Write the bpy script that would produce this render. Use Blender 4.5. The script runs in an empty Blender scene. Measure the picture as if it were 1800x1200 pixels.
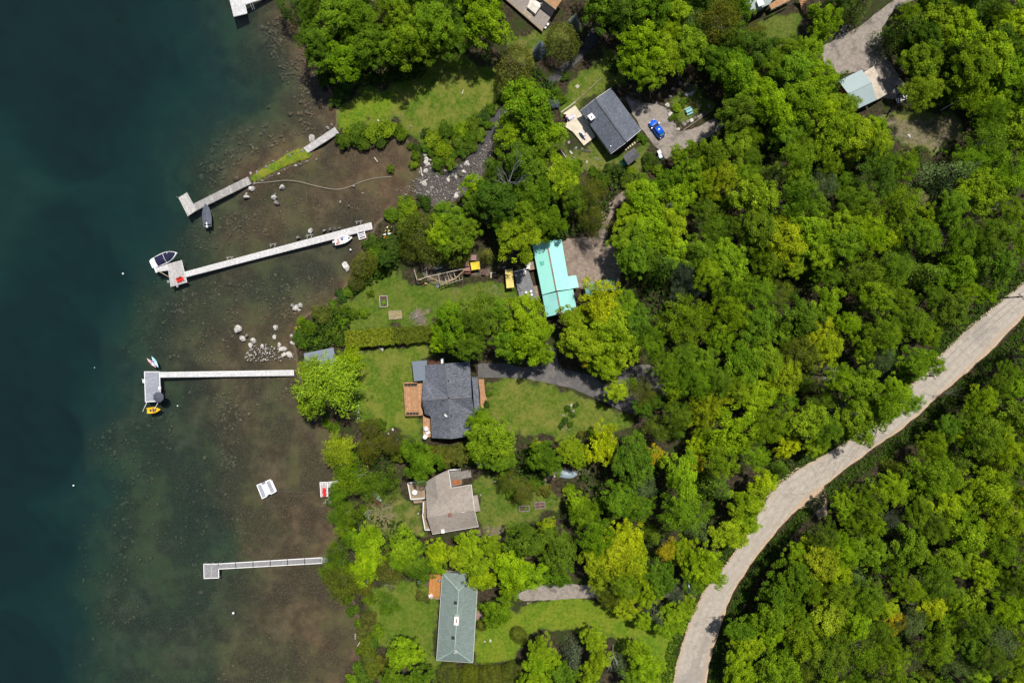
import bpy, bmesh, math, random
import numpy as np
from mathutils import Vector, Matrix, noise as mnoise
from mathutils.geometry import delaunay_2d_cdt
R = random.Random(7); NR = np.random.default_rng(11)
SC = bpy.context.scene; COL = SC.collection
rad = math.radians; PI = math.pi
CAM_H = 150.0

# ---------------------------------------------------------------- helpers
def P(px, py, z=0.0):
    """the world x, y seen at a place of the survey photograph for a point z metres above the lake"""
    k = (CAM_H - z) / CAM_H / 8.0
    return ((px - 900) * k, (600 - py) * k)
def link(o):
    COL.objects.link(o); return o
def mesh_obj(name, verts, faces, mat=None, parent=None, smooth=False):
    me = bpy.data.meshes.new(name); me.from_pydata([tuple(v) for v in verts], [], faces); me.update()
    if smooth: me.polygons.foreach_set('use_smooth', [True]*len(me.polygons))
    if mat: me.materials.append(mat)
    o = link(bpy.data.objects.new(name, me))
    if parent: o.parent = parent
    return o
def np_mesh(name, V, nper, mat=None, smooth=False):
    """a mesh of separate n-gons; V is (n*nper, 3)"""
    n = len(V)//nper; me = bpy.data.meshes.new(name)
    me.vertices.add(len(V)); me.vertices.foreach_set('co', np.ascontiguousarray(V, np.float32).ravel())
    me.loops.add(len(V)); me.loops.foreach_set('vertex_index', np.arange(len(V), dtype=np.int32))
    me.polygons.add(n); me.polygons.foreach_set('loop_start', np.arange(0, len(V), nper, dtype=np.int32))
    me.update(calc_edges=True); me.validate()
    if mat: me.materials.append(mat)
    return me
def np_faces_mesh(name, V, F, mat=None, smooth=True):
    k = F.shape[1]; me = bpy.data.meshes.new(name)
    me.vertices.add(len(V)); me.vertices.foreach_set('co', np.ascontiguousarray(V, np.float32).ravel())
    me.loops.add(F.size); me.loops.foreach_set('vertex_index', np.ascontiguousarray(F, np.int32).ravel())
    me.polygons.add(len(F)); me.polygons.foreach_set('loop_start', np.arange(0, F.size, k, dtype=np.int32))
    me.polygons.foreach_set('use_smooth', np.full(len(F), smooth))
    me.update(calc_edges=True)
    if mat: me.materials.append(mat)
    return me
class MB:
    def __init__(s): s.v = []; s.f = []
    def add(s, vs, fs):
        n = len(s.v); s.v += [tuple(v) for v in vs]; s.f += [[i+n for i in f] for f in fs]; return s
    def box(s, c, d, rz=0, rx=0, ry=0):
        m = Matrix.Translation(c) @ Matrix.Rotation(rz, 4, 'Z') @ Matrix.Rotation(ry, 4, 'Y') @ Matrix.Rotation(rx, 4, 'X')
        x, y, z = d[0]/2, d[1]/2, d[2]/2
        vs = [m @ Vector(p) for p in ((-x,-y,-z),(x,-y,-z),(x,y,-z),(-x,y,-z),(-x,-y,z),(x,-y,z),(x,y,z),(-x,y,z))]
        return s.add(vs, [[3,2,1,0],[4,5,6,7],[0,1,5,4],[1,2,6,5],[2,3,7,6],[3,0,4,7]])
    def beam(s, a, b, w, h=None):
        a = Vector(a); b = Vector(b); h = h or w; d = b-a; L = d.length
        if L < 1e-6: return s
        q = d.to_track_quat('X', 'Z'); m = Matrix.Translation((a+b)/2) @ q.to_matrix().to_4x4()
        x, y, z = L/2, w/2, h/2
        vs = [m @ Vector(p) for p in ((-x,-y,-z),(x,-y,-z),(x,y,-z),(-x,y,-z),(-x,-y,z),(x,-y,z),(x,y,z),(-x,y,z))]
        return s.add(vs, [[3,2,1,0],[4,5,6,7],[0,1,5,4],[1,2,6,5],[2,3,7,6],[3,0,4,7]])
    def prism(s, pts, z0, z1):
        n = len(pts); ar = sum(pts[i][0]*pts[(i+1)%n][1]-pts[(i+1)%n][0]*pts[i][1] for i in range(n))
        if ar < 0: pts = list(reversed(pts))
        vs = [(p[0], p[1], z0) for p in pts] + [(p[0], p[1], z1) for p in pts]
        return s.add(vs, [list(range(n-1,-1,-1)), list(range(n, 2*n))] + [[i,(i+1)%n,n+(i+1)%n,n+i] for i in range(n)])
    def tube(s, pts, r, n=8, r1=None, caps=True):
        pts = [Vector(p) for p in pts]; k = len(pts); vs = []; fs = []
        for i, p in enumerate(pts):
            d = (pts[min(i+1,k-1)]-pts[max(i-1,0)]).normalized(); u = d.orthogonal().normalized()
            ref = Vector((0,0,1)) if abs(d.z) < .9 else Vector((1,0,0)); u = d.cross(ref).normalized(); w = d.cross(u)
            rr = r if r1 is None else r + (r1-r)*i/max(1,k-1)
            vs += [p + (u*math.cos(2*PI*j/n) + w*math.sin(2*PI*j/n))*rr for j in range(n)]
        for i in range(k-1):
            for j in range(n): fs.append([i*n+j, (i+1)*n+j, (i+1)*n+(j+1)%n, i*n+(j+1)%n])
        if caps: fs += [list(range(n)), list(range(k*n-1, (k-1)*n-1, -1))]
        return s.add(vs, fs)
    def lathe(s, prof, c=(0,0,0), n=16):
        vs = []; fs = []
        for r, z in prof: vs += [(c[0]+r*math.cos(2*PI*j/n), c[1]+r*math.sin(2*PI*j/n), c[2]+z) for j in range(n)]
        for i in range(len(prof)-1):
            for j in range(n): fs.append([i*n+j, i*n+(j+1)%n, (i+1)*n+(j+1)%n, (i+1)*n+j])
        fs += [list(range(n-1,-1,-1)), list(range((len(prof)-1)*n, len(prof)*n))]
        return s.add(vs, fs)
    def loft(s, rings, cap=True):
        n = len(rings[0]); vs = [v for r in rings for v in r]; fs = []
        for i in range(len(rings)-1):
            for j in range(n): fs.append([i*n+j, i*n+(j+1)%n, (i+1)*n+(j+1)%n, (i+1)*n+j])
        if cap: fs += [list(range(n-1,-1,-1)), list(range((len(rings)-1)*n, len(rings)*n))]
        return s.add(vs, fs)
    def build(s, name, mat, parent=None, smooth=False, off=(0,0,0), bevel=0):
        vs = [(v[0]-off[0], v[1]-off[1], v[2]-off[2]) for v in s.v]
        o = mesh_obj(name, vs, s.f, mat, parent, smooth)
        bm = bmesh.new(); bm.from_mesh(o.data); bmesh.ops.recalc_face_normals(bm, faces=bm.faces)
        if bevel: bmesh.ops.bevel(bm, geom=bm.edges[:], offset=bevel, segments=1, affect='EDGES')
        bm.to_mesh(o.data); bm.free()
        return o
def tag(o, label=None, cat=None, group=None, kind=None):
    if label: o['label'] = label
    if cat: o['category'] = cat
    if group: o['group'] = group
    if kind: o['kind'] = kind
    return o
def thing(name, label, cat, loc=(0,0,0), rz=0, group=None):
    o = link(bpy.data.objects.new(name, None)); o.location = loc; o.rotation_euler = (0,0,rz); o.empty_display_size = .5
    return tag(o, label, cat, group)
def copy_tree(o, parent=None):
    c = o.copy(); COL.objects.link(c)
    if parent: c.parent = parent
    for ch in list(o.children): copy_tree(ch, c)
    return c

# ---------------------------------------------------------------- materials
def nodes(m):
    m.use_nodes = True; nt = m.node_tree; nt.nodes.clear(); return nt
class NT:
    def __init__(s, m): s.nt = nodes(m); s.out = s.n('ShaderNodeOutputMaterial')
    def n(s, t, **k):
        x = s.nt.nodes.new(t)
        for a, b in k.items(): setattr(x, a, b)
        return x
    def l(s, a, b): s.nt.links.new(a, b); return b
    def val(s, sock, v):
        if hasattr(v, 'is_output'): s.l(v, sock)
        else: sock.default_value = v
    def math(s, op, a, b=0.0, c=None, clamp=False):
        x = s.n('ShaderNodeMath', operation=op, use_clamp=clamp); s.val(x.inputs[0], a); s.val(x.inputs[1], b)
        if c is not None: s.val(x.inputs[2], c)
        return x.outputs[0]
    def mix(s, f, a, b, mode='MIX'):
        x = s.n('ShaderNodeMix', data_type='RGBA', blend_type=mode); s.val(x.inputs[0], f)
        s.val(x.inputs[6], a if hasattr(a,'is_output') else (*a[:3],1)); s.val(x.inputs[7], b if hasattr(b,'is_output') else (*b[:3],1))
        return x.outputs[2]
    def noise(s, vec, scale, detail=4, rough=.6, dist=0):
        x = s.n('ShaderNodeTexNoise'); x.inputs['Scale'].default_value = scale; x.inputs['Detail'].default_value = detail
        x.inputs['Roughness'].default_value = rough; x.inputs['Distortion'].default_value = dist
        if vec is not None: s.l(vec, x.inputs['Vector'])
        return x.outputs[0]
    def vor(s, vec, scale, feature='F1', rand=1.0):
        x = s.n('ShaderNodeTexVoronoi', feature=feature); x.inputs['Scale'].default_value = scale; x.inputs['Randomness'].default_value = rand
        s.l(vec, x.inputs['Vector']); return x
    def ramp(s, f, lo, hi, a=0.0, b=1.0):
        x = s.n('ShaderNodeMapRange', interpolation_type='SMOOTHSTEP'); s.val(x.inputs[0], f)
        for i, v in zip((1,2,3,4), (lo,hi,a,b)): s.val(x.inputs[i], v)
        return x.outputs[0]
    def pos(s): return s.n('ShaderNodeNewGeometry').outputs['Position']
    def obj(s): return s.n('ShaderNodeTexCoord').outputs['Object']
    def scalev(s, vec, sc):
        x = s.n('ShaderNodeMapping'); x.inputs['Scale'].default_value = sc; s.l(vec, x.inputs['Vector']); return x.outputs[0]
    def bsdf(s, col, rough=.8, spec=.3, metal=0, bump=None, bstr=.3, bdist=.05):
        b = s.n('ShaderNodeBsdfPrincipled'); s.val(b.inputs['Base Color'], col if hasattr(col,'is_output') else (*col[:3],1))
        s.val(b.inputs['Roughness'], rough); b.inputs['Specular IOR Level'].default_value = spec; b.inputs['Metallic'].default_value = metal
        if bump is not None:
            u = s.n('ShaderNodeBump'); u.inputs['Strength'].default_value = bstr; u.inputs['Distance'].default_value = bdist
            s.l(bump, u.inputs['Height']); s.l(u.outputs[0], b.inputs['Normal'])
        s.l(b.outputs[0], s.out.inputs[0]); return b
def mul(c, k): return tuple(x*k for x in c[:3])
def plain(name, c, rough=.6, var=.25, scale=3.0, spec=.3, metal=0, bstr=.15):
    m = bpy.data.materials.new(name); t = NT(m); v = t.pos()
    n = t.noise(v, scale, 5); n2 = t.noise(v, scale*.23, 3)
    f = t.ramp(t.math('ADD', t.math('MULTIPLY', n, .6), t.math('MULTIPLY', n2, .4)), .3, .7)
    t.bsdf(t.mix(f, mul(c, 1-var), mul(c, 1+var)), rough, spec, metal, n, bstr, .03); return m
def planks(name, c, var=.3, rough=.8):
    """boards: every separate board of the mesh takes its own tone, with weathering over it"""
    m = bpy.data.materials.new(name); t = NT(m); g = t.n('ShaderNodeNewGeometry')
    r = g.outputs['Random Per Island']; n = t.noise(g.outputs['Position'], 2.2, 6, .7); n2 = t.noise(g.outputs['Position'], .35, 3)
    a = t.mix(r, mul(c, 1-var), mul(c, 1+var)); a = t.mix(t.ramp(n, .35, .75), mul(c, .62), a)
    a = t.mix(t.math('MULTIPLY', t.ramp(n2, .45, .7), .35), a, mul(c, .55))
    t.bsdf(a, rough, .2, 0, n, .3, .02); return m
def shingles(name, c, var=.3, angle=0.0, patch=.3):
    m = bpy.data.materials.new(name); t = NT(m); v = t.pos()
    mp = t.n('ShaderNodeMapping'); mp.inputs['Rotation'].default_value = (0,0,angle); t.l(v, mp.inputs['Vector'])
    br = t.n('ShaderNodeTexBrick'); t.l(mp.outputs[0], br.inputs['Vector']); br.inputs['Scale'].default_value = 1.0
    for k, x in (('Brick Width',.42),('Row Height',.2),('Mortar Size',.014),('Bias',0.0)): br.inputs[k].default_value = x
    br.inputs['Color1'].default_value = (*mul(c,1-var),1); br.inputs['Color2'].default_value = (*mul(c,1+var),1); br.inputs['Mortar'].default_value = (*mul(c,.5),1)
    n = t.noise(v, 1.1, 6, .7); n2 = t.noise(v, .22, 4); n3 = t.noise(v, 7, 2)
    a = t.mix(t.math('MULTIPLY', t.ramp(n, .4, .8), .45), br.outputs[0], mul(c, 1.5))
    a = t.mix(t.math('MULTIPLY', t.ramp(n2, .42, .68), patch), a, mul(c, .45))
    a = t.mix(t.math('MULTIPLY', t.ramp(n3, .5, .75), .35), a, mul(c, 1.7))
    t.bsdf(a, .85, .25, 0, n3, .4, .03); return m
def metal_roof(name, c, angle, pitch=.45, dirt=.25):
    m = bpy.data.materials.new(name); t = NT(m); v = t.pos()
    mp = t.n('ShaderNodeMapping'); mp.inputs['Rotation'].default_value = (0,0,angle); t.l(v, mp.inputs['Vector'])
    sx = t.n('ShaderNodeSeparateXYZ'); t.l(mp.outputs[0], sx.inputs[0])
    fr = t.math('PINGPONG', sx.outputs[1], pitch/2); rib = t.ramp(fr, .0, .05, 1.0, 0.0)
    n = t.noise(v, .5, 5, .65); n2 = t.noise(t.scalev(mp.outputs[0], (.25,3,1)), 1.0, 4)
    a = t.mix(t.math('MULTIPLY', rib, .3), c, mul(c, .6))
    a = t.mix(t.math('MULTIPLY', t.ramp(n, .4, .75), dirt), a, mul(c, .55)); a = t.mix(t.math('MULTIPLY', t.ramp(n2,.5,.75), dirt*.7), a, mul(c, .6))
    t.bsdf(a, .5, .35, 0, rib, .5, .03); return m
def leaf_material(name, trans=.27, hv=.05, vv=.95):
    m = bpy.data.materials.new(name); t = NT(m); oi = t.n('ShaderNodeObjectInfo'); g = t.n('ShaderNodeNewGeometry')
    r = g.outputs['Random Per Island']; r2 = t.math('FRACT', t.math('MULTIPLY', r, 17.31))
    tc = t.n('ShaderNodeTexCoord'); loc = t.n('ShaderNodeVectorMath', operation='ADD'); t.l(tc.outputs['Object'], loc.inputs[0])
    cb = t.n('ShaderNodeCombineXYZ'); t.l(t.math('MULTIPLY', oi.outputs['Random'], 40.0), cb.inputs[0]); t.l(cb.outputs[0], loc.inputs[1])
    pn = t.noise(loc.outputs[0], 1.7, 3)
    h = t.n('ShaderNodeHueSaturation'); t.l(oi.outputs['Color'], h.inputs['Color'])
    t.l(t.math('ADD', t.math('MULTIPLY', t.math('SUBTRACT', t.math('ADD', t.math('MULTIPLY', r, .5), t.math('MULTIPLY', pn, 1.0)), .75), -hv), .5), h.inputs['Hue'])
    t.l(t.math('MULTIPLY', t.math('ADD', 1-vv/2, t.math('MULTIPLY', r2, vv)), t.ramp(pn, .33, .67, .72, 1.28)), h.inputs['Value'])
    d = t.n('ShaderNodeBsdfDiffuse'); tr = t.n('ShaderNodeBsdfTranslucent')
    t.l(h.outputs[0], d.inputs[0]); t.l(h.outputs[0], tr.inputs[0])
    mx = t.n('ShaderNodeMixShader'); mx.inputs[0].default_value = trans; t.l(d.outputs[0], mx.inputs[1]); t.l(tr.outputs[0], mx.inputs[2])
    t.l(mx.outputs[0], t.out.inputs[0]); return m

# ---------------------------------------------------------------- shoreline, terrain
SHORE_PX = [(480,-120),(500,-30),(506,5),(520,40),(537,80),(553,112),(568,140),(582,168),(590,190),(590,212),(588,228),(592,246),(612,262),(640,263),(664,256),
 (690,249),(712,246),(722,258),(720,276),(730,296),(742,306),(752,300),(768,316),(800,322),(822,322),(812,338),(795,352),(770,362),(742,352),(716,360),(695,372),(676,380),
 (660,392),(655,405),(650,425),(636,455),(628,470),(622,486),(606,500),(596,516),(572,536),(545,548),(522,565),(514,590),(518,620),(522,645),(530,680),(545,705),(560,735),(592,752),
 (590,775),(588,800),(592,838),(594,860),(604,890),(612,912),(610,940),(598,960),(596,1000),(606,1035),(622,1062),(630,1090),(632,1120),(630,1150),(626,1180),(612,1205),(605,1330)]
land = [(480*1-0,-4000)] ; land = [(480,-5000)] + SHORE_PX + [(605,7000),(9000,7000),(9000,-5000)]
LAND = np.array([P(*p) for p in land])
ISLE_PX = [(438,310),(452,300),(470,288),(488,279),(504,268),(520,260),(536,258),(548,262),(553,273),(545,281),(522,288),(500,297),(478,308),(460,318),(446,324),(440,320)]
ISLE = np.array([P(*p) for p in ISLE_PX])
def seg_dist(Q, poly):
    d = np.full(len(Q), 1e9)
    n = len(poly)
    for i in range(n):
        a = poly[i]; b = poly[(i+1)%n]; ab = b-a; L = (ab@ab)+1e-12
        t = np.clip(((Q-a)@ab)/L, 0, 1); d = np.minimum(d, np.hypot(*(Q-a-t[:,None]*ab).T))
    return d
def inside(Q, poly):
    r = np.zeros(len(Q), bool); n = len(poly); x, y = Q[:,0], Q[:,1]
    for i in range(n):
        x1, y1 = poly[i]; x2, y2 = poly[(i+1)%n]
        if y1 == y2: continue
        c = ((y1 > y) != (y2 > y)) & (x < (x2-x1)*(y-y1)/(y2-y1)+x1); r ^= c
    return r
def sdist(Q, poly): return np.where(inside(Q, poly), 1, -1)*seg_dist(Q, poly)
DEPTHS = np.array([(0,0,9),(150,150,9),(300,100,7.5),(380,40,6),(420,60,4.2),(445,110,3.8),(440,160,4.2),(465,60,2.4),(470,110,2.2),(350,200,5.8),(300,280,7),(280,350,6),(230,420,6),(150,500,8),(100,650,8.5),(60,800,9),(50,1000,9),(40,1180,9),(110,1180,3.2),
(520,100,.9),(505,60,1.0),(500,150,1.1),(525,200,.8),(560,195,.4),(575,170,.4),(490,200,1.6),(460,235,1.7),(410,245,1.8),(375,280,1.9),(440,270,1.5),(355,325,2.0),(400,330,1.2),(520,240,.7),(500,255,.6),
(335,420,2.1),(400,380,1.2),(500,360,.7),(600,350,.45),(690,300,.12),(650,290,.2),(700,340,.15),(300,440,3.0),(450,430,.6),(420,455,.7),(550,405,.35),(480,435,.35),(560,452,2.1),(500,474,2.1),(440,495,1.9),(380,515,1.5),(612,440,1.7),(330,540,1.5),(262,540,2.6),(232,600,2.7),(350,570,1.1),(450,560,.6),(590,480,.35),(500,600,.3),(540,510,.5),(400,620,.7),(300,620,1.5),(270,700,2.4),(340,720,2.2),(450,700,1.0),(520,690,.7),(545,780,.5),(480,780,.9),(395,740,.9),(400,700,1.0),(215,790,2.5),(165,800,3.4),(250,860,2.2),(325,790,2.4),(330,870,2.7),(345,950,2.6),(365,1060,2.2),(390,850,1.4),(450,880,.75),(540,900,.45),(480,960,.7),(560,940,.35),(180,950,2.8),(250,960,2.1),(130,1050,3.0),(200,1080,2.4),(300,1050,2.2),(420,1080,1.0),(520,1060,.6),(590,1100,.35),(450,1180,.9),(300,1180,2.1),(200,1180,2.5),(600,1180,.35),(100,960,5),(85,1060,5.5),(130,860,5),(150,700,5),(200,650,3.6),(190,560,5),(240,480,4.2),(70,1130,5.5)], float)
DXY = np.array([P(p[0],p[1]) for p in DEPTHS])
def vnoise(Q, s, seed=0):
    """smooth value noise"""
    q = Q/s + seed*13.7; i = np.floor(q).astype(np.int64); f = q-i; f = f*f*(3-2*f)
    def hsh(a, b): 
        v = np.sin(a*127.1 + b*311.7 + seed*74.7)*43758.5453; return v-np.floor(v)
    a, b = i[:,0], i[:,1]
    return (hsh(a,b)*(1-f[:,0])+hsh(a+1,b)*f[:,0])*(1-f[:,1]) + (hsh(a,b+1)*(1-f[:,0])+hsh(a+1,b+1)*f[:,0])*f[:,1]
def terrain(Q):
    Q = np.atleast_2d(np.asarray(Q, float)); d = sdist(Q, LAND); di = sdist(Q, ISLE)
    wsum = np.zeros(len(Q)); zs = np.zeros(len(Q))
    for (x, y), dep in zip(DXY, DEPTHS[:,2]):
        r2 = ((Q[:,0]-x)**2+(Q[:,1]-y)**2)/(6.0**2); w = np.exp(-r2)+2e-4/(1+r2*r2); wsum += w; zs += w*dep
    dep = zs/wsum; off = np.minimum(-d, -di)
    dep = np.minimum(dep, np.maximum(off, 0)*.22+.05*(off > 0))
    dep = dep*(1+.16*(vnoise(Q, 7, 1)-.5)+.12*(vnoise(Q, 2.5, 2)-.5))
    dl = np.maximum(d, 0); up = .8*(1-np.exp(-dl/2.5)) + .014*np.minimum(dl, 160)
    ui = .5*(1-np.exp(-np.maximum(di, 0)/.45))
    return np.where(d > 0, up, np.where(di > 0, ui, -dep))
def gz(x, y): return float(terrain([(x, y)])[0])
def PG(px, py, up=0.0):
    """a place of the photograph on the ground (plus up metres) -> x, y, ground z"""
    z = 1.0
    for _ in range(3):
        x, y = P(px, py, z+up); z = max(gz(x, y), 0.0)
    return x, y, z
def PGS(pts): return [PG(*p) for p in pts]
# ---------------------------------------------------------------- ground sheet
LAWNS = [  # outline in photograph places, richness 0..1, dryness 0..1
 ([(592,196),(606,178),(640,160),(690,150),(735,115),(770,98),(810,96),(860,112),(900,140),(905,165),(880,190),(860,215),(835,240),(790,262),(745,255),(720,240),(690,215),(650,212),(615,222),(596,228)], .55,.55),
 ([(594,200),(640,172),(690,165),(700,195),(640,212),(600,226)], 1.0,.3),
 ([(985,185),(1000,160),(1045,110),(1075,85),(1095,92),(1092,150),(1050,165),(1020,192),(995,200)], .5,.5),
 ([(985,240),(1000,262),(1030,262),(1050,245),(1080,290),(1060,306),(1010,300),(985,280)], .35,.6),
 ([(1080,285),(1130,255),(1160,275),(1120,310),(1090,320)], .3,.5),
 ([(560,598),(585,560),(620,520),(650,480),(690,470),(740,500),(800,500),(850,488),(905,500),(915,530),(880,548),(800,548),(760,572),(700,575),(610,588)], .45,.25),
 ([(545,600),(575,565),(600,530),(625,515),(610,575),(570,605)], .6,.2),
 ([(628,612),(740,606),(765,620),(740,640),(745,730),(735,765),(700,760),(650,745),(625,740),(612,700)], .6,.45),
 ([(845,668),(890,668),(960,674),(1010,692),(1060,715),(1098,728),(1108,750),(1080,770),(980,768),(900,756),(850,735)], .5,.55),
 ([(640,870),(700,860),(745,890),(745,935),(690,950),(640,930)], .25,.8),
 ([(835,850),(850,830),(900,830),(960,850),(990,880),(980,905),(930,910),(890,935),(850,935),(840,905)], .4,.5),
 ([(655,1035),(700,1015),(770,1020),(768,1170),(690,1170),(655,1120),(645,1080)], .55,.25),
 ([(835,1055),(905,1070),(930,1055),(1030,1050),(1110,1070),(1190,1095),(1190,1140),(1180,1220),(1100,1220),(1080,1130),(1000,1108),(940,1110),(905,1165),(835,1168)], 1.0,.35),
 ([(1335,40),(1370,20),(1405,30),(1410,70),(1380,90),(1350,85)], .35,.3),
 ([(895,70),(930,45),(960,50),(1000,30),(1010,60),(960,100),(935,120),(905,105)], .3,.65),
 ([(1196,168),(1225,162),(1247,190),(1222,208),(1202,217),(1187,206),(1185,180)], .45, .6),
 ([(1540,215),(1600,190),(1690,205),(1700,240),(1640,265),(1570,250)], .25,.8),
]
BARE = [
 ([(985,425),(1050,418),(1085,440),(1100,470),(1085,515),(1020,505)], 1),
 ([(1030,500),(1100,480),(1140,510),(1130,540),(1050,540)], .4),
 ([(640,880),(690,870),(700,930),(650,925)], .5),
 ([(900,820),(1030,815),(1045,835),(960,850),(900,840)], .6),
 ([(1196,146),(1222,150),(1222,166),(1200,166)], .5),
 ([(1085,170),(1130,165),(1140,200),(1110,195)], .6),
 ([(740,455),(860,455),(870,490),(740,500)], .55),
 ([(790,500),(815,500),(815,520),(790,520)], .6),
 ([(840,495),(880,490),(885,520),(845,515)], .4),
 ([(1430,75),(1600,0),(1600,-20),(1500,40),(1590,150),(1600,190),(1540,180),(1440,130)], .4),
 ([(988,742),(1000,706),(1016,700),(1018,720),(1004,752),(990,755)], .55),
 ([(1550,205),(1690,205),(1700,245),(1640,265),(1560,250)], .55),
 ([(790,130),(812,128),(806,150),(795,180),(782,180),(790,150)], .55),
 ([(730,545),(752,545),(752,572),(735,572)], .8),
 ([(1400,880),(1445,850),(1452,900),(1420,905)], .8),
 ([(840,925),(890,925),(890,950),(830,950)], .6),
 ([(1130,640),(1185,650),(1170,700),(1110,720)], .3),
]
FLOOR_Q = None
def wpoly(pts): return np.array([PG(*p)[:2] for p in pts])
def smooth(x, a, b):
    t = np.clip((x-a)/(b-a), 0, 1); return t*t*(3-2*t)
def zone_of(Q):
    lawn = np.zeros(len(Q)); rich = np.zeros(len(Q)); dry = np.zeros(len(Q)); bare = np.zeros(len(Q))
    wob = (vnoise(Q, 3, 5)-.5)*2.6+(vnoise(Q, 1.0, 6)-.5)*1.4
    for pts, ri, dr in LAWNS:
        w = smooth(sdist(Q, wpoly(pts))+wob, -1.2, 1.2); lawn = np.maximum(lawn, w); rich = rich*(1-w)+ri*w; dry = dry*(1-w)+dr*w
    for pts, k in BARE:
        w = smooth(sdist(Q, wpoly(pts))+wob, -1.2, 1.4)*k; bare = np.maximum(bare, w)
    w = smooth(sdist(Q, ISLE), .1, .6); lawn = np.maximum(lawn, w); rich = np.where(w > .1, 1.0, rich); dry = np.where(w > .1, .85, dry)
    return lawn, rich, dry, bare
def axis(lo, hi, step, far):
    a = list(np.arange(lo, hi+step/2, step)); g = step; x = a[-1]; y = a[0]; out = []; pre = []
    while x < far: g *= 1.5; x += g; out.append(x); y -= g; pre.append(y)
    return np.array(pre[::-1]+a+out)
def build_ground():
    xs = axis(-128, 128, .55, 700); ys = axis(-86, 86, .55, 700)
    X, Y = np.meshgrid(xs, ys); Q = np.stack([X.ravel(), Y.ravel()], 1); z = terrain(Q)
    nx, ny = len(xs), len(ys); i = np.arange(nx*ny).reshape(ny, nx)
    F = np.stack([i[:-1,:-1], i[:-1,1:], i[1:,1:], i[1:,:-1]], -1).reshape(-1, 4)
    lawn, rich, dry, bare = zone_of(Q)
    z = z + np.where(z > .3, (vnoise(Q, 4, 8)-.5)*.06, 0)
    me = np_faces_mesh('ground', np.column_stack([Q, z]), F, MAT['ground'])
    ca = me.color_attributes.new('zone', 'FLOAT_COLOR', 'POINT')
    ca.data.foreach_set('color', np.stack([lawn, rich, dry, bare], 1).astype(np.float32).ravel())
    o = link(bpy.data.objects.new('ground', me)); tag(o, 'brown and grassy ground running down under the lake', None, None, 'structure'); return o
def ground_material():
    m = bpy.data.materials.new('ground'); t = NT(m); v = t.pos(); a = t.n('ShaderNodeVertexColor', layer_name='zone')
    sp = t.n('ShaderNodeSeparateColor'); t.l(a.outputs['Color'], sp.inputs[0]); lawn, rich, dry = sp.outputs; bare = a.outputs['Alpha']
    s3 = t.n('ShaderNodeSeparateXYZ'); t.l(v, s3.inputs[0]); z = s3.outputs[2]
    n1 = t.noise(v, .35, 5, .65); n2 = t.noise(v, 1.6, 5, .7); n3 = t.noise(v, 6, 3, .7); n4 = t.noise(v, .09, 3)
    litter = t.mix(t.ramp(n2, .35, .7), (.022,.017,.010), (.075,.058,.036)); litter = t.mix(t.ramp(n1, .45, .65), litter, (.030,.045,.010))
    g1 = t.mix(rich, (.062,.100,.014), (.120,.205,.010)); g2 = t.mix(rich, (.030,.054,.010), (.062,.120,.008))
    gr = t.mix(t.ramp(n2, .3, .7), g2, g1)
    thatch = t.mix(rich, (.155,.138,.055), (.215,.215,.024))
    df = t.math('MULTIPLY', t.ramp(t.math('ADD', t.math('MULTIPLY', n1, .7), t.math('MULTIPLY', n2, .3)), .38, .64), t.math('ADD', t.math('MULTIPLY', dry, 1.25), .1), clamp=True)
    gr = t.mix(df, gr, thatch); gr = t.mix(t.math('MULTIPLY', t.ramp(n3, .5, .8), .4), gr, (.035,.055,.008))
    le = t.ramp(t.math('ADD', lawn, t.math('MULTIPLY', t.math('SUBTRACT', n2, .5), .5)), .25, .7)
    col = t.mix(le, litter, gr)
    soil = t.mix(t.ramp(n2, .3, .7), (.115,.085,.062), (.24,.185,.145)); soil = t.mix(t.ramp(n1, .4, .7), soil, (.16,.125,.10))
    be = t.ramp(t.math('ADD', bare, t.math('MULTIPLY', t.math('SUBTRACT', n2, .5), .7)), .3, .75); col = t.mix(be, col, soil)
    # damp sandy rim, then the lake bed
    rim = t.ramp(z, .06, .22, 1, 0); col = t.mix(t.math('MULTIPLY', rim, .7), col, t.mix(n2, (.10,.075,.055), (.22,.16,.11)))
    cell = t.vor(v, 1.5); c2 = t.vor(v, 3.4)
    mud = t.mix(t.ramp(n1, .3, .7), (.072,.045,.024), (.146,.096,.054)); mud = t.mix(t.math('MULTIPLY', t.ramp(n4, .44, .58), .75), mud, (.105,.090,.038))
    mud = t.mix(t.math('MULTIPLY', t.ramp(n2, .45, .75), .5), mud, (.060,.045,.030))
    peb = t.mix(t.ramp(c2.outputs['Distance'], .1, .5), (.145,.10,.065), (.04,.028,.018))
    pf = t.math('MULTIPLY', t.ramp(t.noise(v, .12, 4), .42, .58), .7); mud = t.mix(pf, mud, peb)
    mud = t.mix(t.ramp(z, -7, -1.8, .75, 0), mud, (.055,.085,.085))
    col = t.mix(t.ramp(z, -.08, .06, 1, 0), col, mud)
    t.bsdf(col, .95, .1, 0, t.math('ADD', n3, n2), .5, .12); return m
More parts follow.
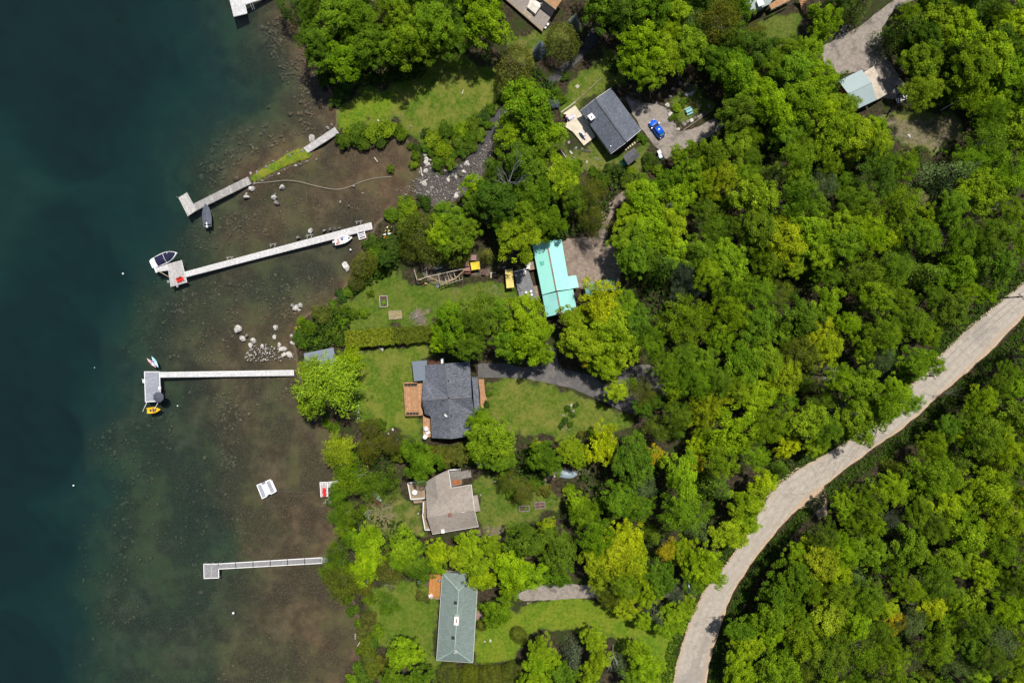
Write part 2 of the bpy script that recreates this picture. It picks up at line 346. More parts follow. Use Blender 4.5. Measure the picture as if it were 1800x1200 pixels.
def water_objects():
    m = bpy.data.materials.new('lake_water'); t = NT(m); v = t.pos()
    b = t.n('ShaderNodeBump'); b.inputs['Strength'].default_value = .12; b.inputs['Distance'].default_value = .06
    t.l(t.math('ADD', t.noise(t.scalev(v, (1.2,.8,1)), 1.3, 4, .6, .6), t.math('MULTIPLY', t.noise(v, .12, 2), 1.5)), b.inputs['Height'])
    tr = t.n('ShaderNodeBsdfTransparent'); gl = t.n('ShaderNodeBsdfGlossy'); gl.inputs['Roughness'].default_value = .06; t.l(b.outputs[0], gl.inputs['Normal'])
    fr = t.n('ShaderNodeFresnel'); fr.inputs[0].default_value = 1.33; t.l(b.outputs[0], fr.inputs['Normal'])
    mx = t.n('ShaderNodeMixShader'); t.l(fr.outputs[0], mx.inputs[0]); t.l(tr.outputs[0], mx.inputs[1]); t.l(gl.outputs[0], mx.inputs[2]); t.l(mx.outputs[0], t.out.inputs[0])
    sa = np.array(WATER_ABS); ss = np.array(WATER_SCA)
    va = t.n('ShaderNodeVolumeAbsorption'); k = float(sa.max())*1.0001; va.inputs['Density'].default_value = k; va.inputs['Color'].default_value = (*(1-sa/k), 1)
    vs = t.n('ShaderNodeVolumeScatter'); k = float(ss.max()); vs.inputs['Density'].default_value = k; vs.inputs['Color'].default_value = (*(ss/k), 1)
    ad = t.n('ShaderNodeAddShader'); t.l(va.outputs[0], ad.inputs[0]); t.l(vs.outputs[0], ad.inputs[1]); t.l(ad.outputs[0], t.out.inputs['Volume'])
    w = MB().box((0,0,-15), (1390,1390,30)).build('lake_water', m); w.visible_shadow = True
    tag(w, 'clear teal lake water turning brown over the shallows', None, None, 'structure'); return w
WATER_ABS = (.25,.115,.108); WATER_SCA = (.0094,.0108,.0114)

# ---------------------------------------------------------------- sheets laid on the ground
def drape(name, pts, off, mat, label, step=1.5, wob=.25, kind='structure'):
    W = [Vector(PG(*p)[:2]) for p in pts]; ring = []
    for i, a in enumerate(W):
        b = W[(i+1)%len(W)]; k = max(1, int((b-a).length/.8))
        for j in range(k):
            q = a.lerp(b, j/k); n = mnoise.noise((q.x*.7, q.y*.7, 3.1)); m2 = mnoise.noise((q.x*.7+40, q.y*.7, 9.1)); ring.append(q+Vector((n, m2))*wob)
    xs = [p.x for p in ring]; ys = [p.y for p in ring]; ins = []
    gx, gy = np.meshgrid(np.arange(min(xs), max(xs), step), np.arange(min(ys), max(ys), step)); Q = np.stack([gx.ravel(), gy.ravel()], 1)
    if len(Q):
        d = sdist(Q, np.array([(p.x, p.y) for p in ring])); ins = [Vector(q) for q in Q[d > step*.35]]
    allp = ring+ins; n = len(ring)
    vs, es, fs, *_ = delaunay_2d_cdt(allp, [(i, (i+1)%n) for i in range(n)], [], 1, 1e-4)
    V = np.array([(p.x, p.y) for p in vs]); z = np.maximum(terrain(V), -.02)+off+.035
    o = mesh_obj(name, np.column_stack([V, z]).tolist(), [list(f) for f in fs], mat, smooth=True)
    for f in o.data.polygons:
        if f.normal.z < 0: f.flip()
    return tag(o, label, None, None, kind)
def catmull(pts, n):
    pts = [Vector(p) for p in pts]; P0 = [2*pts[0]-pts[1]]+pts+[2*pts[-1]-pts[-2]]; out = []
    for i in range(1, len(P0)-2):
        a, b, c, d = P0[i-1], P0[i], P0[i+1], P0[i+2]
        for j in range(n):
            t = j/n; out.append(.5*((2*b)+(c-a)*t+(2*a-5*b+4*c-d)*t*t+(3*b-a-3*c+d)*t**3))
    out.append(pts[-1]); return out
def ribbon(name, L, Rr, off, mat, label, n=8, across=8, wob=0.0):
    Lw = catmull([PG(*p)[:2] for p in L], n); Rw = catmull([PG(*p)[:2] for p in Rr], n); V = []; UV = []; s = 0
    for i, (a, b) in enumerate(zip(Lw, Rw)):
        if i: s += ((a+b)/2-(Lw[i-1]+Rw[i-1])/2).length
        for j in range(across+1):
            t = j/across; w = wob*mnoise.noise((s*.5, j*5.3, 1.7)) if j in (0, across) else 0
            q = a.lerp(b, t) + (b-a).normalized()*w; V.append((q.x, q.y)); UV.append((s, t*(b-a).length))
    z = terrain(np.array(V))+off+.035; k = across+1; F = [[i*k+j, i*k+j+1, (i+1)*k+j+1, (i+1)*k+j] for i in range(len(Lw)-1) for j in range(across)]
    o = mesh_obj(name, [(v[0], v[1], zz) for v, zz in zip(V, z)], F, mat, smooth=True)
    uv = o.data.uv_layers.new(name='UVMap')
    for lp in o.data.loops: uv.data[lp.index].uv = UV[lp.vertex_index]
    if o.data.polygons[0].normal.z < 0: o.data.flip_normals()
    return tag(o, label, None, None, 'structure')
def road_material():
    m = bpy.data.materials.new('road'); t = NT(m); v = t.pos(); uv = t.n('ShaderNodeUVMap'); s = t.n('ShaderNodeSeparateXYZ'); t.l(uv.outputs[0], s.inputs[0]); a = s.outputs[1]
    n = t.noise(v, 1.2, 6, .7); n2 = t.noise(t.scalev(uv.outputs[0], (.06,1.1,1)), 1.0, 4); n3 = t.noise(v, .25, 3)
    c = t.mix(t.ramp(n, .3, .7), (.315,.275,.232), (.42,.375,.322)); c = t.mix(t.math('MULTIPLY', t.ramp(n2, .45, .7), .3), c, (.33,.30,.265))
    c = t.mix(t.math('MULTIPLY', t.ramp(n2, .25, .42, 1, 0), .5), c, (.50,.45,.392))
    wv = t.n('ShaderNodeVectorMath', operation='ADD'); t.l(v, wv.inputs[0]); nz = t.n('ShaderNodeTexNoise'); nz.inputs['Scale'].default_value = .8; t.l(v, nz.inputs['Vector'])
    sc = t.n('ShaderNodeVectorMath', operation='SCALE'); sc.inputs['Scale'].default_value = 1.6; t.l(nz.outputs['Color'], sc.inputs[0]); t.l(sc.outputs[0], wv.inputs[1])
    e = t.vor(wv.outputs[0], .17, 'DISTANCE_TO_EDGE').outputs['Distance']
    crack = t.math('MULTIPLY', t.ramp(e, .0, .018, 1, 0), t.ramp(n3, .44, .56)); c = t.mix(t.math('MULTIPLY', crack, .45), c, (.09,.08,.07))
    lg = t.math('PINGPONG', t.math('ADD', a, t.math('MULTIPLY', t.noise(t.scalev(uv.outputs[0], (.35,.0,1)), 1.0, 4), 1.6)), 1.15)
    lc = t.math('MULTIPLY', t.ramp(lg, 0, .06, 1, 0), t.ramp(t.noise(t.scalev(uv.outputs[0], (.08,.6,1)), 1.0, 3), .5, .6)); c = t.mix(t.math('MULTIPLY', lc, .55), c, (.16,.14,.125))
    tk = t.math('ABSOLUTE', t.math('SUBTRACT', t.math('PINGPONG', t.math('ADD', a, .1), 1.62), .85)); c = t.mix(t.math('MULTIPLY', t.ramp(tk, .2, .75), .32), c, (.29,.245,.195)); pt = t.noise(v, .085, 5, .7); c = t.mix(t.math('MULTIPLY', t.ramp(pt, .55, .63), .45), c, (.20,.18,.16)); eg = t.ramp(t.math('ABSOLUTE', t.math('SUBTRACT', a, 3.2)), 2.2, 3.2); c = t.mix(t.math('MULTIPLY', eg, .5), c, (.40,.30,.21))
    t.bsdf(c, .9, .2, 0, n, .3, .02); return m
def gravel_material(name, c1, c2, stain=None, scale=1.0, cob=False):
    m = bpy.data.materials.new(name); t = NT(m); v = t.pos(); n = t.noise(v, 1.4*scale, 6, .75); n2 = t.noise(v, .3*scale, 4, .6, .5); n3 = t.noise(v, 7*scale, 3)
    c = t.mix(t.ramp(n, .3, .7), c1, c2); c = t.mix(t.math('MULTIPLY', t.ramp(n3, .55, .75), .35), c, mul(c2, 1.25))
    if stain: c = t.mix(t.math('MULTIPLY', t.ramp(n2, .5, .66), .75), c, stain)
    if cob:
        w = t.vor(v, 2.6*scale); c = t.mix(t.ramp(w.outputs['Distance'], .05, .55, .0, .75), c, mul(c1, .3))
        t.bsdf(c, .75, .35, 0, t.math('SUBTRACT', 1, w.outputs['Distance']), .6, .12); return m
    t.bsdf(c, .95, .15, 0, t.math('ADD', n, n3), .4, .04); return m

# ---------------------------------------------------------------- stones
def ico(sub):
    bm = bmesh.new(); bmesh.ops.create_icosphere(bm, subdivisions=sub, radius=1)
    V = np.array([v.co[:] for v in bm.verts]); F = np.array([[v.index for v in f.verts] for f in bm.faces]); bm.free(); return V, F
def rock_verts(sub, seed, rough=.35):
    V, F = ico(sub); out = V.copy(); rs = np.random.default_rng(seed)
    for _ in range(9):                                   # flat broken faces
        n = rs.normal(size=3); n /= np.linalg.norm(n); d = rs.uniform(.55, .9); h = out@n; out = out-np.outer(np.maximum(h-d, 0), n)
    nz = np.array([mnoise.fractal(Vector(v*1.3)+Vector((seed*3.1, 0, 0)), 1, 2, 3) for v in V]); return out*(1+rough*.5*nz[:,None]), F
def stones_mesh(name, items, mat, sub=1):
    """items: x, y, z, size; one mesh of loose stones nobody could count"""
    pro = [rock_verts(sub, 50+k) for k in range(6)]; VV = []; FF = []; n = 0
    for x, y, z, s in items:
        V, F = R.choice(pro); a = R.uniform(0, 2*PI); ca, sa = math.cos(a), math.sin(a); fx, fy, fz = s*R.uniform(.8,1.3), s*R.uniform(.7,1.0), s*R.uniform(.45,.75)
        W = V*np.array([fx, fy, fz]); W = np.column_stack([W[:,0]*ca-W[:,1]*sa+x, W[:,0]*sa+W[:,1]*ca+y, W[:,2]+z]); VV.append(W); FF.append(F+n); n += len(V)
    me = np_faces_mesh(name, np.concatenate(VV), np.concatenate(FF), mat, True); o = link(bpy.data.objects.new(name, me)); return o
def stone_material(name, c1, c2, moss=None):
    m = bpy.data.materials.new(name); t = NT(m); g = t.n('ShaderNodeNewGeometry'); r = g.outputs['Random Per Island']; n = t.noise(g.outputs['Position'], 3, 6, .7); n2 = t.noise(g.outputs['Position'], 1.1, 4)
    c = t.mix(r, c1, c2); c = t.mix(t.ramp(n, .4, .7), mul(c1, .7), c)
    if moss: c = t.mix(t.math('MULTIPLY', t.ramp(n2, .45, .65), .6), c, moss)
    t.bsdf(c, .85, .25, 0, n, .5, .08); return m
# ---------------------------------------------------------------- crowns
def cards(C, N, S, asp=.62, rs=NR, jit=.55):
    """leaf shaped faces at C turned roughly to N"""
    n = len(C); N = N+rs.normal(size=(n,3))*jit; N /= np.linalg.norm(N, axis=1)[:,None]+1e-9
    T = rs.normal(size=(n,3)); T -= (T*N).sum(1)[:,None]*N; T /= np.linalg.norm(T, axis=1)[:,None]+1e-9; B = np.cross(N, T)
    s = S[:,None]; up = N*s*.12
    V = np.stack([C-T*s*.62-up, C+B*s*asp*.5, C+T*s*.62-up, C-B*s*asp*.5], 1); return V.reshape(-1,3)
def sphere_pts(n, rs): v = rs.normal(size=(n,3)); return v/np.linalg.norm(v, axis=1)[:,None]
def crown_leafy(name, seed, lobes=11, puffs=13, leaves=78, leaf=.049, spread=.62, lobe_r=.42, flat=.95, puff_r=.105, asp=.66, jit=.42):
    """a dome of limbs, each carrying puffs of leaves; radius about one"""
    rs = np.random.default_rng(seed); C = []; N = []; S = []
    L = [(0.0, 0.0, .42, lobe_r*1.1)]
    for i in range(lobes):
        a = i*2.39996+rs.uniform(-.35,.35); q = math.sqrt((i+.7)/lobes); r = spread*q*rs.uniform(.85,1.18)
        L.append((r*math.cos(a), r*math.sin(a), .42-.62*q*q*rs.uniform(.7,1.3)+rs.uniform(-.1,.14), lobe_r*rs.uniform(.68,1.12)))
    for lx, ly, lz, lr in L:
        k = max(4, int(puffs*(lr/lobe_r)**1.5)); d = sphere_pts(k*3, rs); d = d[d[:,2] > -.35][:k]
        for v in d:
            pc = np.array([lx, ly, lz])+v*np.array([1,1,flat])*lr*rs.uniform(.62,1.14); pr = puff_r*rs.uniform(.7,1.3); m = int(leaves*(pr/puff_r)**2)
            w = sphere_pts(m*2, rs); w = w[w[:,2] > -.25][:m]; rr = rs.uniform(.6,1.2,size=(len(w),1))
            C.append(pc+w*rr*pr*np.array([1.15,1.15,.75])); N.append(w*.6+v*.25+np.array([0,0,.6])); S.append(np.full(len(w), leaf)*rs.uniform(.6,1.35,size=len(w)))
    return np_mesh(name, cards(np.concatenate(C), np.concatenate(N), np.concatenate(S), asp, rs, jit), 4, MAT['leaf'])
def crown_spray(name, seed, branches=60, leaf=.055, n=60, droop=.25, asp=.32):
    """long leafy branches streaming out from the middle, as on a willow"""
    rs = np.random.default_rng(seed); C = []; N = []; S = []
    for i in range(branches):
        a = rs.uniform(0, 2*PI); L = rs.uniform(.5,1.08); e = rs.uniform(.05,1.0); r0 = rs.uniform(.05,.45)
        d = np.array([math.cos(a), math.sin(a), 0]); t = np.sort(rs.uniform(.0,1,size=n))
        pos = d*(r0+(L-r0)*t)[:,None]; pos[:,2] = .75*e*(1-(r0+(L-r0)*t)**2)-droop*t*t*(1-e*.5)
        wd = .075*(1-t*.45); pos += rs.normal(size=(n,3))*wd[:,None]*np.array([1,1,.6])
        C.append(pos); N.append(np.tile([0,0,1.0], (n,1))+d*.4); S.append(leaf*rs.uniform(.6,1.5,size=n))
    return np_mesh(name, cards(np.concatenate(C), np.concatenate(N), np.concatenate(S), asp, rs, .5), 4, MAT['leaf'])
def crown_conifer(name, seed, tiers=15, leaf=.085, dens=26, ragged=.2):
    """whorls of drooping needle branches; radius one, from z -1 to z 2"""
    rs = np.random.default_rng(seed); C = []; N = []; S = []
    for k in range(tiers):
        q = k/(tiers-1); z = -1+3*q; rad_ = (1-q)**.8*.97+.05; nb = int(6+9*(1-q))
        for j in range(nb):
            a = 2*PI*(j+rs.uniform(-.3,.3))/nb+k*1.3; L = rad_*rs.uniform(1-ragged*1.6, 1.06); d = np.array([math.cos(a), math.sin(a), 0]); sd = np.array([-d[1], d[0], 0]); m = max(5, int(dens*L))
            t = np.sqrt(rs.uniform(0,1,size=m)); w = (rs.uniform(-1,1,size=m)*(.06+.16*L*(1-abs(t-.55))))
            pos = d*(t*L)[:,None]+sd*w[:,None]; pos[:,2] = z-.42*(t*L)**1.3+rs.uniform(-.03,.03,size=m); C.append(pos); N.append(np.tile([0,0,1.0],(m,1))+d*.5); S.append(leaf*rs.uniform(.6,1.4,size=m))
    return np_mesh(name, cards(np.concatenate(C), np.concatenate(N), np.concatenate(S), .35, rs, .35), 4, MAT['needle'])
def crown_cedar(name, seed, n=6500, leaf=.06, bumps=.16):
    """a dense rounded evergreen of upright sprays"""
    rs = np.random.default_rng(seed); d = sphere_pts(n*2, rs); d = d[d[:,2] > -.5][:n]
    r = np.array([1+bumps*(mnoise.noise(Vector(v*3.2)+Vector((seed*2.7,0,0)))*1.3+mnoise.noise(Vector(v*7.5)+Vector((seed,4,0)))*.8) for v in d])
    r *= rs.uniform(.8,1.04,size=len(r))*.93; C = d*r[:,None]*np.array([1,1,1.0]); N = d*.8+np.array([0,0,.35])
    return np_mesh(name, cards(C, N, leaf*rs.uniform(.6,1.4,size=len(C)), .4, rs, .7), 4, MAT['needle'])
def crown_bush(name, seed, n=1900, leaf=.15):
    rs = np.random.default_rng(seed); C = []; N = []
    for i in range(16):
        a = rs.uniform(0,2*PI); q = rs.uniform(0,.72); c = np.array([q*math.cos(a), q*math.sin(a), .25-.5*q*q+rs.uniform(-.12,.2)]); w = sphere_pts(n//10, rs); w = w[w[:,2] > -.4][:n//16]
        C.append(c+w*rs.uniform(.7,1.1,size=(len(w),1))*.33*np.array([1,1,.85])); N.append(w+np.array([0,0,.5]))
    C = np.concatenate(C); return np_mesh(name, cards(C, np.concatenate(N), leaf*rs.uniform(.6,1.3,size=len(C)), .6, rs, .5), 4, MAT['leaf'])
def trunk_mesh(name, mat, seed, limbs=5):
    """tapered trunk of height one with limbs reaching into a crown of half-width .38"""
    rs = random.Random(seed); b = MB(); b.tube([(0,0,-.03),(.004,.003,.25),(-.006,.004,.55),(0,0,.9)], .026, 7, .006)
    for i in range(limbs):
        a = i*2.4+rs.uniform(-.3,.3); z0 = rs.uniform(.4,.62); L = rs.uniform(.18,.3)
        b.tube([(0,0,z0),(L*.5*math.cos(a), L*.5*math.sin(a), z0+.12),(L*math.cos(a), L*math.sin(a), z0+rs.uniform(.16,.26))], .011, 5, .003)
    me = b.build('tmp', mat); d = me.data; bpy.data.objects.remove(me); d.name = name; return d
def bare_tree_mesh(name, mat, seed, spread=1.0):
    """bare branching limbs, radius about one, from z 0 up to 1.1"""
    rs = random.Random(seed); b = MB()
    def grow(p, d, L, r, k):
        q = p+d*L*.5+Vector((rs.uniform(-.04,.04), rs.uniform(-.04,.04), .02)); e = q+(d+Vector((rs.uniform(-.25,.25), rs.uniform(-.25,.25), rs.uniform(-.1,.2)))).normalized()*L*.5
        b.tube([p, q, e], r, 5, r*.55)
        if k:
            for _ in range(rs.choice((2,2,3))): grow(e if rs.random() < .6 else q, (d+Vector((rs.uniform(-.8,.8), rs.uniform(-.8,.8), rs.uniform(-.25,.3)))).normalized(), L*rs.uniform(.55,.8), r*.55, k-1)
    b.tube([(0,0,0),(0,0,.3),(.02,.01,.62)], .04, 7, .026)
    for i in range(6):
        a = i*1.05+rs.uniform(-.3,.3); grow(Vector((.01,0,.35+.05*i)), Vector((math.cos(a)*spread, math.sin(a)*spread, rs.uniform(.2,.7))).normalized(), rs.uniform(.34,.5), .022, 3)
    o = b.build('tmp', mat); d = o.data; bpy.data.objects.remove(o); d.name = name; return d
PROTO = {}
def make_protos():
    PROTO['maple'] = [crown_leafy('leafy_crown_mesh', 100+i, lobes=10+i%4, puffs=12+i%3, lobe_r=.40+.03*(i%3), spread=.60+.03*(i%2)) for i in range(7)]
    PROTO['birch'] = [crown_leafy('airy_crown_mesh', 200+i, lobes=12, puffs=11, leaves=52, leaf=.048, lobe_r=.36, spread=.68, puff_r=.13, asp=.42, jit=.8) for i in range(3)]
    PROTO['fine_leafy'] = [crown_leafy('fine_crown_mesh', 260+i, lobes=9, puffs=20, leaves=66, leaf=.041, lobe_r=.5, spread=.52, puff_r=.088, asp=.45, jit=.65) for i in range(4)]  # ordinary leafy trees with a finer, smoother crown; species not identified
    PROTO['willow'] = [crown_spray('willow_crown_mesh', 300+i, 95, .062, 85) for i in range(2)]
    PROTO['conifer'] = [crown_conifer('conifer_crown_mesh', 400+i) for i in range(3)]
    PROTO['spruce'] = [crown_conifer('spruce_crown_mesh', 420, 17, .1, 34, .08)]
    PROTO['cedar'] = [crown_cedar('cedar_crown_mesh', 500+i) for i in range(3)]
    PROTO['bush'] = [crown_bush('bush_mesh', 600+i) for i in range(4)]
    PROTO['trunk'] = [trunk_mesh('trunk_mesh', MAT['bark'], 700+i) for i in range(3)]
    PROTO['birch_trunk'] = [trunk_mesh('birch_trunk_mesh', MAT['birch_bark'], 720, 7)]
    PROTO['bare'] = [bare_tree_mesh('bare_tree_mesh', MAT['deadwood'], 800+i) for i in range(3)]
LEAF = dict(L=(.215,.325,.011), G=(.145,.245,.011), M=(.105,.185,.011), D=(.070,.128,.013), Y=(.285,.36,.011), A=(.44,.36,.014), O=(.120,.140,.018), B=(.085,.115,.06), W=(.25,.35,.020), P=(.34,.34,.10), S=(.15,.18,.16))
CNAME = dict(L='lime green', G='bright green', M='mid green', D='dark green', Y='yellow-green', A='golden yellow', O='olive', B='dull grey-green', W='light green', P='pale straw-green', S='blue-grey')
TREES = []       # every plant: object, photo place, kind, colour letter, radius in metres
BLEND = 0.0
def tree(px, py, rp, cls, kind='maple', h=None, group=None, label=None):
    r = rp/8.0; hs = {'maple':2.1,'birch':2.2,'fine_leafy':2.1,'willow':1.9,'conifer':3.2,'spruce':2.9,'cedar':2.0,'bush':1.05}[kind]
    if h is None: h = r*hs*R.uniform(.92,1.1) if kind in ('bush','cedar','conifer','spruce') else max(4.5, min(17, 3.2+r*1.85*R.uniform(.9,1.12)))
    if kind in ('conifer','spruce'): hc = h/3*1.0; zs = h/3*.96
    elif kind == 'bush': hc = h*.42; zs = h*.55
    elif kind == 'cedar': hc = h*.5; zs = h*.5
    else: zs = min(r*.95, h*.52); hc = h-zs*.92
    r *= (CAM_H-hc-1)/CAM_H
    x, y, g = PG(px, py, hc); name = dict(maple='leafy_tree', birch='birch_tree', fine_leafy='fine_leafy_tree', willow='willow_tree', conifer='conifer_tree', spruce='spruce_tree', cedar='cedar_tree', bush='shrub')[kind]
    o = thing(name, label, {'bush':'shrub'}.get(kind, 'tree'), (x, y, g-.03), R.uniform(0, 2*PI), group)
    c = link(bpy.data.objects.new('foliage' if kind == 'bush' else 'crown', R.choice(PROTO[kind]))); c.parent = o; c.location = (0,0,hc); k = R.uniform(.86,1.16); c.scale = (r*k, r/k, zs)
    f = R.uniform(.88,1.12)*(.72 if kind == 'bush' else 1); b = [p*(1-BLEND)+q*BLEND for p, q in zip(LEAF[cls], (.170,.275,.010))]; c.color = (b[0]*f*R.uniform(.9,1.1), b[1]*f, b[2]*R.uniform(.8,1.3), 1)
    tr = link(bpy.data.objects.new('stem' if kind == 'bush' else 'trunk', R.choice(PROTO['birch_trunk' if kind == 'birch' else 'trunk']))); tr.parent = o; th = hc+zs*.75 if kind not in ('conifer','spruce') else h*.93
    tr.scale = ((max(r*.32, h*.5) if kind not in ('bush','cedar') else r*.9),)*2+(th,)
    TREES.append((o, px, py, kind, cls, r)); return o
def dead_tree(px, py, rp, h, label, tilt=0.0, az=0.0):
    x, y, g = PG(px, py, h*.75); o = link(bpy.data.objects.new('dead_tree', R.choice(PROTO['bare']))); o.location = (x, y, g-.05); r = rp/8*.93; o.scale = (r, r, h/1.05)
    o.rotation_euler = (tilt*math.cos(az), tilt*math.sin(az), R.uniform(0, 6.28)); tag(o, label, 'dead tree'); return o

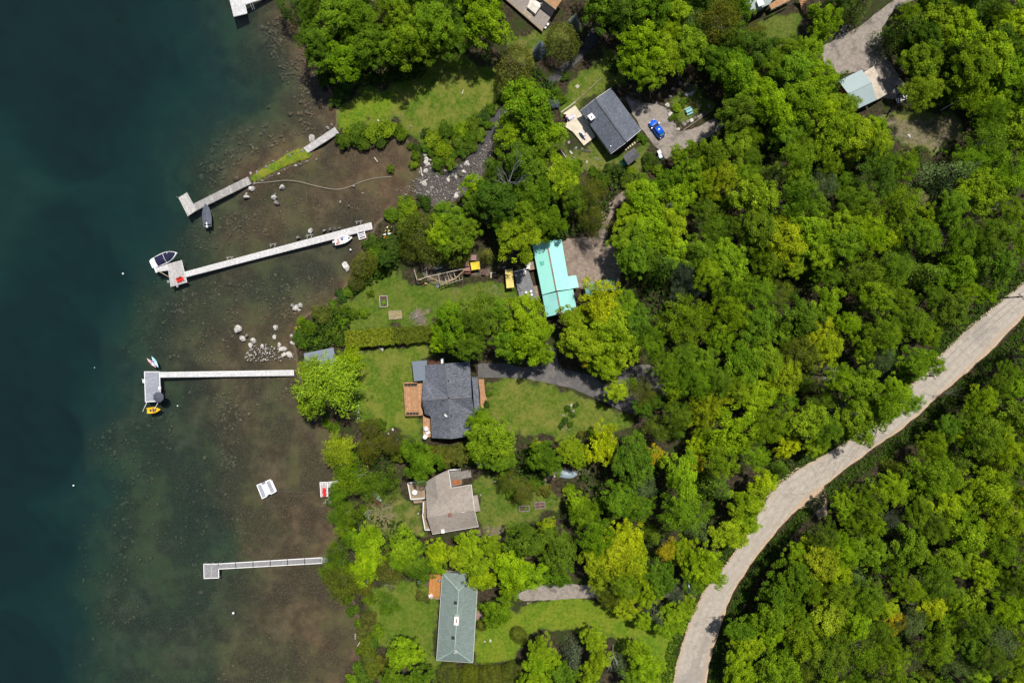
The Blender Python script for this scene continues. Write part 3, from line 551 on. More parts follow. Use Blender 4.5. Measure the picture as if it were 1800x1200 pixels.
# photo place, crown radius in photo pixels, colour, kind
PLANTS = """
520 12 32 D cedar;546 42 24 M;590 34 42 G;560 84 42 M;602 112 40 G;640 38 44 M;662 84 44 M;700 28 42 G;676 26 24 P birch;716 82 48 G;762 44 44 G;752 88 34 M;792 22 34 D;850 44 50 L;618 6 40 M;742 2 42 D;572 138 18 D bush
600 165 16 D bush;590 178 13 D bush;612 150 16 D bush;690 135 12 O bush;726 118 14 M bush;640 140 11 O bush;660 136 10 D bush
905 120 37 O cedar;989 75 32 O cedar;949 86 15 S spruce;1010 38 13 S spruce;1012 70 12 M bush
1082 30 46 D;1050 10 40 M;1142 18 46 M;1190 28 34 L;1132 84 46 L;1168 100 40 L;1116 116 32 L;1136 136 30 G;1216 84 40 G;1260 108 34 M;1264 38 44 O birch;1228 -6 40 D;1300 18 32 M;1330 92 38 D;1292 132 44 G;1312 152 34 L;1352 112 34 M;1384 92 34 M;1447 38 36 G;1505 12 34 D conifer;1480 -20 40 D;1290 158 28 M
1330 60 22 O birch;1395 130 40 G;1430 140 36 L;1460 150 26 D conifer;1420 95 30 L;1400 180 45 G;1350 190 45 L;1300 200 40 M;1440 195 38 L;1478 190 32 G
1576 62 34 D conifer;1614 112 38 G;1650 38 38 L;1628 70 32 D;1690 58 40 L;1662 98 36 D conifer;1722 30 38 D conifer;1750 72 40 D;1780 48 34 Y;1702 128 44 M;1738 104 44 L;1666 152 34 D conifer;1694 172 36 L birch;1770 130 40 G;1792 172 36 M;1742 162 34 L;1700 -8 40 D;1760 -12 40 D conifer;1640 -14 38 M;1810 110 40 G;1808 20 40 G
932 200 56 G;896 238 36 L;966 236 32 L;920 178 40 L;950 262 30 G;916 286 44 M;984 310 36 L;1004 348 34 M;830 326 24 L;872 352 42 D;944 350 40 M;966 392 36 M;1040 338 28 O birch;1044 388 30 O birch;858 372 26 O cedar;786 380 32 G;800 424 36 M;776 412 32 L;738 408 36 O cedar;760 436 31 O cedar;800 444 28 O cedar;722 440 21 O cedar;912 423 46 L;890 396 28 M;856 450 19 O conifer;924 374 32 G;1000 300 24 G;870 300 26 D;836 360 24 M;826 400 26 G
690 376 17 G bush;714 360 20 G bush;722 372 18 L bush;746 356 16 D bush;690 430 22 D bush;655 430 20 D bush;708 392 14 G bush;724 396 18 M bush;640 466 24 O cedar;626 496 15 O cedar;612 512 12 G bush;664 448 22 M bush;664 474 14 M bush;678 452 18 D;600 520 13 D bush;586 536 12 M bush
566 554 23 O bush;544 574 18 M bush;530 564 10 L bush;526 592 16 D bush;536 604 14 M bush;580 580 16 M bush;600 566 14 G bush;560 600 12 G bush;620 550 13 M bush;640 548 12 G bush;605 545 12 M bush;596 598 14 M bush;524 580 8 Y bush
800 572 44 G;836 560 42 M;822 602 34 M;778 592 28 L;924 556 46 L;934 598 46 L;898 604 36 G;950 622 26 G;1050 540 50 Y;1072 574 46 L;1024 602 40 L;1028 628 17 A;1042 616 14 A;1100 612 36 L;1118 570 38 M;1064 642 30 L;1006 560 30 L;1090 540 34 G;880 550 30 G
580 678 62 W willow;556 652 30 W willow;610 640 32 L willow;545 706 28 W willow
1110 420 40 G;1134 354 38 L;1106 384 32 L;1140 400 42 L;1178 398 36 L;1112 450 38 G;1160 470 42 D conifer;1202 478 26 B birch;1218 506 24 B birch;1196 520 22 B birch;1120 340 28 L;1142 440 34 M;1180 440 34 L
866 772 46 G;845 742 28 G;880 800 30 G;850 800 24 G;742 812 36 M;720 790 20 M;690 780 24 O birch;652 786 26 O birch;652 752 17 O cedar;596 790 32 W willow;622 836 38 G birch;662 852 38 M birch;612 900 24 M birch;608 812 22 D;782 800 22 O;806 800 20 O;956 800 30 M;942 782 13 Y;1000 788 26 L;972 814 26 M;1062 780 36 Y;1014 800 20 L;896 842 22 O birch;922 866 24 O birch;900 868 14 M bush;1012 880 22 L;1030 896 30 M;1002 862 14 L bush;940 850 16 M bush;958 862 14 O bush
1084 688 22 Y;1128 690 26 O birch;1112 672 14 M;1150 705 18 D;1130 716 20 M
650 952 34 L;626 948 22 M;650 990 30 L;632 1006 26 L;590 968 26 M birch;592 908 22 M birch;604 930 18 G birch;584 880 14 M bush;600 862 20 G birch;640 900 16 M bush;578 1000 22 M birch;600 990 24 M birch;606 1022 36 O birch;584 1012 22 O birch;638 1032 20 O birch;686 1000 34 O birch;716 962 38 L;732 994 34 M;700 980 28 G;770 968 24 Y;766 992 20 L;826 958 30 L;842 990 32 L;846 1012 28 Y;866 958 24 L;806 976 24 L;902 996 40 L;936 1010 32 L;930 950 42 M;960 930 22 Y;952 956 18 Y;984 966 38 M;976 1004 34 M;896 1032 24 L;880 1074 30 G;870 1092 18 G;716 1144 30 L;700 1160 18 L;684 1062 22 M birch;650 1052 16 M bush;648 1084 18 O bush;640 1110 18 O bush;652 1130 20 M bush;664 1110 14 G bush;648 1160 20 O bush;668 1166 16 O bush;690 1188 26 M;740 1192 28 M;640 1190 20 M bush;620 1196 16 G bush;621 1072 13 M bush;632 1094 11 G bush;612 1050 13 M bush;634 1142 11 M bush;630 1172 13 M bush;604 1036 14 D bush;598 826 15 G birch;594 858 14 M bush;600 888 15 M bush;612 924 14 M bush;606 948 13 D bush;592 778 14 M bush;588 752 12 M bush;574 744 11 G bush
790 1186 22 O cedar;826 1188 20 O cedar;862 1190 22 O cedar;898 1180 18 O cedar;950 1136 26 L;944 1164 30 L;972 1166 24 L;940 1196 30 L;1006 1148 26 B conifer;1044 1122 24 L;1050 1160 28 L;1034 1190 26 L;1088 1166 24 B conifer;1120 1144 26 L;1138 1170 30 L;1112 1190 26 G;990 1192 30 M
913 1116 15 O cedar;848 1098 10 O cedar;740 1046 12 O bush;750 1052 9 O bush
1100 1064 28 Y;1080 1052 22 O;1138 1040 30 L;1068 1040 24 O birch;1150 1074 26 B conifer;1186 1084 28 L;1170 1102 22 L;1204 1070 22 L;1130 1092 18 L;1206 1056 16 Y;1188 1040 20 B birch;1160 1018 34 M;1232 990 38 L;1252 1008 26 L;1200 970 28 L;1172 966 22 A birch;1082 976 46 Y;1050 984 34 Y;1110 990 36 L;1100 950 40 Y
630 232 20 M bush;654 234 18 L bush;680 228 18 L bush;704 234 15 M bush;606 248 16 M bush;616 232 14 L bush;636 252 16 M bush;668 248 14 D bush;596 244 10 D bush;722 258 8 M bush
760 246 20 L bush;784 232 20 M bush;808 228 18 L bush;832 216 17 M bush;850 204 14 D bush;780 262 18 L bush;806 252 16 M bush;826 240 14 M bush;762 268 10 M bush;796 272 10 M bush;730 274 11 M bush;728 290 10 L bush;862 192 12 M bush;686 297 9 G bush;733 262 10 D bush;752 235 12 D bush;770 286 13 M bush;792 286 13 G bush;812 266 13 M bush;830 258 12 M bush;845 238 12 G bush;857 218 11 M bush;750 258 14 M bush;998 718 7 D bush;1006 729 6 D bush;993 739 7 D bush;1002 746 6 M bush;1012 712 6 D bush;986 748 6 D bush
975 160 13 M bush;985 175 11 M bush;994 134 10 D bush;976 182 11 S bush;1080 112 12 D bush;1078 122 9 D bush;1142 280 15 D bush;1130 244 10 M bush;1120 234 8 M bush;1018 288 8 D bush;1140 292 10 M bush;1086 300 14 D bush;1062 316 16 M bush;1102 318 14 M bush;1128 316 14 G bush;1160 300 13 G bush;1110 300 10 L bush;1070 296 10 D bush;1190 272 16 G;1216 262 18 G;1190 190 9 L bush;1184 206 8 M bush;1200 180 9 M bush;1264 206 9 B bush;1044 302 12 M bush
624 715 9 M bush;636 748 9 O bush;668 744 14 M bush;652 516 8 M bush;640 590 12 M bush;856 710 7 D bush;860 692 6 M bush;1040 760 10 M bush;1022 762 9 O bush;664 770 12 O bush
1250 275 36 M;1216 300 34 G;1240 292 28 Y;1182 320 30 M;1160 330 24 M;1290 260 36 G;1190 350 34 L;1165 372 26 B conifer
1492 240 40 L;1538 226 24 L;1462 236 42 G;1540 262 34 L;1450 262 26 D conifer;1490 282 26 D conifer;1540 270 20 D conifer;1346 246 20 B conifer;1424 248 22 D conifer;1378 232 34 G;1610 352 20 P birch
1372 424 46 Y;1420 410 44 L;1480 392 38 L;1562 420 26 Y;1300 640 46 G;1330 566 40 M;1406 556 42 M;1432 576 34 Y;1450 610 34 Y;1230 446 38 G
1548 712 46 G;1576 690 28 L;1596 708 24 G;1500 740 42 G;1470 720 32 B conifer;1636 640 26 G;1600 640 36 G;1410 740 40 L;1434 780 24 L;1382 782 26 Y;1330 700 34 L;1338 850 30 Y;1310 880 36 L;1280 936 34 Y;1310 920 26 L;1146 798 18 A;1164 806 14 Y;1226 810 18 A;1230 782 24 Y
1716 1000 36 L;1440 982 40 Y;1470 1010 28 Y;1398 1010 40 M;1570 1090 22 A;1632 1066 30 Y;1662 1084 26 L;1700 1060 34 L;1452 1072 40 W;1352 1080 42 G;1680 764 20 Y;1664 750 26 M;1570 915 24 B birch;1790 870 22 Y;1480 1110 24 Y;1310 1130 30 L;1300 1184 28 L;1350 1110 30 L;1288 1162 24 L;1302 1102 26 M
"""
def poly_np(pts): return np.array(pts, float)
ROAD_L = [(1830,475),(1800,498),(1742,543),(1680,598),(1620,658),(1570,706),(1522,752),(1470,788),(1400,828),(1357,864),(1317,930),(1282,985),(1248,1025),(1226,1064),(1211,1100),(1196,1148),(1184,1202),(1176,1240)]
ROAD_R = [(1830,522),(1800,549),(1753,600),(1703,646),(1647,694),(1592,744),(1544,778),(1494,814),(1444,853),(1405,886),(1360,934),(1318,988),(1291,1030),(1275,1065),(1264,1100),(1250,1140),(1238,1202),(1232,1240)]
FOREST = [
 [(1130,330),(1180,290),(1240,262),(1300,215),(1500,205),(1545,260),(1590,262),(1690,262),(1720,190),(1830,190),(1830,460),(1790,490),(1730,536),(1668,592),(1608,650),(1560,694),(1510,740),(1460,776),(1392,812),(1342,852),(1304,920),(1268,974),(1226,1006),(1205,1050),(1150,1090),(1060,1050),(1030,1000),(1030,900),(1060,840),(1100,830),(1130,760),(1150,720),(1180,690),(1160,640),(1130,590),(1200,560),(1230,520),(1190,440),(1130,390)],
 [(1640,-30),(1830,-30),(1830,200),(1720,200),(1610,170),(1590,120),(1580,60),(1600,15)],
 [(1040,-30),(1310,-30),(1310,160),(1260,160),(1180,60),(1060,50)],
 [(520,-30),(880,-30),(880,0),(780,90),(600,110),(530,20)],
 [(1830,560),(1775,606),(1725,650),(1668,706),(1612,756),(1560,796),(1512,832),(1470,868),(1470,912),(1420,920),(1380,962),(1340,1008),(1314,1050),(1296,1090),(1284,1140),(1266,1230),(1830,1230)],
]
KEEP_OUT = [[(1100,165),(1170,140),(1262,138),(1285,190),(1280,235),(1200,270),(1160,285)],  # open ground among the trees
 [(1430,60),(1560,20),(1570,110),(1600,190),(1700,200),(1705,250),(1560,262),(1480,190)], [(1470,120),(1570,110),(1570,200),(1490,200)],
]
def forest_fill():
    """free-standing crowns for the woods between the ones picked out above"""
    pts = [(t[1], t[2], t[5]*8) for t in TREES if t[5] > 1.6]; rs = np.random.default_rng(5); out = []
    for poly in FOREST:
        Pn = poly_np(poly); lo = Pn.min(0); hi = Pn.max(0); east = poly is FOREST[-1]
        C = rs.uniform(lo, hi, size=(9000,2)); ok = inside(C, Pn)
        for K in KEEP_OUT: ok &= sdist(C, poly_np(K)) < -20
        rd = -sdist(C, poly_np(ROAD_L+ROAD_R[::-1])); C, rd = C[ok], rd[ok]
        for (x, y), q in zip(C, rd):
            r = rs.choice([26,32,38,44,50,56], p=[.10,.16,.24,.22,.16,.12])
            if q > r*(.98 if east else .80)+(22 if east else 0) and all((x-a)**2+(y-b)**2 > (.525*(r+c))**2 for a, b, c in pts):
                pts.append((x, y, r)); out.append((x, y, r))
    global BLEND
    BLEND = .3
    for x, y, r in out:
        u = rs.random(); sunny = smooth(np.array([y]), 480, 900)[0]; far = smooth(np.array([x]), 1400, 1750)[0]
        if u < .12: tree(x, y, r*.75, rs.choice(['D','B','O'], p=[.5,.3,.2]), 'conifer')
        elif u < .21: tree(x, y, r, rs.choice(['M','O','B']), 'birch')
        elif u < .79: tree(x, y, r, rs.choice(list('GMDLY'), p=[.30,.30,.12,.25,.03]), 'fine_leafy', h=R.uniform(11.5,15.5) if r > 30 else R.uniform(8.5,12))
        else:
            p = np.array([.20+.12*sunny, .34, .26-.10*sunny, .12-.06*sunny, .02+.03*sunny]); p /= p.sum()
            tree(x, y, r, rs.choice(list('LGMDY'), p=p), 'maple', h=R.uniform(11.5,15.5) if r > 30 else R.uniform(8.5,12))
    return len(out)
def plant_all():
    for line in PLANTS.strip().split('\n'):
        for e in line.split(';'):
            a = e.split(); x, y, r = float(a[0]), float(a[1]), float(a[2])
            tree(x, y, r*1.04, a[3], a[4] if len(a) > 4 else 'maple')
# landmarks in the photograph used to say which plant or stone is which
MARKS = [('blue car',1155,226),('slate-roofed cottage',1074,213),('turquoise metal roof',980,490),('dark grey house',790,700),('tan-roofed house',790,885),('green-roofed bungalow',802,1090),
 ('corrugated garage',1522,152),('gravel turning area',1490,90),('house with hot tub',940,15),('grey top-edge roof',1330,4),('L-shaped grey dock',350,355),('plank footbridge',565,245),('long white dock',490,437),
 ('umbrella dock',270,680),('segmented white dock',470,990),('red-chair dock',570,860),('wooden play set',830,462),('clipped hedge',685,592),('upturned boat',998,834),('utility pole',1632,660),('road lay-by',1440,880),
 ('flower bed island',1215,185),('asphalt drive',960,655),('stream mouth',790,310),('grass spit',500,285),('lower road end',1230,1150),('upper road end',1780,540),('road bend',1400,850),('orange deck',764,1030),('dirt clearing',1640,235),('boat trailer',1582,165),('bottom right corner',1790,1190),('top right corner',1790,10)]
SIZE = lambda r: 'small' if r < 2.2 else ('mid-sized' if r < 4 else ('large' if r < 5.2 else 'very large'))
def where(px, py, k=0, fine=False):
    ds = sorted((math.hypot(px-a, py-b), n, a, b) for n, a, b in MARKS); d, n, a, b = ds[k]
    if d < 14: return f'right by the {n}'
    ang = math.degrees(math.atan2(py-b, px-a)) % 360; w = ['right of','below-right of','below','below-left of','left of','above-left of','above','above-right of'][int((ang+22.5)//45) % 8]
    m = d/8; ms = f'{m:.0f}' if (m < 12 or fine) else f'{5*round(m/5):.0f}'
    return f'{ms} m {w} the {n}'
def label_plants():
    KN = dict(maple='broadleaf tree', birch='airy-crowned tree', fine_leafy='fine-leaved tree', willow='streaming willow', conifer='pointed conifer', spruce='young spruce', cedar='rounded cedar', bush='shrub'); used = set()
    for o, px, py, kind, cls, r in TREES:
        for k, fine in ((0,False),(0,True),(1,True),(2,True),(3,True)):
            lab = f'{SIZE(r)} {CNAME[cls]} {KN[kind]} {where(px, py, k, fine)}'
            if lab not in used: break
        used.add(lab); o['label'] = lab
        o['group'] = 'shrubs and bushes along the shore and gardens' if kind == 'bush' else ('conifers among the broadleaf trees' if kind in ('conifer','spruce','cedar') else 'broadleaf trees of the wood and gardens')
# ---------------------------------------------------------------- roads, drives, stream
def setting():
    ribbon('road_shoulder', [(x-2,y-1) for x,y in ROAD_L], [(x+3,y+2) for x,y in ROAD_R], .0, MAT['shoulder'], 'sandy orange shoulder along both edges of the road', wob=.3)
    ribbon('road', ROAD_L, ROAD_R, .03, MAT['road'], 'pale cracked two lane country road curving through the woods', wob=.12)
    drape('lay_by', [(1448,800),(1400,822),(1352,858),(1338,880),(1360,905),(1400,890),(1440,860),(1470,820)], .015, MAT['shoulder'], 'sandy lay-by on the lake side of the road')
    drape('lay_by', [(1400,884),(1444,850),(1452,862),(1454,905),(1440,912),(1425,890),(1405,895)], .012, MAT['shoulder'], 'sandy track mouth on the forest side of the road')
    drape('driveway', [(1100,170),(1120,182),(1150,182),(1172,190),(1182,215),(1195,232),(1230,222),(1275,198),(1285,212),(1245,242),(1200,264),(1170,280),(1156,262),(1140,242),(1126,224),(1112,200)], .0, MAT['gravel'], 'gravel drive with oil stains round the blue car')
    drape('driveway', [(840,639),(887,638),(920,646),(955,642),(966,612),(978,612),(982,646),(1010,652),(1040,660),(1085,690),(1124,712),(1116,728),(1090,720),(1055,703),(1005,682),(960,672),(930,666),(892,663),(840,664)], .0, MAT['asphalt'], 'curving asphalt drive of the dark grey house', wob=.12)
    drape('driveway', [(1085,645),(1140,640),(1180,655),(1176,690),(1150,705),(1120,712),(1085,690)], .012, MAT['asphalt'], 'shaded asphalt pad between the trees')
    drape('driveway', [(904,1046),(940,1028),(1000,1026),(1060,1030),(1130,1036),(1215,1026),(1228,1040),(1215,1062),(1180,1050),(1100,1046),(1036,1050),(980,1053),(920,1056)], .0, MAT['gravel'], 'gravel drive beside the bright lawn')
    drape('driveway', [(1440,85),(1470,68),(1515,44),(1560,8),(1600,-20),(1640,-40),(1650,-20),(1570,18),(1550,50),(1553,90),(1570,118),(1592,152),(1570,175),(1545,170),(1530,125),(1505,126),(1478,132),(1452,118)], .0, MAT['gravel'], 'pale gravel drive with a turning area at the corrugated garage')
    drape('parking_area', [(984,420),(1045,416),(1082,430),(1090,465),(1078,492),(1030,502),(1014,507),(1010,486),(996,487)], .0, MAT['dirt'], 'brown dirt parking area beside the turquoise roof')
    drape('path', [(1056,372),(1080,348),(1105,328),(1112,336),(1086,362),(1070,392),(1066,420),(1052,420)], .012, MAT['dirt'], 'narrow dirt path leading to the parking area')
    # stream: dark riffled water running down to a stony mouth
    m = bpy.data.materials.new('stream'); t = NT(m); v = t.pos(); n = t.noise(v, 1.6, 6, .75, 1.5); n2 = t.noise(v, .5, 4)
    c = t.mix(t.ramp(n2, .35, .65), (.010,.010,.012), (.040,.036,.036)); c = t.mix(t.math('MULTIPLY', t.ramp(n, .66, .76), t.ramp(n2, .54, .66)), c, (.30,.30,.32)); t.bsdf(c, .6, .3, 0, n, .25, .05)
    drape('stream', [(1060,55),(1050,72),(1030,95),(1010,116),(985,140),(960,160),(930,172),(900,186),(880,208),(872,232),(858,258),(836,285),(812,302),(790,318),(765,338),(742,346),(736,334),(760,320),(790,300),(815,284),(838,262),(852,236),(862,212),(880,190),(905,172),(934,156),(962,138),(985,118),(1005,98),(1022,76),(1040,50)], .02, m, 'dark narrow stream with white riffles running to the lake', 1.2)
    drape('gravel_bar', [(734,322),(742,306),(744,290),(756,284),(768,306),(790,312),(812,296),(838,272),(858,248),(872,214),(884,214),(878,250),(862,282),(848,306),(838,330),(815,345),(790,356),(765,362),(742,352),(728,344)], .03, gravel_material('gravel_bar', (.105,.085,.073), (.19,.16,.142), (.085,.062,.047), 2.2, True), 'dark cobble bar at the mouth of the stream', 1.2, 1.1)
# ---------------------------------------------------------------- buildings
def roof_obj(name, verts, faces, mat, parent, base, thick=.16):
    """verts: dict of key -> (px, py, height above the lake)"""
    keys = list(verts); V = []
    for k in keys:
        px, py, z = verts[k]; x, y = P(px, py, z); V.append((x-base[0], y-base[1], z-base[2]))
    bm = bmesh.new(); vs = [bm.verts.new(v) for v in V]; fs = []
    for f in faces: fs.append(bm.faces.new([vs[keys.index(k)] for k in f]))
    bmesh.ops.recalc_face_normals(bm, faces=fs)
    for f in fs:
        if f.normal.z < 0: f.normal_flip()
    g = bmesh.ops.extrude_face_region(bm, geom=fs)
    low = [x for x in g['geom'] if isinstance(x, bmesh.types.BMVert)]
    for x in low: x.co.z -= thick
    bmesh.ops.recalc_face_normals(bm, faces=bm.faces[:])
    me = bpy.data.meshes.new(name); bm.to_mesh(me); bm.free(); me.materials.append(mat); o = link(bpy.data.objects.new(name, me)); o.parent = parent; return o
def inset(pts, d):
    n = len(pts); ar = sum(pts[i][0]*pts[(i+1)%n][1]-pts[(i+1)%n][0]*pts[i][1] for i in range(n))
    if ar < 0: pts = pts[::-1]
    out = []
    for i in range(n):
        a, b, c = (Vector(pts[(i+k)%n]) for k in (-1,0,1)); e1 = (b-a).normalized(); e2 = (c-b).normalized(); n1 = Vector((-e1.y, e1.x)); n2 = Vector((-e2.y, e2.x))
        k = n1+n2; out.append(b+k*(d/max(.35, 1+n1.dot(n2))))
    return out
def walls(parent, base, pxpts, eave, mat, ins=.45, gables=(), openings=True, wname='wall', pane=None, door=True):
    """walls standing under the eaves, with windows and a door set in them"""
    W = [Vector(P(px, py, eave)) for px, py in pxpts]; W = inset([tuple(w) for w in W], ins); b = MB(); lo = -1.0
    b.prism([(w.x-base[0], w.y-base[1]) for w in W], lo, eave-base[2]-.17)
    for (a, c, r) in gables:                       # triangle ends: two eave corners and the ridge end
        A, B = (Vector(P(p[0], p[1], eave)) for p in (a, c)); Rg = Vector(P(r[0], r[1], r[2])); mid = sum(W, Vector((0,0)))/len(W); A, B, Rg = (q+(mid-q).normalized()*(ins*.8) for q in (A, B, Rg))
        d = (mid-(A+B)/2).normalized()*.15; z0 = eave-base[2]-.17; z1 = r[2]-base[2]-.2; t = [(A.x-base[0],A.y-base[1],z0),(B.x-base[0],B.y-base[1],z0),(Rg.x-base[0],Rg.y-base[1],z1)]
        b.add(t+[(x+d.x, y+d.y, z) for x,y,z in t], [[0,1,2],[5,4,3],[0,3,4,1],[1,4,5,2],[2,5,3,0]])
    o = b.build(wname, mat, parent)
    if openings:
        n = len(W); k = 0
        for i in range(n):
            a, c = W[i], W[(i+1)%n]; L = (c-a).length; e = (c-a).normalized(); nn = Vector((e.y, -e.x)); ang = math.atan2(e.y, e.x)
            if L < 2.4: continue
            m = max(1, int(L/3.2))
            for j in range(m):
                q = a+e*L*(j+.5)/m+nn*.03; dr = door and i == 0 and j == 0; hh = 2.0 if dr else 1.1; zc = hh/2 if dr else min(1.5, eave-base[2]-.9)
                f = MB().box((q.x-base[0], q.y-base[1], zc), (1.0 if dr else 1.3, .10, hh), ang).build('door' if dr else 'window', MAT['white_trim'], parent)
                g = MB().box((q.x-base[0]+nn.x*.05, q.y-base[1]+nn.y*.05, zc+(.3 if dr else 0)), (.6 if dr else 1.1, .05, .9), ang).build('pane', MAT['glass'], f)
    return o
def slab_px(name, pxpts, z0, z1, mat, parent, base):
    b = MB(); b.prism([(P(px, py, z1)[0]-base[0], P(px, py, z1)[1]-base[1]) for px, py in pxpts], z0-base[2], z1-base[2]); return b.build(name, mat, parent)
def deck_px(name, quad, z, mat, parent, base, board=.16, along=True, thick=.12):
    """a boarded quadrilateral: boards run from edge 0-1 to edge 3-2"""
    A, B, C_, D = [Vector((*P(px, py, z), z)) for px, py in quad]
    if not along: A, B, C_, D = B, C_, D, A
    n = max(2, int((B-A).length/board)); b = MB(); bs = Vector(base)
    for i in range(n):
        t0, t1 = (i+.04)/n, (i+.96)/n; q = [A.lerp(B,t0), A.lerp(B,t1), D.lerp(C_,t1), D.lerp(C_,t0)]; q = [p-bs for p in q]
        b.add(q+[p-Vector((0,0,thick)) for p in q], [[0,1,2,3],[7,6,5,4],[0,4,5,1],[1,5,6,2],[2,6,7,3],[3,7,4,0]])
    return b.build(name, mat, parent)
def railing_px(pts, z, mat, parent, base, h=.95, gap=1.5, r=.05, bal=True, name='railing'):
    b = MB(); Q = [Vector((*P(px, py, z+h), z))-Vector(base) for px, py in pts]
    for a, c in zip(Q, Q[1:]):
        n = max(1, int((c-a).length/gap))
        for i in range(n+1): p = a.lerp(c, i/n); b.beam(p, p+Vector((0,0,h)), .1)
        b.beam(a+Vector((0,0,h)), c+Vector((0,0,h)), .16, .07); b.beam(a+Vector((0,0,.15)), c+Vector((0,0,.15)), .06, .08)
        if bal:
            m = int((c-a).length/.22)
            for i in range(m): p = a.lerp(c, (i+.5)/m); b.beam(p+Vector((0,0,.15)), p+Vector((0,0,h)), .035)
    return b.build(name, mat, parent)
def base_at(px, py):
    x, y, z = PG(px, py); return (x, y, z)
def zroof(keys, g): return {k: (v[0], v[1], g+v[2]) for k, v in keys.items()}
def px_box(name, px, py, z, d, mat, parent, base, rz=0):
    x, y = P(px, py, z); return MB().box((x-base[0], y-base[1], z-base[2]-d[2]/2), d, rz).build(name, mat, parent)
def line_caps(parent, base, segs, mat, w=.22, name='ridge_cap'):
    for a, c in segs:
        A = Vector((*P(*a), a[2]))-Vector(base); C_ = Vector((*P(*c), c[2]))-Vector(base); MB().beam(A+Vector((0,0,.05)), C_+Vector((0,0,.05)), w, .05).build(name, mat, parent)
def stairs_px(name, quad, z1, z0, mat, parent, base, n=7):
    """steps going down from edge 0-1 to edge 3-2"""
    b = MB(); bs = Vector(base)
    for i in range(n):
        z = z1+(z0-z1)*(i+.5)/n; A, B, C_, D = [Vector((*P(px, py, z), z)) for px, py in quad]; t0, t1 = i/n, (i+.93)/n
        q = [A.lerp(D,t0)-bs, B.lerp(C_,t0)-bs, B.lerp(C_,t1)-bs, A.lerp(D,t1)-bs]; b.add(q+[p-Vector((0,0,.1)) for p in q], [[0,1,2,3],[7,6,5,4],[0,4,5,1],[1,5,6,2],[2,6,7,3],[3,7,4,0]])
    A, B, C_, D = [Vector((*P(px, py, (z0+z1)/2), 0)) for px, py in quad]
    for s, e in ((A,D),(B,C_)): b.beam(Vector((s.x,s.y,z1-.15))-bs, Vector((e.x,e.y,z0-.15))-bs, .06, .2)
    return b.build(name, mat, parent)
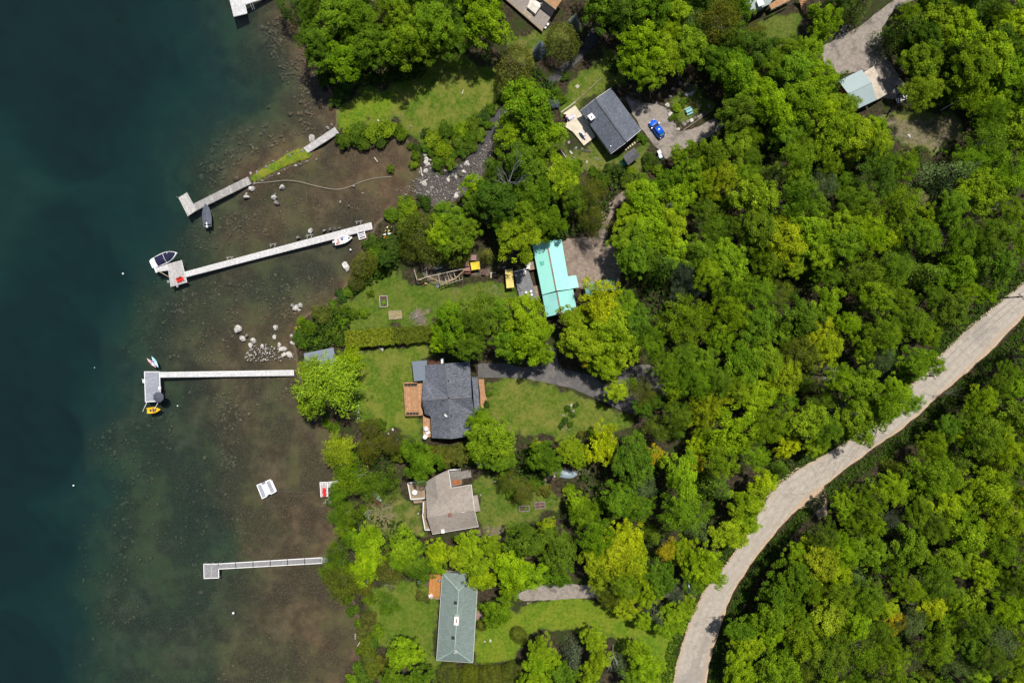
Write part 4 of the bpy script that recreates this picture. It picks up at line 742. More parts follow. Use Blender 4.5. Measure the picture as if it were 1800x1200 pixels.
def buildings():
    MAT['white_trim'] = plain('white_trim', (.72,.71,.68), .6, .1, 2); MAT['glass'] = plain('window_glass', (.03,.04,.05), .08, .2, 1, .6)
    red = planks('red_cedar', (.52,.29,.15), .22); grey = planks('weathered_wood', (.27,.25,.225), .25); tanw = planks('tan_wood', (.36,.27,.18), .25); dk = planks('grey_boards', (.25,.25,.26), .2)
    metal = plain('grey_metal', (.30,.31,.32), .4, .2, 3, .5, .6); black = plain('black_vent', (.02,.02,.022), .5, .2, 3); brick = plain('brick', (.25,.10,.07), .9, .3, 6)
    siding = plain('pale_siding', (.42,.40,.36), .8, .12, 2); brown = plain('brown_siding', (.13,.085,.055), .85, .2, 3); orange = plain('orange_red_boards', (.62,.10,.03), .7, .2, 2); beige = plain('beige_paving', (.58,.51,.40), .9, .2, 2.2)
    # slate roofed cottage
    b = base_at(1074,213); g = b[2]; e, r = 2.9, 4.9
    h = thing('house', 'slate-roofed cottage with a white skylight beside the blue car', 'house', b)
    R1 = zroof(dict(w=(1020,194.5,e), n=(1074,155,e), e=(1127,228,e), s=(1074,270.5,e), r0=(1046.5,173.5,r), r1=(1101.5,250,r)), g)
    sl = shingles('slate_shingles', (.112,.126,.155), .3, rad(-52)); roof = roof_obj('roof', R1, [('w','s','r1','r0'),('n','r0','r1','e')], sl, h, b)
    line_caps(roof, b, [(R1['r0'],R1['r1'])], shingles('ridge_shingles', (.10,.105,.115), .25), .35)
    walls(h, b, [(1020,194.5),(1074,270.5),(1127,228),(1074,155)], g+e, siding, .5, [((1020,194.5),(1074,155),R1['r0']),((1074,270.5),(1127,228),R1['r1'])])
    for a, c in ((('w'),('r0')),(('n'),('r0')),(('s'),('r1')),(('e'),('r1'))):
        A, B = R1[a], R1[c]; q = Vector((*P(*A), A[2]-.1))-Vector(b); w = Vector((*P(*B), B[2]-.1))-Vector(b); MB().beam(q, w, .06, .24).build('bargeboard', MAT['white_trim'], h)
    sk = MB(); x, y = P(1039.6, 206, g+4.05); sk.box((x-b[0], y-b[1], 4.1), (1.15,1.35,.3), rad(35), rad(-12)).build('skylight', MAT['white_trim'], h); x2, y2 = P(1039.6, 206, g+4.3); MB().lathe([(.16,0),(.16,.18),(.05,.22)], (x2-b[0], y2-b[1], 4.2), 10).build('skylight_vent', black, h)
    x, y = P(1077.3, 218, g+4.6); MB().lathe([(.16,0),(.16,.45),(.26,.47),(.2,.62)], (x-b[0], y-b[1], 4.35), 12).build('roof_vent', black, h)
    x, y = P(1073.5, 257, g+3.5); MB().lathe([(.09,0),(.09,.4)], (x-b[0], y-b[1], 3.2), 8).build('vent_pipe', metal, h)
    slab_px('patio', [(990.5,199.5),(1011,185.5),(1021,199),(1047,240),(1026.5,256),(1007,232),(992,222),(998,214)], g-.4, g+.35, beige, h, b)
    stairs_px('back_step', [(1085,160),(1091,167),(1094,165),(1088,158)], g+.4, g+.05, brick, h, b, 2)
    # garden shed beside it
    b2 = base_at(1110,274); g2 = b2[2]; s = thing('garden_shed', 'small grey-roofed shed below the slate-roofed cottage', 'shed', b2)
    RS = zroof(dict(a=(1095,274,2.1), b=(1115,259,2.1), c=(1125,274,2.1), d=(1104.5,290.5,2.1), r0=(1099.5,282.5,2.75), r1=(1120,266.5,2.75)), g2)
    roof_obj('roof', RS, [('a','r0','r1','b'),('d','c','r1','r0')], shingles('shed_shingles', (.105,.105,.115), .25), s, b2, .1); walls(s, b2, [(1095,274),(1115,259),(1125,274),(1104.5,290.5)], g2+2.1, siding, .25, [((1095,274),(1104.5,290.5),RS['r0']),((1115,259),(1125,274),RS['r1'])])
    # turquoise roofed house
    b = base_at(978,490); g = b[2]; e, r = 2.8, 4.2; tq = metal_roof('turquoise_metal', (.33,.74,.64), rad(-11), .45, .18)
    h = thing('house', 'long house under a turquoise metal roof beside the dirt parking area', 'house', b)
    T1 = zroof(dict(wn=(935,427,e), rn=(961,423.4,r), en=(987,421,e), e1=(998.3,485.5,e), rs=(977.8,511,r), ws=(953,518,e), x0=(1012.5,483.6,e-.35), x1=(1017.5,505,e-.35), es=(1003,508,e)), g)
    roof = roof_obj('roof', T1, [('wn','rn','rs','ws'),('rn','en','e1','es','rs')], tq, h, b, .12); roof_obj('porch_roof', zroof(dict(e1=(998.3,485.8,e-.1), x0=(1012.5,483.6,e-.5), x1=(1017.5,504.5,e-.5), es=(1003,507.7,e-.1)), g), [('e1','x0','x1','es')], tq, h, b, .1)
    e2, r2 = 2.4, 3.7; T2 = zroof(dict(wn=(953.4,519.3,e2), rn=(979,513,r2), en=(1007.5,508.5,e2), es=(1014,546,e2), rs=(986,551,r2), ws=(960,557,e2)), g)
    tq2 = metal_roof('turquoise_metal_dull', (.28,.62,.57), rad(-11), .45, .3); lower = roof_obj('lower_roof', T2, [('wn','rn','rs','ws'),('rn','en','es','rs')], tq2, h, b, .12)
    rust = plain('rusty_ridge', (.22,.15,.12), .7, .4, 3, .3); line_caps(roof, b, [((963,434,g+r-.02),T1['rs'])], rust, .3); line_caps(lower, b, [(T2['rn'],T2['rs'])], rust, .3)
    greenp = plain('green_sheet', (.11,.42,.32), .4, .2, 4)
    for q in ([(949,460,3.3),(966,457,3.85),(968,463,3.85),(951,467,3.3)], [(960.5,489,3.45),(972,486.5,3.85),(973.5,493,3.85),(962,495.5,3.45)]):
        b4 = MB(); V = [Vector((*P(px, py, g+z), g+z+.07))-Vector(b) for px, py, z in q]; b4.add(V+[v-Vector((0,0,.06)) for v in V], [[0,1,2,3],[7,6,5,4],[0,4,5,1],[1,5,6,2],[2,6,7,3],[3,7,4,0]]); b4.build('roof_panel', greenp, roof)
    walls(h, b, [(935,427),(987,421),(998.3,485.5),(1003,508),(953,518)], g+e, brown, .45, [((935,427),(987,421),T1['rn'])]); walls(h, b, [(953.4,519.3),(1007.5,508.5),(1014,546),(960,557)], g+e2, brown, .45, [((1014,546),(960,557),T2['rs'])], wname='lower_wall', door=False)
    ch = px_box('chimney', 983.5, 550.5, g+4.6, (.8,.8,4.6), brick, h, b); x, y = P(983.5,550.5,g+4.9); MB().lathe([(.2,0),(.17,.35)], (x-b[0], y-b[1], 4.58), 10).build('flue', MAT['white_trim'], ch)
    deck_px('deck', [(902.6,477),(928,472.5),(946,528.5),(912.5,521)], g+.75, dk, h, b, .2); deck_px('upper_deck', [(926,461),(941,458),(943.5,472.5),(929.5,475)], g+1.2, tanw, h, b, .16)
    railing_px([(903,477.5),(926,472)], g+.75, MAT['white_trim'], h, b); px_box('deck_bench', 929, 467, g+1.7, (.7,1.3,.4), MAT['white_trim'], h, b, rad(-10))
    deck_px('side_walk', [(938,503),(952,500),(955,520),(942,524)], g+.5, tanw, h, b, .16)
    c = thing('carport', 'low green corrugated shelter roof below the dirt parking area', 'carport', base_at(1056,502)); bc = c.location[:]
    roof_obj('roof', zroof(dict(a=(1026,500,2.3), b=(1082.5,488,2.3), c=(1087,507,2.7), d=(1031,520,2.7)), bc[2]), [('a','b','c','d')], metal_roof('green_corrugated', (.06,.19,.14), rad(80), .3, .5), c, bc, .06)
    for px, py in ((1030,502),(1080,491),(1084,505),(1034,517)): x, y = P(px, py, bc[2]+2.2); MB().beam((x-bc[0], y-bc[1], -.2), (x-bc[0], y-bc[1], 2.2), .12).build('post', grey, c)
    # dark grey house
    b = base_at(790,700); g = b[2]; e, r = 3.2, 5.6; sh = shingles('charcoal_shingles', (.120,.128,.152), .4, rad(3))
    h = thing('house', 'dark grey cross-gabled house with cedar decks at the asphalt drive', 'house', b)
    D = zroof(dict(nw=(747.3,641.5,e), nr=(783,638.7,r), ne=(826,635.5,e), ee=(829.3,696.5,e), er=(829.3,697.5,r), c=(788.7,699.3,r), wr=(742,703.3,r), wn=(743.5,668.8,e), vn=(747.8,666.5,e), wsw=(746.5,727.5,e), vs=(757,731.5,e), sw=(758.7,769.5,e), sr=(793.5,771,r), se=(835,765,e), ves=(834,725.5,e)), g)
    roof = roof_obj('roof', D, [('nw','nr','c','vn'),('nr','ne','ee','c'),('wn','vn','c','wr'),('wr','c','vs','wsw'),('vs','c','sr','sw'),('c','ves','se','sr'),('c','er','ves')], sh, h, b, .18)
    line_caps(roof, b, [(D['nr'],D['c']),(D['wr'],D['c']),(D['c'],D['er']),(D['c'],D['sr'])], shingles('charcoal_ridge', (.13,.13,.14), .3), .3)
    dsid = plain('charcoal_siding', (.10,.10,.105), .8, .15, 2)
    A, B, C3 = (Vector((*P(*D[k]), D[k][2]))-Vector(b) for k in ('c','er','ee')); bw = MB(); bw.add([A+Vector((0,-.06,-.1)), B+Vector((0,-.06,-.05)), C3+Vector((0,-.1,-.1)), A+Vector((0,-.3,-.15)), B+Vector((0,-.3,-.15)), C3+Vector((0,-.3,-.1))], [[0,1,2],[5,4,3],[0,3,4,1],[1,4,5,2],[2,5,3,0]]); bw.build('gable_wall', dsid, h)
    walls(h, b, [(747.3,641.5),(826,635.5),(834,725.5),(835,765),(758.7,769.5),(757,731.5),(746.5,727.5),(743.5,668.8),(747.8,666.5)], g+e, dsid, .5, [((747.3,641.5),(826,635.5),D['nr']),((743.5,668.8),(746.5,727.5),D['wr']),((758.7,769.5),(835,765),D['sr'])])
    roof_obj('porch_roof', zroof(dict(a=(829.5,662.7,2.75), b=(839.6,662.4,2.45), c=(843.6,721.3,2.45), d=(834.3,724.7,2.75)), g), [('a','b','c','d')], sh, h, b, .12)
    roof_obj('side_roof', zroof(dict(a=(724,635.3,2.6), b=(750.4,633,3.1), c=(752,667.5,3.1), d=(727.7,670,2.6)), g), [('a','b','c','d')], metal_roof('blue_grey_metal', (.16,.19,.23), rad(3), .4, .25), h, b, .1); walls(h, b, [(724,635.3),(750.4,633),(752,667.5),(727.7,670)], g+2.5, dsid, .3, wname='side_wall', door=False)
    deck_px('deck', [(708.7,672),(742.5,670.7),(743.5,729.5),(713,731)], g+.9, red, h, b, .17, True); deck_px('side_deck', [(743.3,730),(757,735),(758.5,767.5),(744,768.5)], g+.9, red, h, b, .17)
    deck_px('rear_deck', [(751.3,633.3),(775,630.7),(779,639.5),(752,642)], g+.8, planks('dark_red_boards', (.12,.05,.035), .3), h, b, .17); px_box('post', 777, 634, g+2.6, (.45,1.1,2.6), MAT['white_trim'], h, b)
    railing_px([(733,672.5),(709.5,673.5),(713.5,730),(741,729.5)], g+.9, red, h, b)
    deck_px('entry_deck', [(840.7,666),(850.7,666),(853,692),(844,692.5)], g+.75, red, h, b, .17, False); stairs_px('steps', [(844,692),(852.5,690.5),(857.5,712),(845,718)], g+.75, g+.1, red, h, b, 6)
    for i in range(4): px_box('planter', 713.5+i*5.6, 675.6, g+1.35, (.55,.5,.45), black, h, b)
    for i in range(4): px_box('planter', 716.5+i*5.6, 726.8, g+1.35, (.55,.5,.45), black, h, b)
    x, y = P(784.7, 730, g+5.1); dm = MB(); dm.lathe([(.02,0),(.22,.04),(.4,.14),(.46,.22)], (0,0,0), 16); d = dm.build('satellite_dish', MAT['white_trim'], h); d.location = (x-b[0], y-b[1], 4.95); d.rotation_euler = (rad(-35), rad(12), 0)
    MB().beam((x-b[0]-.45, y-b[1]-.8, 4.35), (x-b[0], y-b[1], 4.98), .07).build('dish_arm', metal, h)
    for px, py, zz in ((787.3,669.3,5.4),(792.5,731,5.4)): x, y = P(px, py, g+zz); MB().lathe([(.14,0),(.14,.4),(.3,.42),(.24,.6)], (x-b[0], y-b[1], zz-.35), 10).build('roof_vent', black, h)
    # tan roofed house
    b = base_at(790,885); g = b[2]; e, r = 3.0, 4.9; tn = shingles('tan_shingles', (.295,.255,.22), .12, rad(8), .25); tn2 = tn
    h = thing('house', 'tan-roofed house with pale trim and grey decks among the trees', 'house', b)
    K = zroof(dict(nw=(748.8,866,e), n1=(792.3,857.3,e), ne=(828.7,851.5,e), re=(834,895.5,r), rw=(750.5,908.3,r), se=(841,925,e), sw=(759.8,938.5,e), v=(769.2,876.5,4.55), wv=(748.9,866.2,e), jr=(764.5,836.8,4.6), jw=(746.5,848,e), je=(788,825.2,e)), g)
    roof = roof_obj('roof', K, [('nw','v','n1','ne','re','rw'),('rw','re','se','sw')], tn, h, b, .16); roof_obj('wing_roof', zroof(dict(jw=(746.2,847.5,e), jr=(764.5,836.8,4.5), v=(769.4,876.8,4.5), wv=(749.2,866.6,e), je=(788,825,e), n1=(792.5,857.5,e)), g), [('jw','jr','v','wv'),('jr','je','n1','v')], tn2, h, b, .14)
    line_caps(roof, b, [(K['rw'],K['re'])], shingles('tan_ridge', (.30,.25,.215), .15), .3)
    walls(h, b, [(748.8,866),(828.7,851.5),(841,925),(759.8,938.5)], g+e, siding, .45, [((828.7,851.5),(841,925),K['re']),((748.8,866),(759.8,938.5),K['rw'])]); walls(h, b, [(746.5,848),(788,825),(792.5,860),(749.2,870)], g+e-.02, siding, .5, wname='wing_wall', door=False)
    for a, c in (('n1','ne'),('ne','re'),('re','se'),('se','sw')):
        A, B = K[a], K[c]; MB().beam(Vector((*P(*A), A[2]-.08))-Vector(b), Vector((*P(*B), B[2]-.08))-Vector(b), .07, .2).build('fascia', MAT['white_trim'], h)
    MB().beam(Vector((*P(788.5,825,g+e), g+e-.08))-Vector(b), Vector((*P(793,857,g+e), g+e-.08))-Vector(b), .1, .2).build('fascia', MAT['white_trim'], h)
    roof_obj('porch_roof', zroof(dict(a=(830.5,870.8,2.6), b=(839.2,869.5,2.3), c=(844.6,897.5,2.3), d=(835,899.3,2.6)), g), [('a','b','c','d')], tn, h, b, .12)
    deck_px('deck', [(716,848.5),(746,847.5),(748,876),(722,878)], g+1.0, tanw, h, b, .16); railing_px([(745,846),(716.5,848.5),(722,877.5),(746,875.5)], g+1.0, MAT['white_trim'], h, b); stairs_px('steps', [(726,878),(742,876.5),(743,883),(728,884.5)], g+.95, g+.1, tanw, h, b, 5)
    deck_px('veranda', [(743.5,880),(750,879),(757,931),(747,932)], g+1.0, tanw, h, b, .16); railing_px([(744,882),(743.5,903),(742.5,904),(747,931),(756,931)], g+1.0, MAT['white_trim'], h, b)
    deck_px('upper_deck', [(790,826),(809.5,824.5),(812,851),(793,855.5)], g+1.4, grey, h, b, .18, False); railing_px([(790,826),(809.5,824.5)], g+1.4, MAT['white_trim'], h, b); stairs_px('long_steps', [(810,828.5),(811,841.5),(829,838.5),(827.5,825)], g+1.4, g+.1, grey, h, b, 8)
    px_box('chimney', 790.8, 904.8, g+5.4, (.6,.6,1.1), brick, h, b, rad(8)); px_box('roof_vent', 778.5, 933.5, g+3.8, (.7,.8,.7), MAT['white_trim'], h, b, rad(8))
    for px in (812.5, 815.5): x, y = P(px, 900, g+5.1); MB().lathe([(.1,0),(.1,.35)], (x-b[0], y-b[1], 4.75), 8).build('vent_pipe', MAT['white_trim'], h)
    # green roofed bungalow
    b = base_at(802,1090); g = b[2]; e, r = 2.9, 4.5; gr = shingles('green_shingles', (.165,.21,.19), .14, rad(3), .12)
    h = thing('house', 'long green-roofed bungalow with a white chimney beside the bright lawn', 'house', b)
    G = zroof(dict(nw=(777.7,1006,e), ne=(840.5,1008.5,e), se=(831,1164.3,e), sw=(767.4,1160,e), rn=(806.4,1037,r), rs=(799.2,1142,r)), g)
    roof = roof_obj('roof', G, [('nw','rn','rs','sw'),('ne','se','rs','rn'),('nw','ne','rn'),('sw','rs','se')], gr, h, b, .18); cap = shingles('green_ridge', (.30,.40,.35), .1)
    line_caps(roof, b, [(G['rn'],G['rs']),(G['sw'],G['rs']),(G['se'],G['rs']),(G['nw'],G['rn']),(G['ne'],G['rn'])], cap, .16)
    walls(h, b, [(777.7,1006),(840.5,1008.5),(831,1164.3),(767.4,1160)], g+e, siding, .5)
    for a, c in (('nw','sw'),('sw','se'),('se','ne')):
        A, B = G[a], G[c]; MB().beam(Vector((*P(*A), A[2]-.12))-Vector(b), Vector((*P(*B), B[2]-.12))-Vector(b), .12, .14).build('gutter', MAT['white_trim'], h)
    c = px_box('chimney', 802.2, 1091, g+5.3, (1.0,1.75,1.4), plain('white_masonry', (.75,.72,.68), .8, .1, 3), h, b, rad(-4))
    for k in range(3): x, y = P(802.2, 1088.6+k*2.3, g+5.35); MB().lathe([(.15,0),(.13,.1)], (x-b[0], y-b[1], 5.28), 10).build('flue', brick, c)
    for px, py in ((800.6,1059.3),(796.4,1121)): px_box('roof_vent', px, py, g+4.55, (.6,.6,.35), black, h, b)
    x, y = P(801.5, 1144, g+4.9); ant = MB(); ant.beam((x-b[0], y-b[1], 4.2), (x-b[0], y-b[1], 5.2), .06)
    for k in range(4): ant.beam((x-b[0]-.5+.1*k, y-b[1]-.3+.2*k, 5.15), (x-b[0]+.5-.1*k, y-b[1]-.2+.2*k, 5.15), .05)
    ant.build('antenna', MAT['white_trim'], h)
    deck_px('deck', [(755.5,1005.5),(777.3,1007),(773.9,1052),(753,1050.3)], g+.8, planks('orange_cedar', (.58,.26,.075), .2), h, b, .17, True); stairs_px('steps', [(754.5,1022),(753.8,1030),(739,1027),(740,1020.5)], g+.75, g+.1, planks('worn_steps', (.16,.10,.07), .3), h, b, 6)
    px_box('step_landing', 736.5, 1023.5, g+.2, (.7,.7,.3), MAT['white_trim'], h, b); railing_px([(753.3,1050.3),(773.5,1052)], g+.8, tanw, h, b)
    deck_px('porch', [(836.5,1074),(848,1075),(850,1087),(835.8,1089)], g+.35, planks('porch_boards', (.33,.23,.19), .2), h, b, .17, False)
    # house at the top edge with a broad low deck
    b = base_at(945,0); g = b[2]; h = thing('house', 'house at the top edge with a broad grey deck and whitewashed hot tub cover', 'house', b)
    stn = shingles('grey_felt', (.25,.215,.19), .1, rad(-40), .1); slab_px('deck', [(880,-12),(953.3,53),(962,40),(976.5,16),(1010,-40),(960,-80),(900,-60)], g-.5, g+.8, stn, h, b)
    slab_px('deck_edge', [(879,-12.5),(878,-10),(953,55.5),(954.5,53)], g+.3, g+.84, tanw, h, b)
    R6 = zroof(dict(a=(955,0,2.9), b=(976.8,15.6,2.9), c=(1012,-40,2.9), d=(985,-60,4.4), e=(930,-60,2.9), f=(955,0,2.9)), g)
    deck_px('balcony', [(953,-3),(977,15.8),(992,-6),(968,-26)], g+3.2, red, h, b, .2, True); slab_px('balcony_edge', [(952,-2),(976.8,17.5),(978,15.8),(953.5,-3.5)], g+2.9, g+3.26, tanw, h, b)
    roof_obj('roof', zroof(dict(a=(930,-40,3.2), b=(968,-12,3.2), c=(1010,-70,3.2), d=(972,-98,3.2), r0=(949,-26,5.2), r1=(991,-84,5.2)), g), [('a','r0','r1','d'),('b','c','r1','r0')], shingles('brown_shingles', (.16,.10,.07), .2), h, b); walls(h, b, [(930,-40),(968,-12),(1010,-70),(972,-98)], g+3.2, brown, .4)
    hc = slab_px('hot_tub_cover', [(934,-4),(926.5,12.5),(941,24.5),(952.5,8)], g+.78, g+1.7, plain('stained_white_cover', (.62,.58,.51), .85, .35, 1.2), h, b)
    stairs_px('tub_steps', [(922.8,16),(935.5,26.5),(932.5,35),(920.5,24)], g+1.2, g+.86, planks('pale_slats', (.52,.44,.33), .25), h, b, 4)
    # house with grey green roof at the top edge
    b = base_at(1335,0); g = b[2]; h = thing('house', 'grey-green roofed house with cedar decks at the top edge', 'house', b)
    roof_obj('roof', zroof(dict(a=(1323,21,3.4), b=(1353,7.5,3.4), c=(1400,-60,3.4), d=(1330,-90,3.4), e=(1306,6,3.4), r=(1340,-34,4.8)), g), [('a','b','r'),('b','c','r'),('c','d','r'),('d','e','r'),('e','a','r')], metal_roof('grey_green_metal', (.30,.36,.34), rad(20), .5, .2), h, b); walls(h, b, [(1323,21),(1353,7.5),(1400,-60),(1330,-90),(1306,6)], g+3.4, siding, .5)
    px_box('skylight', 1337, 5, g+4.4, (1.3,1.3,.3), MAT['white_trim'], h, b, rad(20)); deck_px('deck', [(1351.5,8.5),(1355.5,16.5),(1392,-2),(1388,-14)], g+1.8, red, h, b, .17, False); railing_px([(1355.5,16.8),(1392,-1)], g+1.8, tanw, h, b)
    stairs_px('steps', [(1402,-6),(1416,-6),(1419.3,22),(1414,26.5)], g+1.9, g+.1, red, h, b, 10)
    # corrugated garage
    b = base_at(1515,155); g = b[2]; e, r = 2.9, 4.4; cor = metal_roof('pale_corrugated', (.34,.42,.42), rad(-62), .32, .15)
    h = thing('garage', 'pale corrugated-roof garage with orange-red walls by the gravel drive', 'garage', b)
    Q = zroof(dict(ne=(1514.8,122.5,e), re=(1532,145,r), se=(1540.8,175.8,e), nw=(1474,142.5,e), rw=(1491,165,r), sw=(1500,195,e)), g)
    roof = roof_obj('roof', Q, [('ne','re','rw','nw'),('re','se','sw','rw')], cor, h, b, .1); line_caps(roof, b, [(Q['re'],Q['rw'])], plain('ridge_flashing',(.26,.32,.32),.6,.1,3), .14)
    walls(h, b, [(1514.8,122.5),(1540.8,175.8),(1500,195),(1474,142.5)], g+e, orange, .3, [((1514.8,122.5),(1540.8,175.8),Q['re']),((1500,195),(1474,142.5),Q['rw'])])
    roof_obj('lean_to_roof', zroof(dict(a=(1518.7,126.8,2.6), b=(1536.2,116.6,2.1), c=(1560.2,164.8,2.1), d=(1541.5,175.9,2.6)), g), [('a','b','c','d')], plain('stained_cream_sheet', (.42,.36,.29), .7, .4, .8), h, b, .08)
    for px, py in ((1536,119.5),(1557.5,164.5)): x, y = P(px, py, g+2); MB().beam((x-b[0], y-b[1], -.3), (x-b[0], y-b[1], 2.05), .12).build('post', grey, h)
    # boathouse under the willow
    b = base_at(562,632); g = max(b[2], .2); h = thing('boathouse', 'low blue-grey boathouse roof half hidden by the light green willow', 'boathouse', (b[0], b[1], g)); b = (b[0], b[1], g)
    roof_obj('roof', zroof(dict(a=(534,621,2.0), b=(586,610.5,2.0), c=(592,645,2.3), d=(538,655,2.3)), g), [('a','b','c','d')], metal_roof('blue_grey_sheet', (.17,.20,.25), rad(10), .4, .35), h, b, .1); walls(h, b, [(534,621),(586,610.5),(592,645),(538,655)], g+1.95, brown, .3)
# ---------------------------------------------------------------- docks and what lies on the water
def W3(px, py, z): x, y = P(px, py, z); return Vector((x, y, z))
def boards(quad, base, thick=.08, board=.2, gap=.05):
    """boards laid across, from edge 0-3 to edge 1-2"""
    A, B, C_, D = [q-base for q in quad]; n = max(2, int((B-A).length/board)); b = MB(); dz = Vector((0,0,thick))
    for i in range(n):
        t0, t1 = (i+gap)/n, (i+1-gap)/n; w = Vector((0,0,R.uniform(-.008,.008))); q = [A.lerp(B,t0)+w, A.lerp(B,t1)+w, D.lerp(C_,t1)+w, D.lerp(C_,t0)+w]
        b.add(q+[p-dz for p in q], [[0,1,2,3],[7,6,5,4],[0,4,5,1],[1,5,6,2],[2,6,7,3],[3,7,4,0]])
    return b
def dock(label, parts, z=.45, mat=None, frame=None, post_gap=4.0, name='dock', post_up=.12):
    """parts: name, quad in photo places (length from 0 to 1), board width, boards across?"""
    c = [sum(p[0] for q in parts for p in q[1])/sum(len(q[1]) for q in parts), sum(p[1] for q in parts for p in q[1])/sum(len(q[1]) for q in parts)]
    base = Vector((*P(c[0], c[1], z), 0)); d = thing(name, label, name.replace('_',' ') if name != 'plank_bridge' else 'footbridge', base)
    for nm, quad, bw, m in parts:
        q = [W3(x, y, z) for x, y in quad]; boards(q, base, .07, bw).build(nm, m or mat, d)
        fr = MB()
        for a, e in ((0,1),(3,2),(0,3),(1,2)): fr.beam(q[a]-base-Vector((0,0,.17)), q[e]-base-Vector((0,0,.17)), .1, .18)
        fr.build('frame', frame or mat, d)
        L = (q[1]-q[0]).length; k = max(1, int(L/post_gap))
        for i in range(k+1):
            for s, e in ((0,1),(3,2)):
                p = q[s].lerp(q[e], i/k); o = q[3 if s == 0 else 0].lerp(q[2 if s == 0 else 1], i/k); p = p+(p-o).normalized()*.06; dep = min(gz(p.x, p.y), .2)
                MB().tube([p-base+Vector((0,0,post_up)), Vector((p.x-base.x, p.y-base.y, dep-.1))], .05, 7).build('post', MAT['post'], d)
    return d, base
def chair(px, py, z, rz, mat, label, group=None, kind='garden_chair'):
    """low slatted garden chair with broad arms"""
    x, y = P(px, py, z); o = thing(kind, label, 'chair', (x, y, z), rz, group); s = MB()
    for i in range(5): s.box((-.02, -.28+i*.14, .36-.0*i), (.56,.12,.025), 0, 0, rad(12))
    s.build('seat', mat, o); s = MB()
    for i in range(5): s.box((-.42, -.26+i*.13, .66), (.03,.115,.78-.06*abs(i-2)), 0, 0, rad(-24))
    s.build('backrest', mat, o)
    for k in (-1, 1):
        MB().box((-.02, k*.36, .56), (.74,.15,.03)).build('armrest', mat, o)
        MB().box((.27, k*.33, .28), (.09,.035,.56)).build('leg', mat, o); MB().box((-.32, k*.33, .27), (.09,.035,.54)).build('leg', mat, o)
    return o
def hull_rings(L, W, H, t_bow=.5, stern=.86, n=15, inner=True, wall=.07, deckz=.18, p=2.2):
    """ring sections of an open boat from stern (x=-L/2) to bow"""
    out = []
    for i in range(n):
        t = i/(n-1); x = -L/2+L*t; w = W/2*(stern+(1-stern)*min(1, t/.35))*(1-max(0, (t-.42)/.58)**p); w = max(w, .03); sh = H*(1+.28*t*t); ch = w*.82; kz = -.18+.22*max(0, t-.7)/.3; iw = max(w-wall, .01); fz = deckz if t < .9 else sh-.05
        out.append([(x,w,sh),(x,ch,.05),(x,0,kz),(x,-ch,.05),(x,-w,sh),(x,-iw,sh),(x,-iw*.92,fz),(x,0,fz),(x,iw*.92,fz),(x,iw,sh)] if inner else [(x,w,sh),(x,ch,.05),(x,0,kz),(x,-ch,.05),(x,-w,sh),(x,0,sh+.02)])
    return out
def pod(L, W, H, n=13, m=10, flat=.0, sharp=1.6, stern=None):
    """rings of a closed pointed shell (kayak, board, upturned boat)"""
    out = []
    for i in range(n):
        t = i/(n-1); u = abs(2*t-1); w = W/2*max(.04, (1-u**sharp)) if stern is None or t > .5 else W/2*(stern+(1-stern)*(1-u**2)); h = H*max(.15, 1-u**2.5); out.append([(-L/2+L*t, w*math.cos(2*PI*j/m), max(-.5*H, h*math.sin(2*PI*j/m)*(1 if math.sin(2*PI*j/m) > 0 else .5))) for j in range(m)])
    return out
def heading(p0, p1): a, b = P(*p0), P(*p1); return math.atan2(b[1]-a[1], b[0]-a[0]), math.hypot(b[0]-a[0], b[1]-a[1])
def outboard(parent, x, z, cowl, y=0):
    MB().loft([[(x-.30,y-.13,z+.05),(x-.30,y+.13,z+.05),(x-.30,y+.13,z+.35),(x-.30,y-.13,z+.35)],[(x-.05,y-.2,z),(x-.05,y+.2,z),(x-.05,y+.2,z+.5),(x-.05,y-.2,z+.5)],[(x+.25,y-.17,z+.05),(x+.25,y+.17,z+.05),(x+.25,y+.17,z+.42),(x+.25,y-.17,z+.42)]]).build('outboard_motor', cowl, parent, bevel=.04)
    MB().box((x-.1,y,z-.35),(.2,.1,.8)).build('motor_leg', MAT['dark'], parent)
